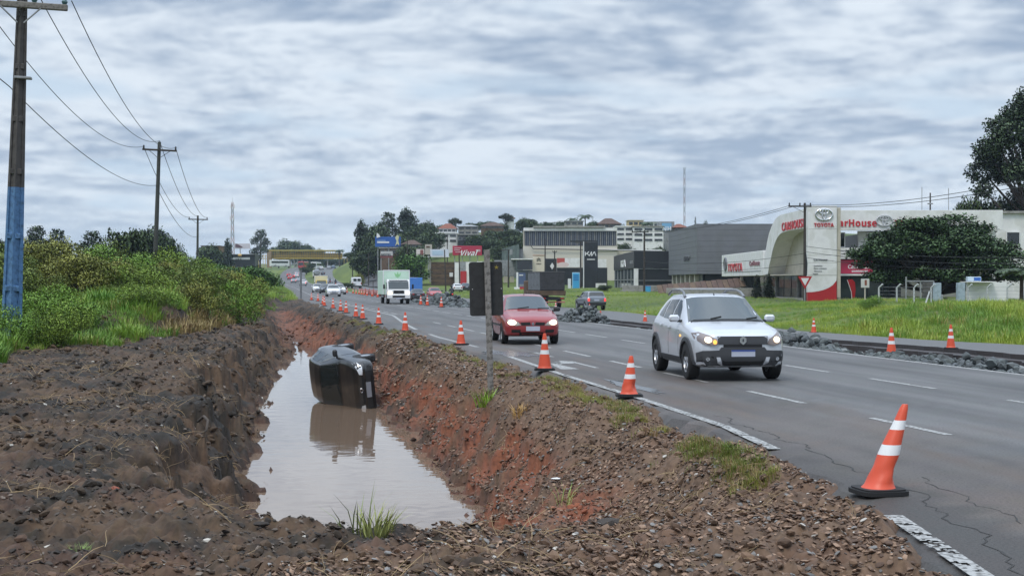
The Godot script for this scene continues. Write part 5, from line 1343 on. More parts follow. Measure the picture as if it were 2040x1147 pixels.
func build_vehicles() -> void:
	silver_crossover()
	red_hatchback()
	overturned_car()
	wagon_suv()
	var on_road := func(o: Node3D, px: float, d: float, y: float, coming: bool, extra := 0.0) -> void:
		o.position = Vector3((px - 1020.0) / 2800.0 * d, y, -d)
		o.rotation.y = HEADING + extra + (PI if coming else 0.0)
	var t := box_truck("box_truck", "white box truck with pale green sides and bright headlights", mat(0.72, 0.72, 0.72, 0.4), mat(0.50, 0.66, 0.54, 0.5), M.head_on, true)
	t.position = rd(12.3, 115.0); t.rotation.y = HEADING + PI
	var y := box_truck("box_truck", "yellow cab box truck with cream cargo box far down the road", mat(0.62, 0.46, 0.10, 0.45), mat(0.62, 0.58, 0.40, 0.5), M.head_off)
	y.position = rd(10.6, 238.0); y.rotation.y = HEADING * 0.85 + PI
	var b := box_truck("box_truck", "blue and white box truck half hidden behind the green white truck", mat(0.05, 0.17, 0.5, 0.4), mat(0.06, 0.20, 0.55, 0.5), M.head_off)
	b.position = Vector3(-12.55, side_y(172.0), -172.0); b.rotation.y = HEADING
	# flat bed truck with a tarpaulin covered load, from behind
	var f := thing("flatbed_truck", "brown flatbed truck carrying a grey tarpaulin covered block, seen from behind", "truck")
	put("bed", MB.new().box(Vector3(0, 1.22, 0.9), Vector3(2.4, 0.16, 6.6), 0.02).mesh(), M.brown_wall, f)
	for sg in [-1.0, 1.0]:
		put("side_board", MB.new().box(Vector3(sg * 1.19, 1.42, 0.9), Vector3(0.06, 0.30, 6.5), 0.01).mesh(), M.brown_wall, f)
		put("tail_light", MB.new().box(Vector3(sg * 0.86, 0.86, 4.17), Vector3(0.34, 0.12, 0.05), 0.01).mesh(), M.tail_off, f)
		for k in 8: put("bed_strut", MB.new().box(Vector3(sg * 1.23, 1.26, -1.9 + k * 0.8), Vector3(0.05, 0.34, 0.06)).mesh(), M.wood_pole, f)
	put("tail_board", MB.new().box(Vector3(0, 1.42, 4.15), Vector3(2.4, 0.30, 0.06), 0.01).mesh(), M.brown_wall, f)
	put("tail_beam", MB.new().box(Vector3(0, 0.84, 4.1), Vector3(2.2, 0.16, 0.10), 0.01).mesh(), M.plastic, f)
	put("stripe_bar", MB.new().box(Vector3(0, 0.52, 4.12), Vector3(2.3, 0.12, 0.06), 0.01).mesh(), mat(0.45, 0.16, 0.13, 0.6), f)
	put("chassis", MB.new().box(Vector3(0, 0.85, 0.6), Vector3(0.9, 0.3, 7.6), 0.02).mesh(), M.black, f)
	put("cab", MB.new().box(Vector3(0, 1.55, -3.35), Vector3(2.2, 1.9, 1.6), 0.1).mesh(), M.brown_wall, f)
	wheels(f, 0.92, 0.48, -3.2, 2.6, 0.3, 6, M.steel)
	f.transform = Transform3D(Basis(Vector3.UP, deg_to_rad(11.0)), Vector3(3.0, side_y(130.0), -134.0))
	var load_ := MB.new()
	load_.box(Vector3(0, 0.88, 0), Vector3(2.34, 1.76, 5.4), 0.08)
	var tp := thing("tarpaulin_load", "grey tarpaulin covered block on the bed of the brown flatbed truck", "load", f.transform * Vector3(0, 1.56, 1.3), deg_to_rad(11.0))
	put("cover", load_.mesh(), wear(0.045, 0.045, 0.05, 0.9, 0.3, 0.5), tp)
	var fold := MB.new()
	for k in 7: fold.box(Vector3(-1.19, 0.86, -2.3 + k * 0.76), Vector3(0.05, 1.6, 0.70), 0.02, Basis(Vector3.RIGHT, 0.06 * ((k * 5) % 3 - 1)) * Basis(Vector3.UP, 0.05 * (k % 2)))
	put("loose_sheet", fold.mesh(), wear(0.14, 0.15, 0.16, 0.6, 0.4, 0.6), tp)
	put("cover_seam", MB.new().box(Vector3(0, 1.76, 0), Vector3(2.40, 0.05, 5.46), 0.01).mesh(), mat(0.12, 0.12, 0.125, 0.8), tp)
	# van
	var v := thing("van", "white panel van seen from behind near the hill street", "van")
	put("body", MB.new().box(Vector3(0, 1.28, 0), Vector3(1.96, 1.94, 5.0), 0.14, Basis.IDENTITY, Vector2(0.88, 0.95)).mesh(30.0), mat(0.68, 0.69, 0.72, 0.35), v)
	for sg in [-1.0, 1.0]:
		put("rear_window", MB.new().box(Vector3(sg * 0.42, 1.72, 2.465), Vector3(0.66, 0.56, 0.06), 0.02).mesh(), M.car_glass, v)
		put("tail_light", MB.new().box(Vector3(sg * 0.86, 1.0, 2.50), Vector3(0.14, 0.4, 0.04), 0.01).mesh(), M.tail_off, v)
		put("mirror", MB.new().box(Vector3(sg * 1.08, 1.35, -1.6), Vector3(0.2, 0.3, 0.12), 0.03).mesh(), M.black, v)
	put("rear_bumper", MB.new().box(Vector3(0, 0.44, 2.52), Vector3(1.86, 0.24, 0.12), 0.03).mesh(), M.black, v)
	wheels(v, 0.86, 0.34, -1.6, 1.5, 0.22, 6, M.steel)
	on_road.call(v, 709, 290.0, road_y(290.0), false)
	# the cars farther off: one of each kind, then copies repainted
	var paints := {"white": paint(0.68, 0.68, 0.69), "silver": paint(0.42, 0.44, 0.47, 0.3), "dark": paint(0.03, 0.033, 0.04), "red": paint(0.40, 0.02, 0.02), "blue": paint(0.10, 0.16, 0.24, 0.2)}
	var proto := {"h": car("distant_hatchback_car", "white hatchback car leading the far group of oncoming cars", hatch_q(paints.white)), "s": car("distant_sedan_car", "white sedan car just behind the leading white hatchback", sedan_q(paints.white))}
	on_road.call(proto.h, 663, 168.0, 0.0, true)
	on_road.call(proto.s, 675, 196.0, 0.0, true)
	var lot := "cars in the far queue"
	var list := [["h", "white", "white hatchback car right beside the yellow box truck", 632, 226, 0, true, 0], ["s", "dark", "dark sedan car between the yellow truck and the leading white hatchback", 648, 206, 0, true, 0], ["s", "silver", "silver sedan car behind the dark sedan", 657, 226, 0, true, 0],
		["h", "white", "white hatchback car with lit tail lights nearest left of the yellow truck", 603, 352, 0, false, 1], ["h", "silver", "silver hatchback car alone on the outer left lane", 584, 440, 0, false, 1], ["h", "silver", "small silver car behind the grey post at the bend", 594, 455, 0, false, 1], ["s", "white", "white sedan car with red lights right of the grey post", 605, 400, 0, false, 1], ["h", "red", "red hatchback car with red lights at the head of the queue on the bend", 575, 520, 0, false, 1], ["s", "red", "second red car with red lights on the bend", 577, 490, 0, false, 1], ["h", "white", "pale car with red lights inside the bend", 590, 515, 0, false, 1], ["s", "silver", "silver car at the top of the bend", 591, 540, 0, false, 1], ["h", "red", "red car on the inner lane of the bend", 582, 505, 0, false, 1],
		["h", "white", "white car with its red lights on the far carriageway", 643, 470, 1, false, 1], ["s", "dark", "dark car climbing the far carriageway", 648, 500, 1, false, 0], ["s", "silver", "silver car climbing the far carriageway behind the motorcycle", 656, 430, 1, false, 0], ["h", "dark", "dark hatchback car higher up the far carriageway", 643, 540, 1, false, 0], ["h", "white", "white hatchback car under the footbridge", 640, 600, 1, false, 0], ["s", "silver", "silver car under the footbridge near the right bank", 655, 610, 1, false, 0], ["s", "blue", "blue grey car at the right end under the footbridge", 664, 625, 1, false, 0], ["h", "dark", "dark car under the middle of the footbridge", 617, 620, 0, true, 0]]
	for q in list:
		var x: float = (q[3] - 1020.0) / 2800.0 * q[4]
		var o := dup(proto[q[0]], "distant_hatchback_car" if q[0] == "h" else "distant_sedan_car", q[2], Vector3(x, road_y(q[4]) + 0.01, -q[4]), HEADING + (PI if q[6] else 0.0) - atan2(bend(q[4] + 10.0) - bend(q[4]), 10.0), lot)
		for c in o.get_children():
			if str(c.name).begins_with("body") or str(c.name).begins_with("mirror"): c.material_override = paints[q[1]]
			if q[7] and str(c.name).begins_with("tail_light"): c.material_override = M.tail_on
	for q in [["h", "red", "red and white car waiting on the side road behind the rock heap", 865, 178.0, true, "white"], ["h", "white", "white car parked beyond the rock heaps beside the grass", 909, 236.0, false, "white"], ["s", "dark", "dark car parked right of the white parked car", 926, 245.0, false, "dark"], ["s", "dark", "dark car following the green white box truck", 829, 165.0, false, "dark"]]:
		var o := dup(proto[q[0]], "waiting_car", q[2], Vector3((q[3] - 1020.0) / 2800.0 * q[4], side_y(q[4]) + 0.01, -q[4]), HEADING + (PI if q[5] else 0.0))
		o.set_meta("category", "car")
		for c in o.get_children():
			if str(c.name).begins_with("body"): c.material_override = paints[q[1]]
	# buses under the bridge and a tank truck on the far carriageway
	var bus := thing("bus", "white bus under the left end of the yellow footbridge", "bus")
	put("body", MB.new().box(Vector3(0, 1.75, 0), Vector3(2.5, 2.9, 9.0), 0.15).mesh(), mat(0.66, 0.67, 0.66, 0.4), bus)
	put("windshield", MB.new().box(Vector3(0, 2.1, -4.5), Vector3(2.2, 1.3, 0.06), 0.02).mesh(), M.car_glass, bus)
	for sg in [-1.0, 1.0]: put("window_band", MB.new().box(Vector3(sg * 1.25, 2.2, 0.2), Vector3(0.04, 0.9, 8.0), 0.01).mesh(), M.car_glass, bus)
	wheels(bus, 1.1, 0.5, -2.8, 2.4, 0.3, 6, M.steel)
	bus.position = Vector3(-108.5, road_y(640.0) + 0.6, -655.0); bus.rotation.y = -1.1
	var b2 := dup(bus, "bus", "red bus with its lights on coming under the footbridge", Vector3((604.0 - 1020.0) / 2800.0 * 610.0, road_y(610.0), -610.0), PI - 0.1)
	for c in b2.get_children():
		if str(c.name) == "body": c.material_override = paints.red
	var b3 := dup(bus, "bus", "bus with a pale roof under the middle of the footbridge", Vector3((629.0 - 1020.0) / 2800.0 * 600.0, road_y(600.0), -600.0), PI - 0.1)
	var tk := thing("tank_truck", "silver tank truck on the far carriageway at the bend", "truck", Vector3((630.0 - 1020.0) / 2800.0 * 510.0, road_y(510.0), -510.0), HEADING)
	put("tank", MB.new().lathe([[0.0, -3.0], [0.9, -2.9], [1.15, -2.5], [1.15, 2.5], [0.9, 2.9], [0.0, 3.0]], 16, Transform3D(Basis(Vector3.RIGHT, PI / 2), Vector3(0, 2.0, 1.0))).mesh(50.0), M.alloy, tk)
	put("cab", MB.new().box(Vector3(0, 1.6, -3.2), Vector3(2.3, 2.3, 1.7), 0.15).mesh(), M.white, tk)
	put("chassis", MB.new().box(Vector3(0, 0.75, 0.5), Vector3(1.8, 0.35, 7.4), 0.03).mesh(), M.black, tk)
	wheels(tk, 0.95, 0.5, -3.0, 3.0, 0.3, 6, M.steel)
	build_motorcycles()

# ------------------------------------------------------------------ riders: one skin over tapered bones
func skin(bones: Array, cell: float) -> ArrayMesh:
	var lo := Vector3.ONE * 99.0; var hi := -lo
	for b in bones:
		for p in [b[0], b[1]]:
			lo = lo.min(p - Vector3.ONE * (maxf(b[2], b[3]) + cell * 2.0)); hi = hi.max(p + Vector3.ONE * (maxf(b[2], b[3]) + cell * 2.0))
	var n := Vector3i(((hi - lo) / cell).ceil()) + Vector3i.ONE
	var f := PackedFloat32Array(); f.resize(n.x * n.y * n.z)
	for z in n.z:
		for y in n.y:
			for x in n.x:
				var p := lo + Vector3(x, y, z) * cell
				var acc := 0.0
				for b in bones:
					var ab: Vector3 = b[1] - b[0]
					var t := clampf((p - b[0]).dot(ab) / ab.length_squared(), 0.0, 1.0)
					acc += exp(-(p.distance_to(b[0] + ab * t) - lerpf(b[2], b[3], t)) * 40.0)
				f[(z * n.y + y) * n.x + x] = -log(maxf(acc, 1e-30)) / 40.0
	var at := {}
	var v := PackedVector3Array()
	for z in n.z - 1:
		for y in n.y - 1:
			for x in n.x - 1:
				var sum := Vector3.ZERO; var cnt := 0
				for e in [[0, 0, 0, 0], [0, 1, 0, 0], [0, 0, 0, 1], [0, 1, 0, 1], [1, 0, 0, 0], [1, 0, 0, 1], [1, 1, 0, 0], [1, 1, 0, 1], [2, 0, 0, 0], [2, 1, 0, 0], [2, 0, 1, 0], [2, 1, 1, 0]]:
					var a := Vector3i(x, y, z)
					var dv := Vector3i.ZERO
					if e[0] == 0: a += Vector3i(0, e[1], e[3]); dv.x = 1
					elif e[0] == 1: a += Vector3i(e[1], 0, e[3]); dv.y = 1
					else: a += Vector3i(e[1], e[2], 0); dv.z = 1
					var b := a + dv
					var fa := f[(a.z * n.y + a.y) * n.x + a.x]; var fb := f[(b.z * n.y + b.y) * n.x + b.x]
					if (fa < 0.0) != (fb < 0.0):
						sum += Vector3(a) + Vector3(dv) * (fa / (fa - fb)); cnt += 1
				if cnt:
					at[Vector3i(x, y, z)] = v.size()
					v.append(lo + sum / cnt * cell)
	var mb := MB.new()
	for key in at:
		for ax in 3:
			var dv := Vector3i.ZERO; dv[ax] = 1
			var k: Vector3i = key
			var i0 := (k.z * n.y + k.y) * n.x + k.x
			var k1 := k + dv
			var i1 := (k1.z * n.y + k1.y) * n.x + k1.x
			if (f[i0] < 0.0) == (f[i1] < 0.0): continue
			var u := Vector3i.ZERO; u[(ax + 1) % 3] = 1
			var w := Vector3i.ZERO; w[(ax + 2) % 3] = 1
			if not (at.has(k - u) and at.has(k - w) and at.has(k - u - w)): continue
			var q := [v[at[k]], v[at[k - u]], v[at[k - u - w]], v[at[k - w]]]
			if f[i0] < 0.0: mb.quad(q[0], q[3], q[2], q[1])
			else: mb.quad(q[0], q[1], q[2], q[3])
	return mb.mesh(80.0)

func build_motorcycles() -> void:
	var body := [[Vector3(0, 0.86, 0.18), Vector3(0, 1.30, -0.02), 0.15, 0.19], [Vector3(0, 1.30, -0.02), Vector3(0, 1.44, -0.04), 0.15, 0.07], [Vector3(0, 1.58, -0.07), Vector3(0, 1.64, -0.07), 0.10, 0.105]]
	for sg in [-1.0, 1.0]:
		body.append([Vector3(sg * 0.11, 0.84, 0.16), Vector3(sg * 0.20, 0.72, -0.26), 0.10, 0.07])
		body.append([Vector3(sg * 0.20, 0.72, -0.26), Vector3(sg * 0.17, 0.32, -0.08), 0.07, 0.045])
		body.append([Vector3(sg * 0.17, 0.32, -0.08), Vector3(sg * 0.18, 0.28, -0.22), 0.045, 0.04])
		body.append([Vector3(sg * 0.20, 1.34, -0.02), Vector3(sg * 0.30, 1.10, -0.16), 0.065, 0.05])
		body.append([Vector3(sg * 0.30, 1.10, -0.16), Vector3(sg * 0.30, 1.06, -0.44), 0.05, 0.04])
	var rider := skin(body, 0.045)
	var helmet := MB.new().lathe([[0.0, -0.15], [0.12, -0.12], [0.145, 0.0], [0.12, 0.1], [0.06, 0.15], [0.0, 0.16]], 12).mesh(60.0)
	var bike := func(label: String, x: float, d: float, y: float, turn: float, who: String, tone: Material) -> void:
		var o := thing("motorcycle", label, "motorcycle", Vector3(x, y, -d), turn)
		put("frame", MB.new().box(Vector3(0, 0.62, 0.0), Vector3(0.24, 0.26, 0.9), 0.06).box(Vector3(0, 0.42, 0.0), Vector3(0.22, 0.3, 0.45), 0.05).mesh(), tone, o)
		put("seat", MB.new().box(Vector3(0, 0.78, 0.3), Vector3(0.26, 0.09, 0.62), 0.03).mesh(), M.black, o)
		put("fork", MB.new().tube([Vector3(0, 0.3, -0.66), Vector3(0, 1.0, -0.42)], 0.05, 6).tube([Vector3(-0.36, 1.05, -0.42), Vector3(0.36, 1.05, -0.42)], 0.02, 6).mesh(), M.steel, o)
		put("tail_light", MB.new().box(Vector3(0, 0.74, 0.64), Vector3(0.14, 0.08, 0.05), 0.01).mesh(), M.tail_on, o)
		wheel(o, Vector3(0, 0.3, -0.66), 0.3, 0.11, 5, M.steel)
		wheel(o, Vector3(0, 0.3, 0.62), 0.3, 0.13, 5, M.steel)
		var p := thing("person", who, "person", Vector3(x, y, -d), turn)
		put("body", rider, mat(0.035, 0.037, 0.045, 0.8), p)
		put("helmet", helmet, M.black, p, Transform3D(Basis.IDENTITY, Vector3(0, 1.62, -0.07)))
	bike.call("dark motorcycle behind the rock heap left of the road sign", -7.3, 170.0, side_y(170.0), HEADING, "person in dark clothes and helmet riding the motorcycle near the rock heap", M.black)
	bike.call("motorcycle on the far carriageway right of the white cars", (668.0 - 1020.0) / 2800.0 * 330.0, 330.0, road_y(330.0), HEADING, "person in dark clothes riding the nearer motorcycle on the far carriageway", M.black)
	bike.call("farther motorcycle on the far carriageway", (657.0 - 1020.0) / 2800.0 * 420.0, 420.0, road_y(420.0), HEADING, "person in dark clothes riding the farther motorcycle", M.red_dark)

# ------------------------------------------------------------------ buildings
# a box of a building, given by its sides in metres (x, height, metres ahead), as a part of o
func block(o: Node3D, called: String, m: Material, x0: float, x1: float, y0: float, y1: float, d0: float, d1: float, k := 0.0, parent: Node = null) -> MeshInstance3D:
	var at := Vector3((x0 + x1) / 2.0, (y0 + y1) / 2.0, -(d0 + d1) / 2.0) - o.position
	return put(called, MB.new().box(at, Vector3(absf(x1 - x0), absf(y1 - y0), absf(d1 - d0)), k).mesh(), m, parent if parent else o)

func write(o: Node3D, txt: String, high: float, m: Material, at: Vector3, facing_left := false, deep := 0.06, called := "lettering", wide := 1.0) -> MeshInstance3D:
	var b := Basis(Vector3.UP, -PI / 2) if facing_left else Basis.IDENTITY
	return put(called, letters(txt, high, deep), m, o, Transform3D(b * Basis.from_scale(Vector3(wide, 1, 1)), at - o.position))

# a window: a frame, the pane set back in it
func window(o: Node3D, x0: float, x1: float, y0: float, y1: float, d: float, frame: Material, glass: Material) -> void:
	var t := 0.08
	var f := MB.new()
	var z := -d + 0.04
	f.box(Vector3((x0 + x1) / 2, y1 - t / 2, z) - o.position, Vector3(x1 - x0, t, 0.12))
	f.box(Vector3((x0 + x1) / 2, y0 + t / 2, z) - o.position, Vector3(x1 - x0, t, 0.12))
	f.box(Vector3(x0 + t / 2, (y0 + y1) / 2, z) - o.position, Vector3(t, y1 - y0 - 2 * t, 0.116))
	f.box(Vector3(x1 - t / 2, (y0 + y1) / 2, z) - o.position, Vector3(t, y1 - y0 - 2 * t, 0.116))
	var w := put("window", f.mesh(), frame, o)
	put("pane", MB.new().box(Vector3((x0 + x1) / 2, (y0 + y1) / 2, -d + 0.03) - o.position, Vector3(x1 - x0 - 2 * t, y1 - y0 - 2 * t, 0.04)).mesh(), glass, w)

func gable(o: Node3D, called: String, m: Material, x0: float, x1: float, y0: float, rise: float, d0: float, d1: float, over := 0.4) -> MeshInstance3D:
	var mb := MB.new()
	mb.prism(PackedVector2Array([Vector2(x0 - over, y0), Vector2((x0 + x1) / 2, y0 + rise), Vector2(x1 + over, y0), Vector2(x1 + over, y0 - 0.18), Vector2(x0 - over, y0 - 0.18)]), d1 - d0 + 2 * over, Transform3D(Basis.IDENTITY, Vector3(0, 0, -d1 - over) - o.position))
	return put(called, mb.mesh(), m, o)

func hip(o: Node3D, called: String, m: Material, x0: float, x1: float, y0: float, rise: float, d0: float, d1: float, over := 0.5) -> MeshInstance3D:
	var mb := MB.new()
	var a := Vector3(x0 - over, y0, -d0 + over) - o.position; var b := Vector3(x1 + over, y0, -d0 + over) - o.position
	var c := Vector3(x1 + over, y0, -d1 - over) - o.position; var d := Vector3(x0 - over, y0, -d1 - over) - o.position
	var run := minf((x1 - x0) * 0.35, (d1 - d0) * 0.5)
	var e := Vector3(x0 + run, y0 + rise, -(d0 + d1) / 2) - o.position; var f := Vector3(x1 - run, y0 + rise, -(d0 + d1) / 2) - o.position
	var q := (e + f) / 2 - Vector3(0, rise * 0.8, 0)
	mb.out_quad(a, b, f, e, q); mb.out_quad(c, d, e, f, q); mb.out_tri(b, c, f, q); mb.out_tri(d, a, e, q); mb.out_quad(a, b, c, d, q + Vector3(0, rise, 0))
	return put(called, mb.mesh(), m, o)

func ovals(o: Node3D, at: Vector3, w: float, m: Material, facing_left := false) -> void:
	var b := Basis(Vector3.UP, -PI / 2) if facing_left else Basis.IDENTITY
	var e := put("emblem", ring_mesh(w / 2, w * 0.33, w * 0.045), m, o, Transform3D(b, at - o.position))
	put("emblem_ring", ring_mesh(w * 0.28, w * 0.12, w * 0.035), m, e, Transform3D(Basis.IDENTITY, Vector3(0, w * 0.16, 0.01)))
	put("emblem_ring", ring_mesh(w * 0.11, w * 0.30, w * 0.035), m, e, Transform3D(Basis.IDENTITY, Vector3(0, -0.01, 0.02)))

func dealership() -> void:
	var o := thing("car_dealership", "white car dealership with an arched front and red lettering behind the spreading tree", "building", Vector3(33, 0, -140))
	var red_sign := mat(0.50, 0.02, 0.03, 0.4)
	var grey_ink := mat(0.16, 0.16, 0.18, 0.5)
	# arch: a thick band whose foot runs down into the canopy
	var outer := [Vector2(130.8, 8.6), Vector2(144.0, 8.6), Vector2(146.5, 8.35), Vector2(148.6, 7.7), Vector2(150.3, 6.9), Vector2(151.4, 6.0), Vector2(152.4, 5.0), Vector2(153.2, 3.8), Vector2(153.6, 2.55)]
	var inner := [Vector2(151.0, 2.55), Vector2(150.2, 3.4), Vector2(149.2, 4.2), Vector2(148.0, 5.2), Vector2(146.7, 5.9), Vector2(145.4, 6.4), Vector2(143.7, 6.72), Vector2(140.0, 6.85), Vector2(130.8, 6.8)]
	var poly := PackedVector2Array()
	for p in outer + inner: poly.append(Vector2(p.x - 140.0, p.y))
	put("arch", MB.new().prism(poly, 1.9, Transform3D(Basis(Vector3(0, 0, -1), Vector3(0, 1, 0), Vector3(1, 0, 0)), Vector3(-5.5, 0, 0))).mesh(30.0), M.white_wall, o)
	block(o, "recess_wall", M.cream_wall, 29.3, 30.0, 2.6, 7.2, 130.8, 152.5)
	block(o, "soffit", M.cream_wall, 27.7, 30.0, 2.42, 2.54, 130.9, 183.5)
	block(o, "canopy_sign_board", M.white_wall, 27.5, 27.9, 2.45, 5.2, 153.9, 184.0, 0.03)
	block(o, "canopy_roof", M.white_wall, 27.92, 36.0, 4.8, 5.0, 154.0, 184.0)
	block(o, "canopy_line", grey_ink, 27.46, 27.5, 2.95, 3.0, 155.0, 182.0)
	ovals(o, Vector3(27.45, 4.0, -180.6), 2.4, grey_ink, true)
	write(o, "TOYOTA", 0.95, red_sign, Vector3(27.45, 3.5, -173.0), true, 0.06, "lettering", 2.2)
	write(o, "CarHouse", 0.55, mat(0.26, 0.12, 0.14, 0.5), Vector3(27.45, 3.85, -159.0), true, 0.06, "lettering", 1.9)
	write(o, "CARHOUSE", 0.80, red_sign, Vector3(27.45, 7.3, -137.2), true, 0.06, "lettering", 2.0)
	# the glazed ground floor under it
	block(o, "showroom_floor", M.concrete, 27.6, 44.0, 0.0, 0.14, 130.4, 184.0)
	for k in 13:
		var d := 132.0 + k * 4.0
		if k % 3 == 0: block(o, "pillar", M.concrete, 29.3, 29.75, 0.14, 2.42, d, d + 0.4)
		block(o, "pane", M.glass, 29.5, 29.54, 0.16, 2.40, d + 0.42, d + 3.98)
	block(o, "back_wall", M.dark_clad, 36.0, 36.3, 0.14, 6.7, 131.0, 184.0)
	block(o, "outer_column", M.cream_wall, 27.7, 28.0, 0.14, 2.42, 170.0, 170.4)
	# the sign tower
	var py := thing("sign_tower", "white sign tower with a chrome oval emblem and a red curved foot", "sign", Vector3(28.5, 0, -129.7))
	for q in [[6.60, 8.75], [4.20, 6.58], [3.52, 4.18], [2.37, 3.50]]:
		block(py, "panel", M.white_wall, 27.2, 29.85, q[0], q[1], 129.0, 130.4, 0.02)
	var arc := PackedVector2Array([Vector2(-1.3, 2.35), Vector2(-1.3, 0.82)])
	var red_p := PackedVector2Array([Vector2(-1.3, 0.0), Vector2(-1.3, 0.80)])
	for k in 9:
		var t := k / 8.0
		var p := Vector2(-1.3 + 2.62 * t, 0.82 + 1.35 * (1.0 - sqrt(1.0 - t * t * 0.96)))
		if k > 0: arc.append(p)
		if k > 0: red_p.append(p - Vector2(0, 0.02))
	arc.append(Vector2(1.35, 2.35)); red_p.append(Vector2(1.35, 0.0))
	put("curved_panel", MB.new().prism(arc, 1.38, Transform3D(Basis.IDENTITY, Vector3(0, 0, -0.69))).mesh(), M.white_wall, py)
	put("red_foot", MB.new().prism(red_p, 1.36, Transform3D(Basis.IDENTITY, Vector3(0, 0, -0.68))).mesh(), M.red, py)
	block(py, "side_panel", M.cream_wall, 29.9, 30.25, 0.3, 8.6, 129.2, 130.3, 0.02)
	ovals(py, Vector3(28.65, 7.95, -128.9), 1.55, M.chrome)
	write(py, "TOYOTA", 0.34, red_sign, Vector3(28.65, 6.98, -128.95))
	write(py, "CarHouse", 0.20, grey_ink, Vector3(28.35, 3.80, -128.97), false, 0.03)
	for k in 4: write(py, ["Seminovos", "Pecas e Servicos", "Consorcio", "Seguro"][k], 0.11, grey_ink, Vector3([28.12, 28.32, 28.12, 27.88][k], 3.24 - k * 0.24, -128.97), false, 0.02)
	# the wing to the right
	block(o, "fascia", M.white_wall, 30.3, 46.5, 6.65, 8.55, 133.0, 133.7, 0.02)
	write(o, "CarHouse", 0.66, red_sign, Vector3(32.45, 7.32, -132.95))
	ovals(o, Vector3(35.25, 7.55, -132.9), 1.5, mat(0.45, 0.46, 0.48, 0.4))
	write(o, "TOYOTA", 0.55, red_sign, Vector3(37.7, 7.3, -132.95))
	block(o, "upper_wall", M.white_wall, 33.2, 46.4, 4.9, 6.64, 134.6, 135.0)
	for q in [[30.8, 31.9], [34.0, 35.4], [37.0, 38.6]]: window(o, q[0], q[1], 5.05, 6.5, 134.5, M.white, M.glass)
	block(o, "balcony_front", M.white_wall, 30.6, 46.4, 3.95, 5.0, 133.6, 134.4, 0.02)
	for k in 3: block(o, "balcony_groove", grey_ink, 30.62, 46.3, 4.18 + k * 0.26, 4.20 + k * 0.26, 133.57, 133.6)
	block(o, "red_sign_panel", mat(0.42, 0.025, 0.07, 0.45), 31.0, 34.4, 2.55, 3.85, 134.0, 134.3)
	write(o, "CarHouse", 0.36, M.white, Vector3(33.2, 3.2, -133.97), false, 0.03)
	write(o, "seminovos", 0.22, M.white, Vector3(33.2, 2.8, -133.97), false, 0.03)
	block(o, "awning", M.white_wall, 30.6, 36.5, 2.34, 2.50, 131.6, 134.4, 0.02)
	for k in 4: block(o, "wing_pane", M.shop_glass, 31.0 + k * 1.5, 32.4 + k * 1.5, 0.16, 2.3, 134.1, 134.14)
	block(o, "wing_column", M.cream_wall, 30.65, 30.9, 0.14, 2.34, 132.0, 132.3)
	block(o, "wing_back", M.cream_wall, 36.4, 46.4, 0.0, 6.6, 136.0, 150.0)
	block(o, "roof_slab", M.concrete, 30.4, 46.4, 8.3, 8.45, 133.8, 150.0)
	for q in [[40.0, 9.0], [42.6, 8.9]]: put("roof_mast", MB.new().tube([Vector3(q[0] - 33.0, 8.4, 3.0), Vector3(q[0] - 33.0, q[1] + 2.0, 3.0)], 0.035, 5).mesh(), M.steel, o)
	var side := thing("white_side_building", "plain white wall and roof right of the dealership behind the fence", "building", Vector3(52, 0, -146))
	block(side, "wall", M.white_wall, 48.0, 60.0, 0.0, 8.6, 141.0, 150.0)
	block(side, "roof_edge", M.concrete, 47.7, 60.3, 8.6, 8.85, 140.7, 150.3, 0.03)
	for k in 3: window(side, 49.6 + k * 2.6, 51.0 + k * 2.6, 5.4, 6.8, 140.97, M.white, M.glass)
	# feather flag, yield sign and a small plate on a post
	var fl := thing("feather_flag", "red feather flag leaning in front of the dealership", "flag", Vector3(29.01, 0, -120))
	put("cloth", MB.new().prism(PackedVector2Array([Vector2(-0.35, 1.95), Vector2(0.05, 2.0), Vector2(0.3, 1.75), Vector2(0.36, 1.1), Vector2(0.30, 0.45), Vector2(0.02, 0.35), Vector2(-0.05, 1.0), Vector2(-0.22, 1.6)]), 0.02).mesh(), M.red, fl)
	put("pole", MB.new().tube([Vector3(-0.36, 1.95, 0.03), Vector3(0.0, 0.9, 0.03), Vector3(0.08, -0.2, 0.03)], 0.025, 6).mesh(), M.white, fl)
	var ys := thing("yield_sign", "red and white yield triangle on a grey post in front of the sign tower", "road sign", Vector3(25.24, 0, -121))
	put("post", MB.new().tube([Vector3(0, -0.3, 0), Vector3(0, 2.0, 0)], 0.05, 8).mesh(), M.steel, ys)
	put("triangle", MB.new().prism(PackedVector2Array([Vector2(-0.62, 2.25), Vector2(0.62, 2.25), Vector2(0, 1.15)]), 0.03, Transform3D(Basis.IDENTITY, Vector3(0, 0, 0.06))).mesh(), M.red, ys)
	put("triangle_center", MB.new().prism(PackedVector2Array([Vector2(-0.36, 2.10), Vector2(0.36, 2.10), Vector2(0, 1.46)]), 0.01, Transform3D(Basis.IDENTITY, Vector3(0, 0, 0.092))).mesh(), M.white, ys)
	var sp := thing("speed_plate", "small pale rectangular sign with a brown mark on a post left of the spreading tree", "road sign", Vector3(26.15, 0, -104))
	put("post", MB.new().tube([Vector3(0, -0.3, 0), Vector3(0, 1.9, 0)], 0.045, 8).mesh(), M.cream_wall, sp)
	put("plate", MB.new().box(Vector3(0, 1.68, 0.06), Vector3(0.62, 0.66, 0.03), 0.01).mesh(), mat(0.5, 0.5, 0.47, 0.6), sp)
	put("mark", MB.new().box(Vector3(0.04, 1.72, 0.083), Vector3(0.16, 0.40, 0.01)).mesh(), M.roof_red, sp)

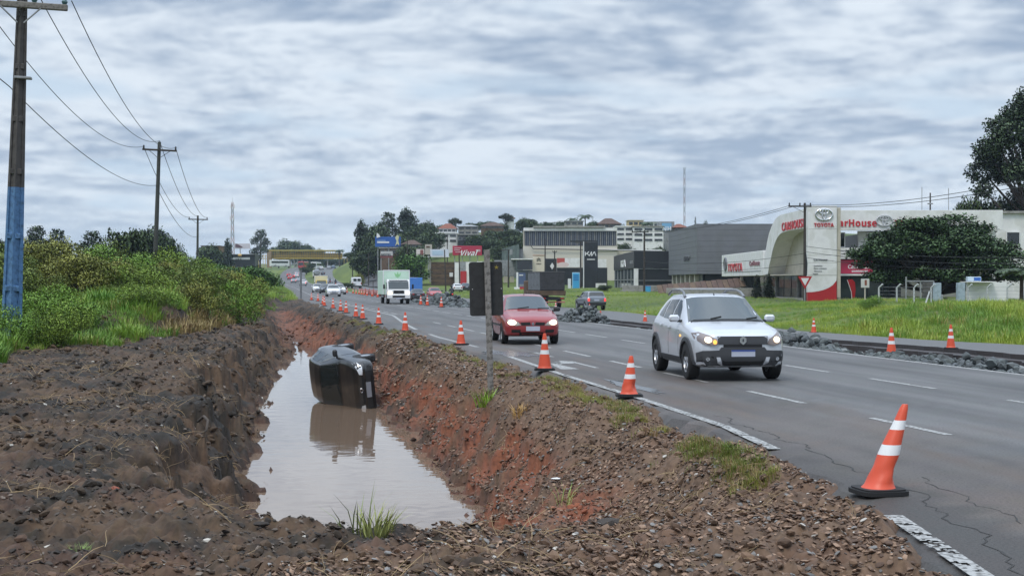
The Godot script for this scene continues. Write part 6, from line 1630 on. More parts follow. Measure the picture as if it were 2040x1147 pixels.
func showrooms() -> void:
	# grey clad box with chrome letters
	var o := thing("grey_clad_showroom", "big windowless grey clad box beside the white dealership", "building", Vector3(31, 0, -205))
	for k in 9:
		var y := 2.8 + k * 0.745
		block(o, "cladding_panel", M.grey_clad, 25.0, 38.0, y + 0.012, y + 0.735, 190.0, 224.0)
	block(o, "core", M.dark_clad, 25.1, 37.9, 2.79, 9.47, 190.1, 223.9)
	block(o, "parapet", M.dark_clad, 25.0, 38.0, 9.50, 9.58, 190.0, 224.0)
	write(o, "CHERY", 0.62, M.chrome, Vector3(24.93, 5.0, -200.0), true, 0.1, "lettering", 2.6)
	block(o, "ground_wall", M.dark_clad, 26.2, 37.8, 0.0, 2.78, 190.6, 223.5)
	for k in 6:
		var d := 191.0 + k * 5.4
		block(o, "pane", M.shop_glass, 25.9, 25.94, 0.8, 2.76, d, d + 3.6)
		block(o, "column", M.cream_wall, 25.4, 26.1, 0.0, 2.78, d + 3.8, d + 5.0)
	# retaining wall and the rusty corrugated awning before it
	var rw := thing("retaining_wall", "low grey concrete wall in front of the grey clad box", "wall", Vector3(24, 0, -160))
	for k in 7: block(rw, "wall_panel", M.concrete, 17.6 + k * 1.62, 19.2 + k * 1.62, -0.3, 1.05, 159.8, 160.2, 0.02)
	var aw := thing("rusty_awning", "rust brown corrugated sheets leaning behind the low grey wall", "awning", Vector3(23, 0, -170))
	for k in 16:
		var x := 17.9 + k * 0.66
		var y := 0.35 + k * 0.055
		put("sheet", MB.new().box(Vector3(x, y + 0.5, -169.5) - aw.position, Vector3(0.62, 0.06, 2.4), 0.0, Basis(Vector3.BACK, 0.06) * Basis(Vector3.RIGHT, 0.42 + 0.03 * (k % 3))).mesh(), M.roof_brown if k % 3 else M.brown_wall, aw)
	put("frame", MB.new().box(Vector3(23.2, 0.6, -170.2) - aw.position, Vector3(11.0, 0.08, 0.08)).mesh(), M.wood_pole, aw)
	# black and glass showroom
	var k := thing("glass_showroom", "two storey glass showroom with a black sign band and white letters", "building", Vector3(24, 0, -250))
	block(k, "sign_band", M.dark_clad, 20.0, 30.0, 3.95, 6.76, 230.0, 276.0, 0.03)
	for j in 6:
		var d := 230.6 + j * 7.5
		for row in [[0.2, 2.0], [2.15, 3.9]]:
			block(k, "pane", M.shop_glass, 20.2, 20.25, row[0], row[1], d, d + 7.1)
		block(k, "mullion", M.steel, 20.1, 20.3, 0.0, 3.93, d + 7.13, d + 7.45)
	block(k, "transom", M.steel, 20.08, 20.3, 2.02, 2.13, 231.2, 275.5)
	block(k, "corner_column", M.white_wall, 20.0, 20.7, 0.0, 3.93, 230.05, 230.6)
	block(k, "inner_wall", mat(0.20, 0.22, 0.21, 0.8), 24.0, 24.2, 0.0, 3.93, 231.0, 275.0)
	block(k, "side_wall", M.dark_clad, 20.75, 30.0, 0.0, 3.93, 230.3, 230.7)
	block(k, "side_rail", M.steel, 20.75, 30.0, 1.9, 2.0, 230.1, 230.28)
	block(k, "side_rail", M.steel, 20.75, 30.0, 3.8, 3.92, 230.1, 230.28)
	write(k, "KIA", 1.2, M.white, Vector3(19.93, 4.95, -252.0), true, 0.1, "lettering", 4.0)
	write(k, "AGRICAR", 0.45, M.steel, Vector3(19.93, 5.0, -234.6), true, 0.06, "lettering", 2.2)
	var cw := thing("concrete_wall", "grey concrete wall with a step in front of the glass showroom", "wall", Vector3(19, 0, -210))
	block(cw, "wall", M.concrete, 16.50, 22.35, -0.3, 1.2, 209.6, 210.2, 0.03)
	block(cw, "lower_wall", M.concrete, 15.97, 20.70, -0.3, 0.5, 206.6, 207.2, 0.03)
	var tt := thing("black_totem", "tall black totem sign with a white logo", "sign", Vector3(15.8, 0, -285))
	block(tt, "body", M.dark_clad, 14.4, 17.4, -0.2, 9.75, 284.4, 285.6, 0.05)
	block(tt, "top_beam", M.black, 11.81, 17.30, 9.8, 10.05, 284.7, 285.3)
	var kg := MB.new()
	for s in [[0.0, 0.0, 0.0, 1.0], [0.05, 0.35, 0.75, 1.0], [0.35, 0.55, 0.85, 0.0], [0.85, 0.0, 1.25, 1.0], [1.25, 1.0, 1.25, 0.0], [1.25, 0.0, 1.3, 0.02], [1.3, 0.0, 1.85, 1.0], [1.85, 1.0, 2.15, 0.0]]:
		kg.tube([Vector3(s[0], s[1] * 0.85, 0), Vector3(s[2], s[3] * 0.85, 0)], 0.085, 4)
	put("logo", kg.mesh(), M.white, tt, Transform3D(Basis.IDENTITY, Vector3(-0.95, 6.95, 0.65)))
	block(tt, "underline", M.white, 15.2, 16.8, 6.15, 6.32, 284.3, 284.42)
	# low showrooms farther along
	var c := thing("citrus_showroom", "low showroom with a cream sign pillar and white canopy left of the black totem", "building", Vector3(6, 0, -300))
	block(c, "sign_pillar", mat(0.62, 0.55, 0.44, 0.6), 4.50, 6.86, 0.0, 7.29, 299.0, 300.2, 0.03)
	block(c, "pillar_cap", mat(0.50, 0.24, 0.14, 0.6), 4.45, 6.91, 7.29, 7.40, 298.9, 300.3)
	for j in 2:
		put("chevron", MB.new().tube([Vector3(-0.42, 0, 0), Vector3(0, 0.36, 0), Vector3(0.42, 0, 0)], 0.06, 5).mesh(), M.black, c, Transform3D(Basis.IDENTITY, Vector3(5.68, 6.12 + j * 0.32, -298.9) - c.position))
	write(c, "CITROEN", 0.19, M.black, Vector3(5.68, 5.53, -298.95), false, 0.03)
	block(c, "canopy", M.white_wall, (-0.21), 4.39, 6.38, 6.60, 297.0, 306.0, 0.02)
	block(c, "glass_front", M.glass, 1.08, 4.44, 4.32, 6.38, 303.0, 303.2)
	block(c, "lower_front", M.grey_clad, 1.08, 4.44, 0.0, 4.21, 303.0, 303.3)
	block(c, "grey_front", M.steel, (-3.80), 0.98, 3.02, 6.39, 303.6, 304.0)
	for j in 3: block(c, "door", M.cream_wall, (-1.85) + j * 1.4, (-1.85) + j * 1.4 + 0.9, 0.0, 2.92, 303.7, 303.9)
	block(c, "dark_front", M.dark_clad, 7.01, 9.60, 0.2, 6.68, 301.8, 302.4, 0.02)
	put("diamond", MB.new().prism(PackedVector2Array([Vector2(0, 0.75), Vector2(0.48, 0), Vector2(0, -0.75), Vector2(-0.48, 0)]), 0.08).mesh(), M.white, c, Transform3D(Basis.IDENTITY, Vector3(8.63, 5.07, -301.7) - c.position))
	block(c, "red_panel", mat(0.42, 0.07, 0.06, 0.5), 9.59, 11.25, 5.69, 6.76, 299.4, 299.8)
	put("oval_sign", MB.new().lathe([[0.0, -0.05], [1.25, -0.05], [1.25, 0.05], [0.0, 0.05]], 20, Transform3D(Basis(Vector3.RIGHT, PI / 2).scaled(Vector3(1, 0.42, 1)), Vector3.ZERO)).mesh(), mat(0.66, 0.52, 0.50, 0.5), c, Transform3D(Basis.IDENTITY, Vector3(10.89, 5.35, -298.6) - c.position))
	block(c, "white_panel", M.white_wall, 11.27, 14.57, 4.83, 6.76, 299.4, 299.8)
	block(c, "white_panel", M.white_wall, 17.62, 19.61, 4.65, 6.42, 291.4, 291.8)
	block(c, "dark_base", M.dark_clad, 9.69, 20.56, 0.0, 4.75, 302.8, 303.4)
	block(c, "white_block", M.white_wall, 16.70, 18.80, 0.0, 1.43, 279.8, 280.2)
	var ad := thing("poster_board", "poster board with dark blue print left of the flatbed truck", "poster", Vector3(2.04, 0, -285))
	block(ad, "white_edge", M.white, 0.87, 1.27, 0.0, 3.66, 284.9, 285.1)
	block(ad, "poster", mat(0.07, 0.10, 0.19, 0.5), 1.28, 2.75, 0.3, 3.56, 284.9, 285.1)
	var headline := PackedStringArray(["NOVO"])
	block(ad, "print_line", M.white, 1.43, 2.24, 2.95, 3.15, 284.84, 284.88)
	block(ad, "print_line", M.steel, 1.43, 2.44, 0.81, 1.22, 284.84, 284.88)
	var bs := thing("blue_sign_box", "tall light blue sign box left of the black totem", "sign", Vector3(12.84, 0, -282))
	block(bs, "frame", mat(0.30, 0.52, 0.68, 0.5), 12.09, 13.60, 0.0, 3.59, 281.7, 282.2, 0.03)
	block(bs, "face", M.sky_blue, 12.24, 13.45, 0.2, 3.39, 281.6, 281.68)
	for j in 3: block(bs, "print_line", M.blue, 12.34, 13.34, 2.89 - j * 0.42, 3.04 - j * 0.42, 281.55, 281.6)
	var wsn := thing("white_banner_box", "slim white sign box left of the light blue sign box", "sign", Vector3(11.57, 0, -283))
	block(wsn, "face", M.white, 11.27, 11.88, 0.25, 2.34, 282.8, 283.1, 0.02)
	block(wsn, "post", M.steel, 11.52, 11.62, -0.1, 0.25, 282.9, 283.0)
	# the long white building above them
	var w := thing("long_white_building", "long white building with a dark band of upright fins high on the hill foot", "building", Vector3(14, ground_y(76.0, 340.0), -340))
	block(w, "wall", M.cream_wall, 2.75, 25.01, 1.0, 14.39, 335.5, 350.0)
	block(w, "base_wall", mat(0.58, 0.54, 0.47, 0.8), 2.62, 25.05, 2.0, 10.18, 333.9, 335.4)
	block(w, "upper_band", M.white_wall, 2.75, 25.01, 13.79, 14.51, 334.4, 335.4, 0.03)
	block(w, "roof_slab", M.concrete, 5.04, 22.20, 14.51 + 0.02, 14.93, 334.0, 349.0, 0.03)
	block(w, "window_band", mat(0.035, 0.045, 0.065, 0.15), 2.99, 24.77, 10.32, 13.77, 335.0, 335.3)
	for j in 46:
		var x := 3.23 + j * 0.47
		block(w, "fin", [M.steel, mat(0.09, 0.10, 0.13, 0.5), M.concrete][(j * 7) % 3], x, x + 0.07 + 0.07 * ((j * 5) % 3), 10.32, 13.67, 334.85, 335.0)
	put("dark_ledge", MB.new().tube([Vector3(4.52, 10.21, -333.4) - w.position, Vector3(5.00, 9.56, -333.4) - w.position, Vector3(19.03, 9.26, -333.4) - w.position, Vector3(35.68, 8.91, -333.4) - w.position], 0.11, 6).mesh(), M.black, w)
	block(w, "white_ledge", M.white_wall, 20.22, 35.68, 9.04, 9.37, 333.7, 334.6)
	block(w, "low_wing", M.cream_wall, 20.64, 36.43, 2.0, 9.12, 336.0, 344.0)

func house(label: String, x0: float, x1: float, y0: float, y1: float, d0: float, wall: Material, roof: Material, rise: float, cols: int, rows: int, deep := 9.0) -> Node3D:
	var o := thing("house", label, "house", Vector3((x0 + x1) / 2, y0, -d0 - deep / 2))
	block(o, "wall", wall, x0, x1, y0 - 5.0, y1, d0, d0 + deep)
	if rise > 0.0: hip(o, "roof", roof, x0, x1, y1, rise, d0, d0 + deep)
	else: block(o, "roof", roof, x0 - 0.3, x1 + 0.3, y1, y1 + 0.3, d0 - 0.3, d0 + deep + 0.3, 0.03)
	var w := (x1 - x0) / cols; var h := (y1 - y0) / rows
	for r in rows:
		for c in cols: window(o, x0 + w * (c + 0.1), x0 + w * (c + 0.9), y0 + h * (r + 0.35), y0 + h * (r + 0.8), d0 - 0.03, M.steel, M.glass)
	return o

func hillside() -> void:
	house("white terraced house with a red tile roof on the wooded hill", (-22.16), (-17.00), 16.40, 17.77, 426.0, M.white_wall, M.roof_red, 1.7, 4, 1)
	house("white flat roofed storeys below the red tile roof", (-23.27), (-16.30), 12.95, 15.91, 415.0, M.white_wall, M.white_wall, 0.0, 3, 2)
	house("grey roofed house right of the red tile roof", (-16.51), (-10.49), 16.02, 18.65, 432.0, M.concrete, M.steel, 0.7, 3, 2)
	house("wide brown roofed house below the hill crest", (-10.07), (-2.76), 18.73, 19.70, 455.0, M.brown_wall, M.roof_brown, 1.4, 4, 1)
	house("small white house with an orange roof on the hill crest", (-2.23), 0.74, 23.19, 25.23, 520.0, M.white_wall, M.roof_red, 0.8, 2, 1)
	house("dark walled long house below the grey roofed one", (-15.81), (-9.52), 12.96, 15.30, 410.0, M.dark_clad, M.concrete, 0.0, 5, 1)
	house("grey brown gabled house right of the blue billboard", (-29.23), (-24.45), 10.20, 11.53, 372.0, M.concrete, M.roof_brown, 1.3, 4, 1)
	house("dark row of shops under the blue billboard", (-33.06), (-23.63), 8.12, 10.00, 352.0, M.brown_wall, M.concrete, 0.0, 7, 1)
	house("brown hipped roof house on the crest behind the long white building", 26.41, 33.17, 17.95, 19.34, 430.0, M.brown_wall, M.roof_brown, 1.9, 4, 1)
	house("grey house with a flat roof between the two tall palms", 17.79, 23.84, 20.29, 21.80, 470.0, M.concrete, M.steel, 0.0, 3, 1)
	house("yellow flat block on the crest", 41.43, 46.79, 21.12, 23.35, 500.0, mat(0.55, 0.42, 0.22, 0.8), M.cream_wall, 0.0, 3, 1)
	house("pale flat block right of the yellow one", 46.67, 51.62, 20.39, 22.51, 495.0, M.white_wall, M.steel, 0.0, 3, 1)
	house("white terraced house left under the blue letter sign", 29.71, 34.57, 12.97, 17.26, 400.0, M.white_wall, M.white_wall, 0.0, 2, 3)
	house("long white terraced house below the blue letter sign", 34.23, 42.71, 12.58, 17.10, 396.0, M.white_wall, M.concrete, 0.0, 3, 3)
	house("low red roofed house right of the blue letter sign", 46.86, 50.34, 16.01, 17.31, 405.0, M.brown_wall, M.roof_red, 1.2, 3, 1)
	var nh := thing("letter_sign_block", "grey block carrying a blue square with two white letters", "building", Vector3(44.88, ground_y(115.0, 408.0), -408))
	block(nh, "wall", M.steel, 42.84, 47.21, 8.0, 19.17, 408.0, 415.0, 0.03)
	block(nh, "blue_square", mat(0.16, 0.36, 0.55, 0.5), 43.57, 46.34, 16.55, 18.66, 407.8, 407.96)
	write(nh, "NH", 1.35, M.white, Vector3(44.95, 16.84 + 0.15, -407.7), false, 0.1)
	# billboards
	var b := thing("billboard", "blue billboard with white print and a cut out fin on top", "billboard", Vector3((-29.67), 9.01, -335))
	block(b, "board", M.blue, (-32.66), (-26.56), 10.03, 12.42, 335.0, 335.3, 0.02)
	block(b, "print_line", M.white, (-32.18), (-29.31), 10.92, 11.28, 334.94, 334.98)
	block(b, "print_line", mat(0.3, 0.45, 0.65, 0.5), (-32.18), (-30.15), 11.45, 11.59, 334.94, 334.98)
	put("fin", MB.new().prism(PackedVector2Array([Vector2(0, 0), Vector2(0.9, 0.25), Vector2(0.6, 0.85), Vector2(0.05, 1.25)]), 0.08).mesh(), M.white, b, Transform3D(Basis.IDENTITY, Vector3((-32.30), 12.12, -334.9) - b.position))
	put("cutout", MB.new().prism(PackedVector2Array([Vector2(0, -1.6), Vector2(0.35, -0.4), Vector2(0.0, 0.5), Vector2(0.45, 1.1), Vector2(0.95, 0.8), Vector2(0.75, -0.2), Vector2(1.0, -1.5), Vector2(0.5, -1.0)]), 0.08).mesh(), mat(0.55, 0.55, 0.35, 0.6), b, Transform3D(Basis.IDENTITY, Vector3((-27.88), 11.76, -334.9) - b.position))
	for j in 3: block(b, "post", M.steel, (-32.16) + j * 2.6, (-32.16) + j * 2.6 + 0.2, 2.0, 10.05, 335.4, 335.6)
	var r := thing("billboard", "red billboard with white script lettering", "billboard", Vector3((-10.49), 7.13, -330))
	block(r, "board", mat(0.40, 0.022, 0.055, 0.5), (-13.97), (-7.07), 7.90, 10.14, 330.0, 330.3, 0.02)
	var it := write(r, "Vival", 1.25, M.white, Vector3((-10.14), 8.43, -329.93), false, 0.04)
	it.transform = it.transform * Transform3D(Basis(Vector3(1, 0, 0), Vector3(0.35, 1, 0), Vector3(0, 0, 1)), Vector3.ZERO)
	for q in [[905, 919, 494.6, 493.8], [905, 916, 498.4, 497.6], [907, 919, 502.4, 501.6], [948, 957, 498.2, 497.2], [948, 957, 500.8, 499.8]]:
		block(r, "print_line", M.white, (q[0] - 1020) * 330.0 / 2800.0, (q[1] - 1020) * 330.0 / 2800.0, 1.83 + (560 - q[2]) * 330.0 / 2800.0, 1.83 + (560 - q[3]) * 330.0 / 2800.0, 329.92, 329.97)
	for j in 4: block(r, "post", M.steel, (-13.59) + j * 1.8, (-13.59) + j * 1.8 + 0.16, 1.0, 7.92, 330.4, 330.6)
	var wb := thing("billboard", "white billboard with a pale blue print on a tall pole", "billboard", Vector3((-18.05), 1.0, -310))
	block(wb, "board", mat(0.58, 0.62, 0.68, 0.5), (-18.05), (-13.95), 7.31, 8.86, 310.0, 310.3, 0.02)
	block(wb, "print_block", mat(0.42, 0.55, 0.66, 0.5), (-17.60), (-15.17), 7.59, 8.58, 309.93, 309.97)
	block(wb, "frame", M.white, (-20.15), (-13.84), 7.14, 7.29, 309.9, 310.4)
	put("pole", MB.new().tube([Vector3(0, -2, 0), Vector3(0, 7.37 - 1.0, 0)], 0.2, 8).mesh(), M.concrete, wb)
	var fb := thing("billboard", "small billboard with a dark face print left of the white one", "billboard", Vector3((-20.65), 2.0, -316))
	block(fb, "board", mat(0.62, 0.56, 0.52, 0.5), (-21.56), (-19.75), 7.59, 9.05, 316.0, 316.3)
	block(fb, "print_block", mat(0.22, 0.08, 0.07, 0.5), (-20.65), (-19.98), 7.81, 8.88, 315.93, 315.97)
	block(fb, "post", M.steel, (-20.77), (-20.54), 0.0, 7.59, 316.1, 316.2)
	var vb := thing("billboard", "tall cream billboard standing behind the small face print", "billboard", Vector3((-19.21), 2.0, -322))
	block(vb, "board", mat(0.42, 0.39, 0.34, 0.6), (-19.95), (-18.34), 7.93, 10.28, 322.0, 322.3)
	block(vb, "print_block", M.brown_wall, (-19.66), (-18.86), 9.54, 9.88, 321.9, 321.97)
	block(vb, "post", M.steel, (-19.32), (-19.09), 0.0, 7.93, 322.1, 322.2)
	var sb := thing("billboard", "white and maroon shop board above the green round tree", "billboard", Vector3((-28.51), 1.0, -318))
	block(sb, "board", mat(0.45, 0.45, 0.45, 0.6), (-29.81), (-27.03), 7.62, 8.59, 318.0, 318.3)
	block(sb, "maroon_board", mat(0.20, 0.06, 0.06, 0.6), (-29.81), (-27.03), 7.11, 7.60, 318.0, 318.3)
	write(sb, "MOTEL", 0.5, M.black, Vector3((-28.51), 7.78, -317.93), false, 0.03)
	block(sb, "post", M.steel, (-29.76), (-29.59), 0.0, 7.11, 318.1, 318.25)
	# timber stacked front and panelled fronts by the road
	var tb := thing("timber_front", "wall of stacked brown boards right of the green round tree", "building", Vector3((-14.89), 0, -300))
	for j in 15: block(tb, "plank", [M.brown_wall, wear(0.17, 0.11, 0.06, 0.9, 0.4, 0.2), wear(0.10, 0.07, 0.05, 0.9, 0.4, 0.2)][j % 3], (-17.25) - 0.06 * (j % 2), (-12.32), 0.3 + j * 0.37, 0.3 + j * 0.37 + 0.34, 300.0 - 0.05 * (j % 3), 300.6)
	block(tb, "back_wall", M.brown_wall, (-17.31), (-12.36), -0.2, 5.92, 300.65, 306.0)
	block(tb, "white_plate", M.white, (-13.35), (-12.60), 2.79, 3.65, 299.5, 299.7)
	var gp := thing("panelled_front", "pale grey panelled wall with a red patch behind the utility poles", "building", Vector3((-10.04), 0, -296))
	for j in 6: block(gp, "panel", M.steel if j % 2 else M.white_wall, (-12.10) + j * 1.18, (-12.10) + j * 1.18 + 1.14, 0.2, 5.74 + j * 0.06, 296.0, 296.4, 0.01)
	block(gp, "red_patch", M.red, (-10.85), (-9.59), 0.2, 3.94, 295.8, 295.95)
	block(gp, "back_wall", M.concrete, (-12.13), (-3.73), -0.2, 5.98, 297.0, 306.0)
	var gg := thing("green_panel_shed", "grey green panelled shed behind the road sign", "building", Vector3((-0.23), 0, -325))
	for j in 8: block(gg, "panel", [wear(0.10, 0.135, 0.13, 0.6, 0.2, 0.2), wear(0.13, 0.165, 0.155, 0.6, 0.2, 0.2)][j % 2], (-2.32) + j * 0.5, (-2.32) + j * 0.5 + 0.48, 1.0, 9.37 + j * 0.14, 325.0, 325.3)
	block(gg, "body", M.grey_clad, (-2.33), 2.56, 0.0, 9.28, 325.5, 334.0)
	var kb := thing("road_barrier", "white and red plastic barrier block on the grass by the showrooms", "barrier", Vector3(1.25, 0, -250))
	block(kb, "white_half", M.white, 0.36, 1.34, -0.2, 0.75, 249.6, 250.2, 0.04)
	block(kb, "red_half", M.red, 1.36, 2.14, -0.2, 0.8, 249.6, 250.2, 0.04)
	var bb := thing("blue_bin", "light blue waste bin on the grass beside the grey wall", "bin", Vector3(18.91, -0.1, -195))
	put("bin", MB.new().box(Vector3(0, 0.6, 0), Vector3(0.66, 1.2, 0.6), 0.05, Basis.IDENTITY, Vector2(1.1, 1.1)).mesh(), M.sky_blue, bb)
	put("lid", MB.new().box(Vector3(0, 1.24, 0), Vector3(0.76, 0.08, 0.7), 0.03).mesh(), M.blue, bb)
	# left of the highway: shed, boards, the footbridge, the tower
	var lb := thing("brown_building", "brown flat building left of the telecom tower's foot", "building", Vector3((-103.20), 6, -480))
	block(lb, "wall", wear(0.20, 0.13, 0.07, 0.9, 0.3, 0.2), (-106.29), (-99.94), 4.0, 13.83, 480.0, 490.0)
	block(lb, "roof", M.roof_brown, (-106.46), (-99.77), 13.83, 14.00, 479.5, 490.5)
	for j in 4: window(lb, (-105.77) + j * 1.5, (-105.77) + j * 1.5 + 0.9, 10.74, 11.77, 479.95, M.concrete, M.glass)
	block(lb, "side_shed", M.concrete, (-105.50), (-102.43), 4.0, 11.05, 474.0, 479.0)
	var sbd := thing("shoe_billboard", "billboard with a brown shape on white beside the telecom tower", "billboard", Vector3((-96.07), 8, -500))
	block(sbd, "board", mat(0.55, 0.53, 0.56, 0.6), (-98.93), (-93.30), 13.35, 15.22, 500.0, 500.4)
	put("print_shape", MB.new().prism(PackedVector2Array([Vector2(0, 0.2), Vector2(0.1, 1.5), Vector2(1.1, 1.2), Vector2(2.7, 0.3), Vector2(2.4, 0.05), Vector2(1.0, 0.1)]), 0.03).mesh(), mat(0.12, 0.07, 0.08, 0.6), sbd, Transform3D(Basis.IDENTITY, Vector3((-98.57), 13.71, -499.9) - sbd.position))
	block(sbd, "post", M.steel, (-96.96), (-96.70), 6.0, 13.35, 500.1, 500.3)
	var lar := thing("shop_front", "dark shop with a white and black name board under the billboard", "building", Vector3((-93.19), 6, -485))
	block(lar, "wall", M.dark_clad, (-97.72), (-88.87), 4.0, 11.03, 485.5, 492.0)
	block(lar, "roof", M.steel, (-97.52), (-88.51), 11.01, 11.18, 484.0, 493.0)
	block(lar, "name_board", M.white, (-97.35), (-90.59), 9.28, 10.06, 484.9, 485.2)
	write(lar, "LAR A", 0.62, M.black, Vector3((-94.58), 9.35, -484.85), false, 0.03)
	block(lar, "yellow_globe", mat(0.6, 0.38, 0.12, 0.5), (-94.47), (-93.17), 10.30, 11.25, 483.6, 484.4, 0.3)
	footbridge()

func footbridge() -> void:
	var o := thing("footbridge", "yellow covered footbridge crossing the highway in the distance", "footbridge", Vector3((-109.15), road_y(740), -740))
	var x0 := (-128.71); var x1 := (-89.59)
	var y0 := 13.59; var y1 := 17.95
	var cream := mat(0.55, 0.45, 0.13, 0.6)
	block(o, "deck", M.yellow, x0, x1, y0, y0 + 0.5, 738.6, 741.4, 0.03)
	block(o, "roof", cream, x0 - 0.4, x1 + 0.4, y1 - 0.05, y1 + 0.3, 738.2, 741.8, 0.03)
	for d in [738.6, 741.4]:
		block(o, "top_rail", M.yellow, x0, x1, y1 - 0.4, y1 - 0.1, d - 0.1, d + 0.1)
		block(o, "hand_rail", M.yellow, x0, x1, y0 + 1.5, y0 + 1.66, d - 0.06, d + 0.06)
		for k in 33: block(o, "truss_post", M.yellow, lerpf(x0, x1, k / 32.0) - 0.09, lerpf(x0, x1, k / 32.0) + 0.09, y0 + 0.5, y1 - 0.4, d - 0.08, d + 0.08)
	block(o, "mesh_screen", wear(0.22, 0.17, 0.06, 0.8, 0.3, 0.1), x0, x1, y0 + 0.5, y0 + 2.9, 741.6, 741.65)
	for px in [(-127.39), (-116.81), (-114.70), (-113.11), (-110.74), (-97.26), (-90.91)]:
		block(o, "pier", M.concrete, px - 0.3, px + 0.3, 5.0, y0, 739.5, 740.5)
	block(o, "stair_tower", wear(0.26, 0.18, 0.10, 0.8, 0.3, 0.2), (-128.62), (-126.25), 5.0, y1 - 0.4, 736.0, 738.4)
	for q in [[(-134.62), x0], [x1, (-81.62)]]:
		block(o, "ramp", M.yellow, q[0], q[1], y0 + 0.1, y0 + 0.4, 742.2, 744.0)
		block(o, "ramp_rail", M.yellow, q[0], q[1], y0 + 1.5, y0 + 1.7, 742.2, 742.35)
		for k in 5: block(o, "ramp_post", M.yellow, lerpf(q[0], q[1], (k + 0.5) / 5.0) - 0.15, lerpf(q[0], q[1], (k + 0.5) / 5.0) + 0.15, 8.0, y0 + 2.4, 742.4, 742.7)
	# telecom tower
	var t := thing("telecom_tower", "red and white lattice telecom tower on the left skyline", "tower", Vector3((-139.38), 12, -700))
	var top := 41.08 - 12.0
	for s in 10:
		var a := top * s / 10.0; var b := top * (s + 1) / 10.0
		var wa := lerpf(1.35, 0.55, s / 10.0); var wb := lerpf(1.35, 0.55, (s + 1) / 10.0)
		var mb := MB.new()
		for k in 4:
			var u := Vector2.from_angle(TAU * k / 4.0 + 0.5); var v := Vector2.from_angle(TAU * (k + 1) / 4.0 + 0.5)
			mb.tube([Vector3(u.x * wa, a, u.y * wa), Vector3(u.x * wb, b, u.y * wb)], 0.12, 5)
			mb.tube([Vector3(u.x * wa, a, u.y * wa), Vector3(v.x * wb, b, v.y * wb)], 0.07, 4)
			mb.tube([Vector3(v.x * wa, a, v.y * wa), Vector3(u.x * wb, b, u.y * wb)], 0.07, 4)
			mb.tube([Vector3(u.x * wb, b, u.y * wb), Vector3(v.x * wb, b, v.y * wb)], 0.07, 4)
		put("lattice_section", mb.mesh(), mat(0.42, 0.30, 0.29, 0.6) if s % 2 else M.steel, t)
	for k in 6:
		var u := Vector2.from_angle(TAU * k / 6.0)
		put("antenna_panel", MB.new().box(Vector3(u.x * 1.1, top - 2.0 - (k % 2) * 6.0, u.y * 1.1), Vector3(0.35, 2.2, 0.35), 0.05).mesh(), M.white, t)
	put("lightning_rod", MB.new().tube([Vector3(0, top, 0), Vector3(0, top + 2.5, 0)], 0.06, 5).mesh(), M.steel, t)
	var m := thing("radio_mast", "thin grey radio mast rising behind the block with two white letters", "mast", Vector3(55.21, 14, -450))
	var mt := 38.31 - 14.0
	for s in 8:
		var mb := MB.new()
		var a := mt * s / 8.0; var b := mt * (s + 1) / 8.0
		for k in 3:
			var u := Vector2.from_angle(TAU * k / 3.0) * 0.30; var v := Vector2.from_angle(TAU * (k + 1) / 3.0) * 0.30
			mb.tube([Vector3(u.x, a, u.y), Vector3(u.x, b, u.y)], 0.055, 4)
			mb.tube([Vector3(u.x, a, u.y), Vector3(v.x, b, v.y)], 0.04, 4)
		put("mast_section", mb.mesh(), M.steel if s % 2 else mat(0.34, 0.26, 0.26, 0.6), m)

# ------------------------------------------------------------------ street furniture, cones, rubble, litter
var cone_proto: Node3D

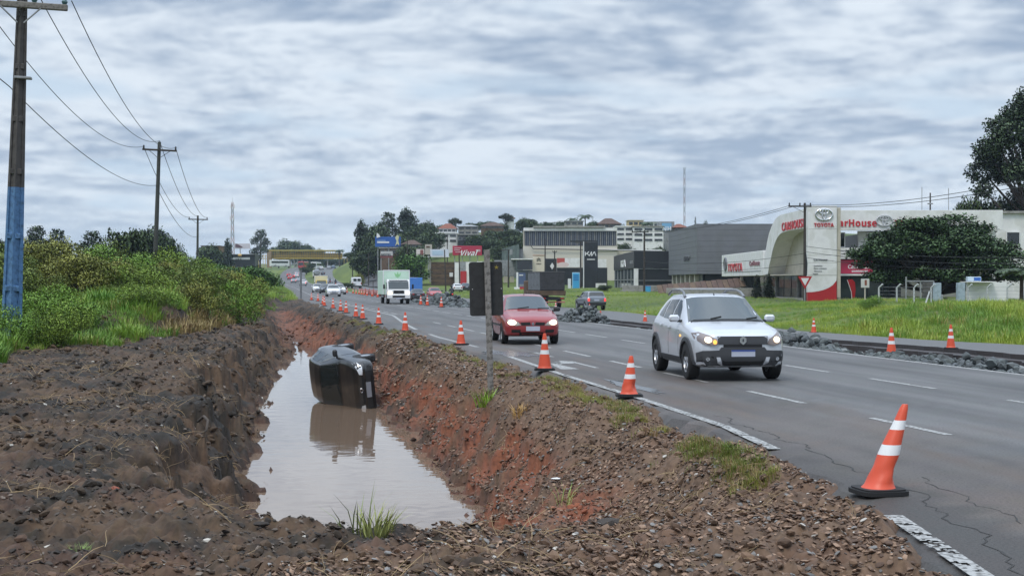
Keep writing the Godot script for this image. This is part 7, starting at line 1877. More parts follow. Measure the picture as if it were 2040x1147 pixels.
func make_cone(called: String, label: String, bent: float, group := "") -> Node3D:
	var o := thing(called, label, "traffic cone", Vector3.ZERO, 0.0, group)
	var orange := mat(0.62, 0.075, 0.028, 0.45)
	var band := mat(0.70, 0.70, 0.70, 0.4)
	var bm := MB.new()
	var oct := PackedVector2Array()
	for k in 24:
		var a := TAU * k / 24.0
		var c := Vector2(cos(a), sin(a))
		oct.append(c / pow(pow(absf(c.x), 5.0) + pow(absf(c.y), 5.0), 0.2) * 0.21)
	for q in [[0.0, 1.0], [0.03, 1.0], [0.045, 0.93]]: pass
	bm.prism(oct, 0.035, Transform3D(Basis(Vector3.RIGHT, -PI / 2), Vector3(0, 0, 0)))
	var oct2 := PackedVector2Array()
	for p in oct: oct2.append(p * 0.90)
	bm.prism(oct2, 0.014, Transform3D(Basis(Vector3.RIGHT, -PI / 2), Vector3(0, 0.0352, 0)))
	put("base", bm.mesh(30.0), M.rubber, o)
	# the body, ring by ring; a bent one leans and has a dented side
	var H := 0.70
	var ringp := func(t: float, j: int) -> Vector3:
		var r := lerpf(0.135, 0.030, t)
		if t > 0.955: r = 0.024
		if t < 0.02: r = 0.15
		var a := TAU * j / 20.0
		if bent > 0.0:
			var dent := exp(-pow((t - 0.2) / 0.13, 2.0)) * exp(-pow(wrapf(a - 0.5, -PI, PI) / 0.75, 2.0))
			r *= 1.0 - 0.55 * dent + 0.05 * sin(a * 3.0 + t * 22.0) * exp(-pow((t - 0.18) / 0.15, 2.0))
		var lean := bent * (t * 0.25 + 0.012 * sin(t * 9.0) * (1.0 - t))
		return Vector3(cos(a) * r + lean, 0.045 + t * H, sin(a) * r)
	for zone in [["lower_cone", 0.0, 0.40, orange], ["lower_band", 0.40, 0.52, band], ["middle_cone", 0.52, 0.70, orange], ["upper_band", 0.70, 0.81, band], ["top_cone", 0.81, 1.0, orange]]:
		var mb := MB.new()
		var rows := 10 if zone[0] == "lower_cone" else 4
		for k in rows:
			var t0 := lerpf(zone[1], zone[2], float(k) / rows); var t1 := lerpf(zone[1], zone[2], float(k + 1) / rows)
			for j in 20:
				mb.quad(ringp.call(t0, j), ringp.call(t0, j + 1), ringp.call(t1, j + 1), ringp.call(t1, j))
		if zone[2] > 0.99:
			for j in 20: mb.tri(ringp.call(1.0, j), ringp.call(1.0, j + 1), Vector3(bent * 0.25, 0.045 + H, 0))
		put(zone[0], mb.mesh(50.0), zone[3], o)
	return o

func build_cones() -> void:
	var bent := make_cone("traffic_cone", "leaning orange and white cone with a crumpled base, nearest the camera", 1.0)
	bent.position = Vector3(3.16, 0.005, -12.1)
	bent.rotation.y = 0.25
	bent.scale = Vector3(1.02, 1.02, 1.02)
	cone_proto = make_cone("traffic_cone", "orange and white cone on the edge line right beside the painted arrow", 0.0, "cones along the left edge line")
	cone_proto.position = Vector3(0.67, 0.005, -28.8)
	cone_proto.scale = Vector3.ONE * 1.02
	var short := make_cone("traffic_cone", "squat wrinkled cone between the bent cone and the arrow, in front of the silver car", 0.14)
	short.position = Vector3(1.86, 0.005, -22.3)
	short.scale = Vector3(1.02, 0.86, 1.02)
	var left := [[918, 687, "cone on the asphalt edge just left of the road sign"], [807, 660, "cone next left from the one beside the road sign"], [754, 646, "third cone left of the road sign along the edge"], [722, 635.5, "right one of the close pair of cones farther along the edge"], [708.7, 631.5, "left one of the close pair of cones farther along the edge"], [689, 623.5, "narrow looking cone before the farthest cluster"], [678, 620, "cone just before the narrow looking one"], [663, 614.5, "cone alone before the farthest overlapping two"], [645.5, 609.5, "front one of the two farthest overlapping cones"], [643, 606, "rear one of the two farthest overlapping cones"], [633, 600, "tiny cone near the grey post's right"], [620, 598, "tiny cone right at the foot of the grey post"]]
	for q in left:
		var d: float = 5124.0 / (q[1] - 560.0)
		dup(cone_proto, "traffic_cone", "orange and white " + q[2], Vector3((q[0] - 1020.0) / 2800.0 * d, 0.005, -d), q[0], "cones along the left edge line", 0.94)
	var right := [[1777, 35.0, -0.06, "cone nearest the camera along the right edge line"], [1895.5, 42.0, -0.2, "cone standing on the cut edge of the side road at the right"], [1622, 68.0, -0.68, "cone behind the rock heap right of the silver car"], [1285.5, 87.0, -0.7, "cone left of the silver car on the side road edge"], [1196.5, 64.0, -0.25, "cone at the right foot of the rock heap beside the wagon"], [1174.6, 112.0, -0.68, "cone half hidden behind the rock heap under the wagon"], [1107.3, 120.0, -0.65, "cone under the tail of the flatbed truck"], [879, 98.5, 0.0, "cone before the far rock heap, left of the road sign"], [851, 105.6, 0.0, "cone right of the box truck at the end of the rock heap"], [838, 109.0, 0.0, "cone closest to the box truck's right side"]]
	for q in right:
		dup(cone_proto, "traffic_cone", "orange and white " + q[3], Vector3((q[0] - 1020.0) / 2800.0 * q[1], q[2] + 0.005, -q[1]), q[0], "cones along the excavated strip", 0.98)
	var far := [[752, 160.0], [741, 168.0], [731, 176.0], [725, 184.0], [720, 190.0], [715, 196.0], [709, 202.0], [703, 208.0], [691, 222.0]]
	var nth := ["nearest the box truck", "second left of the box truck", "third left of the box truck", "fourth left of the box truck", "fifth left of the box truck", "sixth left of the box truck", "seventh left of the box truck", "eighth left of the box truck", "ninth and farthest"]
	for k in far.size():
		dup(cone_proto, "traffic_cone", "small distant cone along the orange net, " + nth[k], Vector3((far[k][0] - 1020.0) / 2800.0 * far[k][1], 0.0, -far[k][1]), k, "cones along the orange net")
	var net := thing("barrier_net", "low orange plastic net strung along the trench left of the box truck", "barrier", rd(15.9, 190.0))
	var nm := mat(0.42, 0.07, 0.04, 0.7)
	for k in 7:
		var a := rd(16.1, 160.0 + k * 9.0) - net.position; var b := rd(16.1, 168.6 + k * 9.0) - net.position
		var mb := MB.new()
		for j in 5: mb.tube([a + Vector3(0, 0.12 + j * 0.13, 0), a.lerp(b, 0.5) + Vector3(0, 0.06 + j * 0.13, 0), b + Vector3(0, 0.12 + j * 0.13, 0)], 0.035, 4)
		put("net_length", mb.mesh(), nm, net)
		put("stake", MB.new().tube([a + Vector3(0, -0.2, 0), a + Vector3(0, 0.85, 0)], 0.035, 5).mesh(), nm, net)

func wire_run(label: String, a: Vector3, b: Vector3, sag: float, thick: float, group := "power wires") -> void:
	var pts := []
	for k in 25:
		var t := k / 24.0
		pts.append(a.lerp(b, t) - Vector3(0, 4.0 * sag * t * (1.0 - t), 0))
	tag(put("wire", MB.new().tube(pts, thick, 5).mesh(60.0), M.wire), label, "wire", group)

func crossarm_pole(label: String, x: float, d: float, base_y: float, top: float, r0: float, r1: float, arm_y: float, arm: float, off: float, m: Material, turn: float, lean := 0.0, group := "") -> Node3D:
	var o := thing("utility_pole", label, "utility pole", Vector3(x, base_y, -d), turn, group)
	o.rotation.z = lean
	put("pole", MB.new().tube([Vector3(0, -0.5, 0), Vector3(0, top - base_y, 0)], [r0, r1], 9).mesh(50.0), m, o)
	if arm > 0.0:
		put("crossarm", MB.new().box(Vector3(off, arm_y - base_y, r1 + 0.06), Vector3(arm, 0.13, 0.11), 0.015).mesh(), M.wood_pole, o)
		for s in [-0.46, 0.0, 0.46]:
			put("insulator", MB.new().lathe([[0.0, 0.0], [0.05, 0.0], [0.075, 0.06], [0.05, 0.10], [0.075, 0.14], [0.045, 0.24], [0.0, 0.26]], 8, Transform3D(Basis.IDENTITY, Vector3(off + s * arm, arm_y - base_y + 0.06, r1 + 0.06))).mesh(50.0), M.plastic, o)
		put("brace", MB.new().tube([Vector3(off - arm * 0.3, arm_y - base_y - 0.05, r1 + 0.1), Vector3(0, arm_y - base_y - 0.6, r1 + 0.02), Vector3(off + arm * 0.3, arm_y - base_y - 0.05, r1 + 0.1)], 0.02, 4).mesh(), M.wood_pole, o)
	return o

func build_poles() -> void:
	# the tapered concrete pole, its foot painted blue, with pressed-in panels
	var o := thing("concrete_pole", "tall dark concrete utility pole with its lower part painted blue, at the left edge", "utility pole", Vector3(-15.7, 0.2, -44.0), HEADING)
	o.scale = Vector3.ONE * 1.22
	o.rotation.z = deg_to_rad(-1.9)
	var blue := wear(0.085, 0.19, 0.36, 0.85, 0.5, 1.4)
	var dark := wear(0.075, 0.068, 0.064, 0.9, 0.4, 0.9)
	var wid := func(y: float) -> float: return lerpf(0.47, 0.20, clampf(y / 9.6, 0.0, 1.0))
	for z in [["blue_foot", blue, -0.6, 3.75], ["shaft", dark, 3.75, 9.6]]:
		var mb := MB.new()
		# two flanges and the web between them, cross ribs left every 1.3 m
		var a: float = wid.call(z[2]); var b: float = wid.call(z[3])
		for sd in [-1.0, 1.0]:
			mb.tube([Vector3(sd * a * 0.41, z[2], 0), Vector3(sd * b * 0.41, z[3], 0)], [a * 0.16, b * 0.16], 4)
		mb.tube([Vector3(0, z[2], 0), Vector3(0, z[3], 0)], [a * 0.42, b * 0.42], 4)
		var y: float = z[2] + 0.4
		while y < z[3]:
			var w: float = wid.call(y)
			mb.box(Vector3(0, y, 0.0), Vector3(w * 0.8, 0.14, w * 0.66), 0.01)
			y += 1.35
		put(z[0], mb.mesh(), z[1], o)
	put("crossarm", MB.new().box(Vector3(0.0, 8.40, 0.18), Vector3(2.3, 0.16, 0.13), 0.02, Basis(Vector3.BACK, 0.0)).mesh(), M.wood_grey, o)
	put("brace", MB.new().tube([Vector3(-0.5, 8.34, 0.24), Vector3(-0.08, 7.95, 0.16)], 0.022, 5).tube([Vector3(0.5, 8.34, 0.24), Vector3(0.08, 7.95, 0.16)], 0.022, 5).mesh(), M.steel, o)
	for x in [-1.15, 0.35, 1.15]:
		put("insulator", MB.new().lathe([[0.0, 0.0], [0.05, 0.0], [0.08, 0.07], [0.05, 0.12], [0.08, 0.17], [0.05, 0.30], [0.0, 0.32]], 10, Transform3D(Basis.IDENTITY, Vector3(x * 0.93, 8.48, 0.18))).mesh(50.0), mat(0.05, 0.12, 0.13, 0.3), o)
	put("wire_clamp", MB.new().box(Vector3(0.1, 6.55, 0.1), Vector3(0.42, 0.06, 0.24), 0.01).mesh(), M.steel, o)
	var dk := wear(0.055, 0.058, 0.052, 0.9, 0.3, 0.9)
	crossarm_pole("dark leaning utility pole with a crossarm, second one on the left", -25.5, 100.0, 0.9, 11.75, 0.19, 0.12, 11.15, 2.4, 0.05, dk, HEADING, -0.035)
	crossarm_pole("small third utility pole with a crossarm on the left skyline", -39.7, 177.0, 1.0, 10.1, 0.18, 0.12, 9.6, 2.4, 0.05, dk, HEADING, -0.01)
	var pg := "wires along the left poles"
	var c := cos(HEADING); var s := sin(HEADING)
	var a0 := Vector3(-15.25, 10.75, -44.0); var b0 := Vector3(-25.1, 11.5, -100.0); var c0 := Vector3(-39.6, 9.9, -177.0)
	var nm := ["left", "middle", "right"]
	for k in 3:
		var off := Vector3(c * [-1.37, 0.43, 1.4][k], [-0.12, 0.0, -0.1][k], -s * [-1.37, 0.43, 1.4][k])
		var off2 := Vector3(c * [-1.1, 0.0, 1.12][k], [-0.1, 0.32, -0.15][k], -s * [-1.1, 0.0, 1.12][k])
		wire_run(nm[k] + " sagging wire between the blue footed pole and the second pole", a0 + off, b0 + off2, 1.45, 0.016, pg)
		wire_run(nm[k] + " wire between the second and third poles on the left", b0 + off2, c0 + off2 * Vector3(1, 0.3, 1), 1.3, 0.022, pg)
	wire_run("lowest wire crossing from the left edge to the middle of the second pole", Vector3(-15.7, 7.9, -43.9), Vector3(-25.35, 8.65, -100.0), 0.9, 0.016, pg)
	wire_run("lowest wire running on to the left of the blue footed pole", Vector3(-5.6, 8.6, 2.0), Vector3(-15.7, 7.9, -43.9), 0.5, 0.016, pg)
	wire_run("lower wire between the second and third poles on the left", Vector3(-25.35, 8.6, -100.0), Vector3(-39.8, 7.4, -177.0), 1.0, 0.022, pg)
	# poles on the right
	var rg := "utility poles along the showrooms"
	var rp := crossarm_pole("dark utility pole with a crossarm in front of the dealership arch", 26.07, 125.0, -0.2, 8.79, 0.15, 0.10, 8.48, 2.1, -0.5, M.wood_pole, 0.1, 0.0, rg)
	put("cable_loop", MB.new().tube([Vector3(0, 4.51, 0.15), Vector3(0.1, 3.62, 0.2), Vector3(0.05, 2.50, 0.18)], 0.09, 6).mesh(), M.wire, rp)
	crossarm_pole("utility pole with a crossarm in front of the glass showroom", 17.91, 190.0, 0.0, 8.68, 0.17, 0.11, 8.45, 2.3, -0.6, M.wood_pole, 0.1, 0.0, rg)
	crossarm_pole("utility pole just left of the black totem", 13.21, 270.0, 0.0, 9.35, 0.2, 0.13, 9.21, 2.6, 0.2, M.wood_pole, 0.1, 0.0, rg)
	crossarm_pole("utility pole in front of the cream sign pillar", 6.84, 290.0, 0.0, 10.53, 0.17, 0.11, 10.12, 0.0, 0.0, M.wood_pole, 0.1, 0.0, rg)
	crossarm_pole("short pole beside the dark diamond front", 8.96, 295.0, 0.0, 8.26, 0.17, 0.12, 7.94, 0.9, 0.0, M.wood_pole, 0.1, 0.0, rg)
	var tr := crossarm_pole("utility pole with a transformer behind the road sign's right side", (-0.68), 270.0, 0.0, 7.91, 0.18, 0.12, 7.81, 2.0, -0.6, M.wood_pole, 0.1, 0.0, rg)
	put("transformer", MB.new().lathe([[0.0, -0.5], [0.3, -0.5], [0.3, 0.5], [0.0, 0.55]], 10, Transform3D(Basis.IDENTITY, Vector3(0.5, 7.42, 0.2))).mesh(40.0), M.steel, tr)
	crossarm_pole("thin dark pole in front of the timber front", (-12.35), 262.0, -0.3, 7.72, 0.14, 0.1, 7.54, 0.0, 0.0, M.wood_pole, 0.1, 0.03, rg)
	crossarm_pole("thin dark pole in front of the panelled front", (-9.58), 258.0, -0.3, 6.90, 0.14, 0.1, 6.71, 0.0, 0.0, M.wood_pole, 0.1, 0.02, rg)
	crossarm_pole("pale lamp pole left of the black totem base", 13.38, 262.0, -0.3, 9.22, 0.10, 0.08, 8.94, 0.0, 0.0, M.white, 0.1, 0.0, rg)
	crossarm_pole("thin pole beside the hill street", (-43.16), 380.0, 1.0, 8.75, 0.16, 0.1, 8.48, 1.4, 0.0, M.wood_pole, 0.1, 0.0, rg)
	crossarm_pole("pole left of the billboards on the hill street side", (-34.73), 340.0, 1.0, 8.51, 0.16, 0.1, 8.14, 0.0, 0.0, M.wood_pole, 0.1, 0.0, rg)
	crossarm_pole("pole behind the billboards with a tall thin shaft", (-24.26), 325.0, 1.0, 11.93, 0.15, 0.1, 11.35, 0.0, 0.0, M.wood_pole, 0.1, 0.0, rg)
	crossarm_pole("dark pole between the white and red billboards", (-14.97), 325.0, 1.0, 12.51, 0.15, 0.1, 12.04, 0.0, 0.0, M.wood_pole, 0.1, 0.0, rg)
	var lp := crossarm_pole("short lamp post on the dealership roof", 44.68, 150.0, 8.2, 11.26, 0.09, 0.07, 11.15, 0.0, 0.0, M.wood_pole, 0.0)
	put("lamp_head", MB.new().box(Vector3(0, 1.9, 0), Vector3(0.55, 0.14, 0.3), 0.03).box(Vector3(0.32, 0.6, 0), Vector3(0.4, 0.34, 0.3), 0.08).mesh(), M.steel, lp)
	var wg := "wires along the right poles"
	for k in 2:
		wire_run(["upper", "lower"][k] + " wire rising from the dealership pole to the right edge", Vector3(25.89, 8.62 - k * 0.1, -125.0), Vector3(28.97, 7.51 - k * 0.30, -78.0), 0.5, 0.022, wg)
		wire_run(["upper", "lower"][k] + " wire sloping from the dealership pole down to the glass showroom pole", Vector3(24.64 + k * 0.6, 8.53, -125.0), Vector3(16.83 + k * 0.9, 8.55, -190.0), 0.7, 0.024, wg)
	for k in 3: wire_run(["top", "middle", "bottom"][k] + " low cable crossing in front of the sign tower", Vector3(25.97, 4.94 - k * 0.5, -124.5), Vector3(34.17, 3.41 - k * 0.4, -92.0), 0.35, 0.02, wg)
	for k in 2: wire_run(["upper", "lower"][k] + " low cable running left from the dealership pole past the grey clad box", Vector3(25.98, 4.29 - k * 0.9, -125.0), Vector3(17.91, 4.54 - k * 0.8, -190.0), 0.6, 0.022, wg)

func build_sign() -> void:
	var o := thing("road_sign", "dark back of a road sign on a weathered wooden post at the soil edge", "road sign", Vector3(-0.43, -0.1, -27.7), 0.08)
	o.rotation.z = deg_to_rad(1.6)
	var grain := wear(0.23, 0.215, 0.20, 0.95, 0.55, 3.0)
	put("post", MB.new().box(Vector3(0, 1.05, 0.05), Vector3(0.115, 3.0, 0.085), 0.008).mesh(), grain, o)
	var poly := PackedVector2Array()
	for q in [[0.31, 1.27, 0.0], [0.31, 2.33, 0.25], [-0.31, 2.33, 0.5], [-0.31, 1.27, 0.75]]:
		for k in 5:
			var a: float = TAU * (q[2] - 0.25) + PI / 2 * k / 4.0
			poly.append(Vector2(q[0], q[1]) + Vector2(cos(a), sin(a)) * 0.045 - Vector2(signf(q[0]) * 0.045, 0.045 if q[1] > 2 else -0.045) + Vector2(signf(q[0]) * 0.02, 0))
	var bk := wear(0.022, 0.022, 0.023, 0.7, 0.35, 1.6)
	put("board", MB.new().prism(poly, 0.02, Transform3D(Basis.IDENTITY, Vector3(-0.03, -0.02, -0.03))).mesh(), bk, o)
	for y in [1.5, 2.12]: put("bolt", MB.new().lathe([[0.0, 0.012], [0.014, 0.01], [0.014, 0.0]], 8, Transform3D(Basis(Vector3.RIGHT, PI / 2), Vector3(0, y, 0.096))).mesh(), M.steel, o)
	for x in [-0.3, 0.27]: put("rivet", MB.new().box(Vector3(x, 1.78, -0.005), Vector3(0.014, 0.014, 0.01)).mesh(), M.white, o)
	var st := MB.new()
	for k in 5: st.prism(PackedVector2Array([Vector2(-0.012, 0), Vector2(0.012, 0), Vector2(0, 0.05)]), 0.003, Transform3D(Basis(Vector3.BACK, TAU * k / 5.0), Vector3(0.185, 2.20, -0.008)))
	put("maker_mark", st.mesh(), mat(0.30, 0.24, 0.04, 0.7), o)
	var gp := thing("grey_post", "thin grey post standing at the far end of the dug soil", "post", Vector3((-22.55), -0.3, -150.0))
	put("post", MB.new().box(Vector3(0, 1.45, 0), Vector3(0.20, 3.6, 0.14), 0.02).mesh(), wear(0.17, 0.18, 0.19, 0.8, 0.3, 1.0), gp)
	put("cap", MB.new().box(Vector3(0, 3.27, 0), Vector3(0.26, 0.06, 0.2), 0.01).mesh(), M.steel, gp)
	# flat topped plate on a post by the hill street
	var fp := thing("low_table_sign", "dark flat topped plate on a short post near the hill street", "sign", Vector3((-28.69), road_y(290), -290))
	put("post", MB.new().tube([Vector3(0, -0.5, 0), Vector3(0, 1.5, 0)], 0.07, 6).mesh(), M.wood_pole, fp)
	put("plate", MB.new().box(Vector3(0, 1.55, 0), Vector3(1.3, 0.14, 0.5), 0.03).mesh(), M.plastic, fp)

func build_fence() -> void:
	var f := thing("fence", "concrete post and wire fence in front of the spreading tree", "fence", Vector3(33.0, -0.3, -101.0))
	var fm := wear(0.50, 0.52, 0.53, 0.9, 0.25, 1.0)
	for px in [26.40, 27.69, 28.93, 30.16, 32.83, 34.20, 35.64, 36.90]:
		put("post", MB.new().tube([Vector3(px, -0.3, -101) - f.position, Vector3(px, 1.35, -101) - f.position, Vector3(px + 0.22, 1.62, -100.8) - f.position], 0.065, 5).mesh(), fm, f)
	put("slanting_stay", MB.new().tube([Vector3(29.51, -0.2, -100.6) - f.position, Vector3(30.05, 1.1, -101) - f.position], 0.06, 5).mesh(), fm, f)
	put("slanting_stay", MB.new().tube([Vector3(36.36, -0.2, -100.6) - f.position, Vector3(36.87, 1.1, -101) - f.position], 0.06, 5).mesh(), fm, f)
	for k in 6: put("fence_wire", MB.new().tube([Vector3(26.40, 0.1 + k * 0.26, -100.93) - f.position, Vector3(30.37, 0.1 + k * 0.26, -100.93) - f.position], 0.008, 4).tube([Vector3(32.57, 0.1 + k * 0.26, -100.93) - f.position, Vector3(37.88, 0.1 + k * 0.26, -100.93) - f.position], 0.008, 4).mesh(), M.steel, f)
	var pb := wear(0.34, 0.42, 0.48, 0.85, 0.2, 0.8)
	var g := thing("gate_pillar", "left blue grey gate pillar with a meter box", "pillar", Vector3(31.19, -0.3, -103))
	put("pillar", MB.new().box(Vector3(0, 1.0, 0), Vector3(0.48, 2.0, 0.5), 0.02).mesh(), pb, g)
	put("meter_box", MB.new().box(Vector3(0.3, 0.9, 0.1), Vector3(0.14, 0.5, 0.3), 0.02).mesh(), M.steel, g)
	var g2 := thing("gate_pillar", "right blue grey gate pillar joined to the small white gatehouse", "pillar", Vector3(32.92, -0.3, -103))
	put("pillar", MB.new().box(Vector3(0, 1.0, 0), Vector3(0.54, 2.02, 0.5), 0.02).mesh(), pb, g2)
	put("meter_box", MB.new().box(Vector3(-0.33, 0.6, 0.1), Vector3(0.14, 0.4, 0.3), 0.02).mesh(), M.steel, g2)
	var w := thing("gatehouse", "small pale gatehouse wall with a thin roof slab right of the gate", "building", Vector3(35.25, -0.3, -105))
	block(w, "wall", M.white_wall, 33.90, 36.82, -0.4, 1.72, 104.5, 104.8, 0.01)
	block(w, "roof_slab", M.white_wall, 33.75, 35.77, 1.73, 1.81, 103.6, 106.0, 0.01)
	block(w, "dark_plinth", M.concrete, 33.65, 36.40, -0.4, 0.25, 103.9, 104.3, 0.02)
	var ac := thing("cooling_unit", "pale blue cooling unit on the gatehouse roof", "box", Vector3(34.39, 1.81 + 0.01, -104.6))
	put("casing", MB.new().box(Vector3(0, 0.17, 0), Vector3(1.0, 0.34, 0.5), 0.03).mesh(), mat(0.48, 0.58, 0.66, 0.5), ac)
	put("grille", MB.new().box(Vector3(0.2, 0.17, 0.255), Vector3(0.5, 0.24, 0.02)).mesh(), M.blue, ac)
	var fr := thing("gate_frame", "grey steel frame of a gate left of the gate pillar", "gate", Vector3(30.29, -0.3, -106))
	for x in [29.76, 30.85, 31.84]: block(fr, "upright", M.steel, x - 0.05, x + 0.05, -0.3, 1.83 if x > 29.91 else 2.17, 105.95, 106.05)
	for y in [0.0, 1.79]: block(fr, "rail", M.steel, 29.76, 31.84, y, y + 0.1, 105.94, 106.06)
	block(fr, "gate_panel", wear(0.12, 0.115, 0.11, 0.8, 0.3, 0.5), 31.18, 32.10, 0.0, 1.75, 106.6, 106.7)
	var mw := thing("low_wall", "low grey boundary wall behind the fence", "wall", Vector3(30.80, -0.3, -112))
	for k in 5: block(mw, "wall_block", M.concrete, 28.80 + k * 1.2, 28.80 + k * 1.2 + 1.17, -0.3, 0.55, 112.0, 112.25, 0.02)

# ------------------------------------------------------------------ broken rock and loose stones
func rock(seed_: int, flat: float, cuts := 5) -> ArrayMesh:
	var r := RandomNumberGenerator.new()
	r.seed = seed_
	# an octahedron cut once more, pushed about, then planed by random planes
	var pts := {}
	var tris := []
	var P := [Vector3.RIGHT, Vector3.LEFT, Vector3.UP, Vector3.DOWN, Vector3.FORWARD, Vector3.BACK]
	for f in [[0, 2, 4], [4, 2, 1], [1, 2, 5], [5, 2, 0], [0, 4, 3], [4, 1, 3], [1, 5, 3], [5, 0, 3]]:
		var a: Vector3 = P[f[0]]; var b: Vector3 = P[f[1]]; var c: Vector3 = P[f[2]]
		var ab := (a + b).normalized(); var bc := (b + c).normalized(); var ca := (c + a).normalized()
		for t in [[a, ab, ca], [ab, b, bc], [ca, bc, c], [ab, bc, ca]]: tris.append(t)
	var planes := []
	for k in cuts: planes.append([rnd_dir(r), r.randf_range(0.45, 0.75)])
	var mb := MB.new()
	for t in tris:
		var q := []
		for p in t:
			var key := Vector3i((p * 100.0).round())
			if not pts.has(key):
				var v: Vector3 = p * r.randf_range(0.85, 1.15)
				for pl in planes:
					var e: float = v.dot(pl[0]) - pl[1]
					if e > 0.0: v -= pl[0] * e
				pts[key] = Vector3(v.x, v.y * flat, v.z)
			q.append(pts[key])
		mb.out_tri(q[0], q[1], q[2], Vector3.ZERO)
	return mb.mesh()

func build_rubble() -> void:
	var shapes := []
	for k in 6: shapes.append(rock(100 + k, 0.85, 6))
	var rm := wear(0.10, 0.112, 0.115, 0.85, 0.35, 1.3)
	rm.vertex_color_use_as_albedo = true
	var tone := func() -> Color:
		var t := rng.randf_range(0.55, 1.5)
		return Color(t, t * rng.randf_range(0.98, 1.04), t * rng.randf_range(0.98, 1.06))
	var solo := [mat(0.075, 0.083, 0.086, 0.85), mat(0.12, 0.132, 0.135, 0.85), mat(0.05, 0.055, 0.06, 0.85), mat(0.19, 0.20, 0.20, 0.85)]
	# heaps: [s, d, half across, half along, height, rocks, size, label]
	var heaps := [[16.6, 46.0, 1.3, 8.5, 0.70, 1500, 0.17, "long heap of dark broken rock right behind the silver car", "heap behind the silver car"], [15.5, 64.0, 1.2, 2.6, 0.72, 480, 0.18, "tall heap of dark broken rock between the red hatchback and the wagon", "tall heap beside the red hatchback"], [16.6, 112.0, 2.2, 15.0, 1.0, 900, 0.30, "long heap of dark broken rock beside the box truck", "far heap beside the box truck"]]
	heaps.append([16.4, 31.5, 0.9, 6.5, 0.30, 900, 0.15, "low spread of grey broken rock at the right edge of the photo", "low spread at the right edge"])
	var total := 0
	for h in heaps:
		var packs := [[], [], [], [], [], []]
		var cols := [PackedColorArray(), PackedColorArray(), PackedColorArray(), PackedColorArray(), PackedColorArray(), PackedColorArray()]
		for k in h[5]:
			var u := rng.randf_range(-1.0, 1.0); var v := rng.randf_range(-1.0, 1.0)
			var fall := maxf(0.0, 1.0 - pow(absf(u), 1.8)) * maxf(0.0, 1.0 - pow(absf(v), 2.6))
			fall *= 0.75 + 0.5 * n2(v * 3.0, u * 2.0 + h[1], 1.0)
			var p := rd(h[0] + u * h[2], h[1] + v * h[3])
			p.y = trench_y(h[0] + u * h[2], h[1] + v * h[3]) + h[4] * fall * (1.0 if rng.randf() < 0.7 else rng.randf()) + 0.04
			var z: float = h[6] * rng.randf_range(0.45, 1.15)
			var b := Basis(rnd_dir(rng), rng.randf() * TAU).scaled(Vector3(z, z * rng.randf_range(0.7, 1.0), z))
			var w: int = int(k) % 6
			if total < 170 and rng.randf() < 0.055 and fall > 0.1:
				total += 1
				tag(put("rock", shapes[w], solo[k % 4], self, Transform3D(b, p + Vector3(0, 0.05, 0))), ["mid grey", "pale grey", "blackish", "whitish grey"][k % 4] + (" small" if z < h[6] * 0.8 else " large") + " rock on the " + ("near" if v < 0.0 else "far") + " half of the " + str(h[8]), "rock", "rocks on the " + str(h[8]))
			packs[w].append(Transform3D(b, p)); cols[w].append(tone.call())
		var heap := thing("rock_heap", h[7], "rock heap", Vector3(rd(h[0], h[1]).x, trench_y(h[0], h[1]), -h[1]))
		for w in 6:
			var o := many("rocks", shapes[w], rm, packs[w], cols[w], heap)
			o.transform = Transform3D(Basis.IDENTITY, -heap.position)
	# loose blocks strewn along the edge line at the right
	for k in 130:
		var d := 25.0 * pow(1.75, rng.randf())
		var s := 15.75 + absf(rng.randfn(0.0, 1.8))
		if s > 20.0: continue
		var p := rd(s, d)
		p.y = trench_y(s, d) + 0.08
		var z := rng.randf_range(0.07, 0.22) * (1.3 if s > 16.5 else 0.9)
		tag(put("rock", shapes[k % 6], solo[(k * 7) % 4], self, Transform3D(Basis(rnd_dir(rng), rng.randf() * TAU).scaled(Vector3(z, z * 0.85, z)), p)), ["mid grey", "pale grey", "blackish", "whitish grey"][(k * 7) % 4] + (" small" if z < 0.13 else " large") + " broken rock in the trench " + ("at the photo's right edge" if d < 30.0 else "around the nearest right cone" if d < 36.0 else "right of the silver car"), "rock", "loose rocks in the trench")
	var packs := [[], [], []]; var cols := [PackedColorArray(), PackedColorArray(), PackedColorArray()]
	for k in 7000:
		var d := 23.0 * pow(5.0, rng.randf())
		var s := 15.55 + absf(rng.randfn(0.0, 2.1))
		if s > side_near(d) - 0.5: continue
		var p := rd(s, d); p.y = trench_y(s, d) + 0.02
		var z := 0.03 + 0.17 * pow(rng.randf(), 1.6)
		packs[k % 3].append(Transform3D(Basis(rnd_dir(rng), rng.randf() * TAU).scaled(Vector3(z, z * 0.8, z)), p)); cols[k % 3].append(tone.call())
	for w in 3: tag(many("rock_chips", shapes[w], rm, packs[w], cols[w]), "small grey rock chips covering the floor of the trench", "rubble", "rock chips")

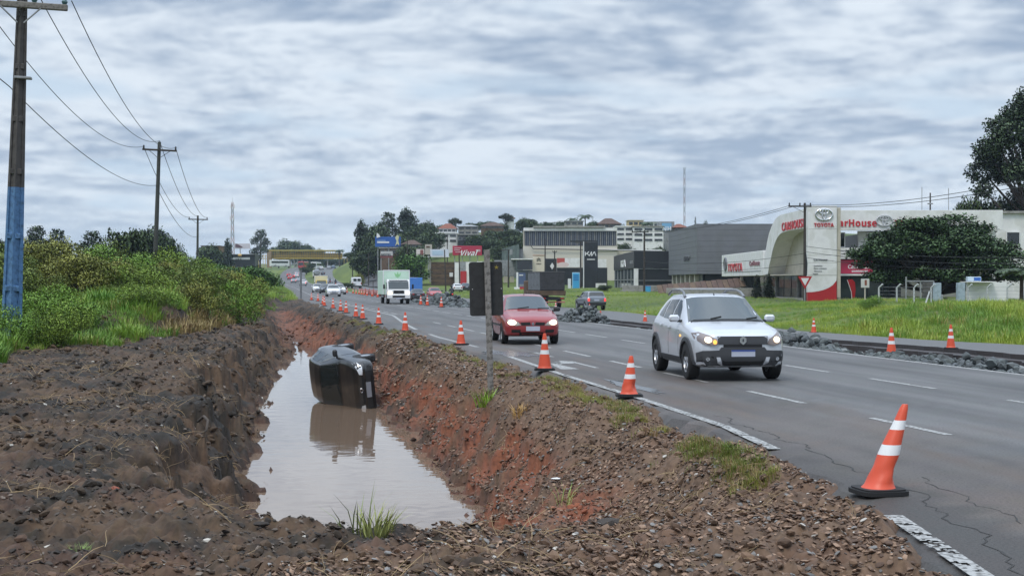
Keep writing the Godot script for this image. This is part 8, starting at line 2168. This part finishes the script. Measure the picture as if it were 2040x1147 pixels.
func build_loose_soil() -> void:
	var flat := []
	for k in 5: flat.append(rock(300 + k, 0.34, 6))
	var clod := []
	for k in 4: clod.append(rock(340 + k, 0.55, 5))
	var sm := tinted(0.9)
	var lay := func(called: String, label: String, n: int, meshes: Array, where: Callable, size: Callable, color: Callable, sink: float) -> void:
		var packs := []; var cols := []
		for m in meshes: packs.append([]); cols.append(PackedColorArray())
		var k := 0; var tries := 0
		while k < n and tries < n * 4:
			tries += 1
			var p: Vector2 = where.call()
			if p.x > 900.0: continue
			var y := soil_y(p.x, p.y)
			if y < WATER + 0.02: continue
			var z: float = size.call(p.y)
			var e := 0.05
			var nrm := Vector3(-(soil_y(p.x + e, p.y) - y) / e, 1.0, (soil_y(p.x, p.y + e) - y) / e).normalized().lerp(Vector3.UP, 0.3).normalized()
			var ax := nrm.cross(rnd_dir(rng)).normalized()
			var b := Basis(ax, nrm, ax.cross(nrm)) * Basis(rnd_dir(rng), rng.randf_range(-0.45, 0.45))
			var x := rd(p.x, p.y).x
			var w: int = k % meshes.size()
			packs[w].append(Transform3D(b.scaled(Vector3(1, 1, 1)) * Basis.from_scale(Vector3(z, z, z * rng.randf_range(0.6, 1.1))), Vector3(x, y + z * sink, -p.y)))
			cols[w].append(color.call(p.x, p.y, y))
			k += 1
		for w in meshes.size(): tag(many(called, meshes[w], sm, packs[w], cols[w]), label, called.split("_")[0], label)
	# crushed brown stone on the near right shoulder
	var brown := func(s: float, d: float, y: float) -> Color:
		var t := rng.randf()
		var c := Color(0.085, 0.052, 0.036).lerp(Color(0.34, 0.225, 0.155), t * t)
		if rng.randf() < 0.12: c = Color(0.15, 0.145, 0.14) * rng.randf_range(0.5, 1.6)
		if rng.randf() < 0.015: c = Color(0.45, 0.42, 0.38)
		return c
	lay.call("gravel_stones", "small brown broken stones covering the near right shoulder", 52000, flat, func():
		var d := 8.2 * pow(6.0, rng.randf())
		var s := rng.randf_range(-0.4, 6.1)
		var keep := smoothstep(-0.2, 2.2, s - minf(0.10 * (d - 9.0), 2.6) + n2(s, d, 0.5) * 1.3) * (0.35 + 0.65 * smoothstep(-0.25, 0.15, n2(s + 40.0, d, 0.45)))
		if s > pave(d) + 0.1 or rng.randf() > keep: return Vector2(999, 0)
		return Vector2(s, d), func(d): return (0.012 + 0.026 * pow(rng.randf(), 1.8)) * maxf(1.0, d / 24.0), brown, 0.25)
	# mixed stones on the left
	lay.call("pebble_stones", "scattered pebbles and chips on the left soil", 14000, flat, func():
		var d := 8.5 * pow(6.0, rng.randf())
		var s := rng.randf_range(-8.0, 2.4)
		if s < -0.0 - 0.19 * d or n2(s, d, 0.4) < -0.25: return Vector2(999, 0)
		return Vector2(s, d), func(d): return (0.008 + 0.026 * pow(rng.randf(), 2.2)) * (1.0 + d / 60.0), func(s, d, y):
		var t := rng.randf()
		var c := Color(0.03, 0.024, 0.02).lerp(Color(0.20, 0.16, 0.13), t * t * t)
		if rng.randf() < 0.02: c = Color(0.42, 0.40, 0.36)
		return c, 0.2)
	# clods of earth
	lay.call("soil_clods", "dark clods of dug earth", 9500, clod, func():
		var d := 8.6 * pow(11.0, rng.randf())
		var s := rng.randf_range(-8.0, 6.0)
		if s > pave(d) - 0.15 or s < -0.19 * d - 0.3 or rng.randf() > 0.08 + 0.95 * smoothstep(-0.1, 0.45, n2(s, d + 60.0, 0.35) + 0.4 * n2(s, d, 1.3)): return Vector2(999, 0)
		return Vector2(s, d), func(d): return (0.010 + 0.042 * pow(rng.randf(), 3.2)) * (1.0 + d / 30.0), func(s, d, y):
		var c := soil_color(s, d, y)
		var t := rng.randf_range(0.55, 1.35)
		return Color(c.r * t, c.g * t, c.b * t), 0.25)
	# dead stalks and roots
	var straw := []
	for k in 4:
		var mb := MB.new()
		var r := RandomNumberGenerator.new(); r.seed = 400 + k
		for j in 5:
			var p := Vector3(r.randf_range(-0.2, 0.2), 0.02, r.randf_range(-0.2, 0.2))
			var dir := Vector3(r.randf_range(-1, 1), r.randf_range(-0.05, 0.35), r.randf_range(-1, 1)).normalized()
			var pts := [p]
			for q in 4:
				p += dir * 0.10
				dir = (dir + Vector3(r.randf_range(-0.4, 0.4), -0.13, r.randf_range(-0.4, 0.4))).normalized()
				pts.append(p)
			mb.tube(pts, [0.005, 0.005, 0.004, 0.003, 0.002], 3, false)
		straw.append(mb.mesh())
	lay.call("dead_stalks", "dead straw and root bits scattered over the dug soil", 2200, straw, func():
		var d := 8.6 * pow(9.0, rng.randf())
		var s := rng.randf_range(-8.0, 6.0)
		if s > pave(d) - 0.1 or s < -0.19 * d - 0.3 or n2(s, d + 20.0, 0.45) < 0.0: return Vector2(999, 0)
		return Vector2(s, d), func(d): return (0.15 + 0.6 * pow(rng.randf(), 2.0)) * (1.0 + d / 80.0), func(s, d, y): return Color(0.13, 0.085, 0.05).lerp(Color(0.40, 0.29, 0.16), rng.randf()), 0.0)
	# things lying about that one can point to
	var lie := func(called: String, label: String, cat: String, s: float, d: float, m: Mesh, material: Material, size: Vector3, turn: float) -> void:
		var x := rd(s, d).x
		tag(put(called, m, material, self, Transform3D(Basis(Vector3.UP, turn).scaled(size), Vector3(x, soil_y(s, d) + size.y * 0.5, -d))), label, cat)
	var pale := mat(0.46, 0.43, 0.38, 0.85)
	var S := func(px: float, py: float) -> Vector2:
		var d := 2800.0 * 2.12 / (py - 560.0)
		return Vector2((px - 1020.0) / 2800.0 * d + SLOPE * d, d)
	for q in [["pale_stone", "large pale stone in the lower left foreground", 411, 1079, 0.055, pale], ["pale_stone", "flat white stone at the left, above the middle of the dark soil", 146, 832, 0.055, pale], ["pale_stone", "pale stone right of the white one on the left soil", 231, 810, 0.05, pale], ["pale_stone", "whitish stone far on the left soil near the grass", 103, 753, 0.06, pale], ["pale_stone", "small white stone high on the left soil", 184, 716, 0.055, pale], ["pale_stone", "pale stone near the lower left corner", 97, 1069, 0.04, pale], ["brick_piece", "reddish brick piece on the left soil", 226, 1005, 0.05, mat(0.24, 0.07, 0.04, 0.9)], ["brick_piece", "broken red clod at the bottom centre of the soil", 190, 1140, 0.06, mat(0.20, 0.06, 0.035, 0.95)], ["dark_rock", "dark boulder half sunk right of the water's near end", 1215, 1040, 0.10, mat(0.05, 0.042, 0.037, 0.9)], ["dark_rock", "dark lump of earth on the far left bank", 445, 720, 0.20, mat(0.035, 0.027, 0.023, 0.95)], ["dark_rock", "second dark lump of earth right of the first on the far left bank", 492, 735, 0.17, mat(0.035, 0.027, 0.023, 0.95)], ["dark_rock", "dark lump at the near left corner of the water", 520, 1050, 0.06, mat(0.03, 0.024, 0.02, 0.95)]]:
		var p: Vector2 = S.call(q[2], q[3])
		lie.call(q[0], q[1], "stone" if q[0] != "brick_piece" else "brick", p.x, p.y, clod[q[2] % 4], q[5], Vector3(q[4] * 1.3, q[4] * 0.8, q[4]), q[3] * 0.1)
	var crumpled := rock(77, 0.35, 7)
	for q in [["paper_scrap", "crumpled white paper scrap on the left soil", "litter", 193, 997, 0.06, mat(0.62, 0.64, 0.66, 0.7)], ["paper_scrap", "white scrap of packaging on the right slope", "litter", 1108, 884, 0.05, mat(0.66, 0.66, 0.66, 0.7)], ["blue_scrap", "small blue plastic scrap on the far left soil", "litter", 402, 687, 0.08, mat(0.10, 0.22, 0.42, 0.6)]]:
		var p: Vector2 = S.call(q[3], q[4])
		lie.call(q[0], q[1], q[2], p.x, p.y, crumpled, q[6], Vector3(q[5] * 1.4, q[5], q[5]), q[4] * 0.3)
	var rb := S.call(405, 820) as Vector2
	var x := rd(rb.x, rb.y).x
	var gy := soil_y(rb.x, rb.y)
	tag(put("root", MB.new().tube([Vector3(-0.16, 0.02, -0.3), Vector3(-0.02, 0.12, -0.1), Vector3(0.10, 0.08, 0.15), Vector3(0.12, -0.06, 0.35), Vector3(0.0, -0.12, 0.5)], [0.022, 0.026, 0.024, 0.018, 0.01], 7).mesh(60.0), M.bark, self, Transform3D(Basis.IDENTITY, Vector3(x, gy, -rb.y))), "thick bare root sticking out of the left bank", "root")
	tag(put("branch", MB.new().tube([Vector3(-1.6, 0.3, 0), Vector3(-0.6, 0.62, 0.1), Vector3(0.2, 0.8, 0), Vector3(0.9, 0.7, -0.1)], [0.05, 0.05, 0.04, 0.02], 6).tube([Vector3(-0.6, 0.62, 0.1), Vector3(-0.2, 0.3, 0.3)], [0.03, 0.015], 5).mesh(60.0), M.bark, self, Transform3D(Basis.IDENTITY, Vector3(-23.6, -0.1, -142.0))), "fallen branch lying at the far end of the dug soil by the grey post", "branch")

func _ready() -> void:
	nz.seed = 4; nz.frequency = 1.0; nz.noise_type = FastNoiseLite.TYPE_SIMPLEX; nz.fractal_type = FastNoiseLite.FRACTAL_NONE
	rng.seed = 7
	var cam := Camera3D.new()
	cam.name = "camera"
	cam.position = Vector3(0, 1.83, 0)
	cam.rotation_degrees = Vector3(-0.276, 0, 0)
	cam.fov = 23.15
	cam.near = 0.1
	cam.far = 4000.0
	add_child(cam)
	make_sky()
	var sun := DirectionalLight3D.new()
	sun.name = "sun"
	sun.rotation_degrees = Vector3(-58, -35, 0)
	sun.light_energy = 0.45
	sun.light_angular_distance = 14.0
	sun.light_color = Color(1.0, 0.97, 0.92)
	sun.shadow_enabled = true
	add_child(sun)
	make_materials()
	build_ground()
	build_markings()
	build_plants()
	build_vehicles()
	dealership()
	showrooms()
	hillside()
	build_cones()
	build_poles()
	build_sign()
	build_fence()
	build_rubble()
	build_loose_soil()
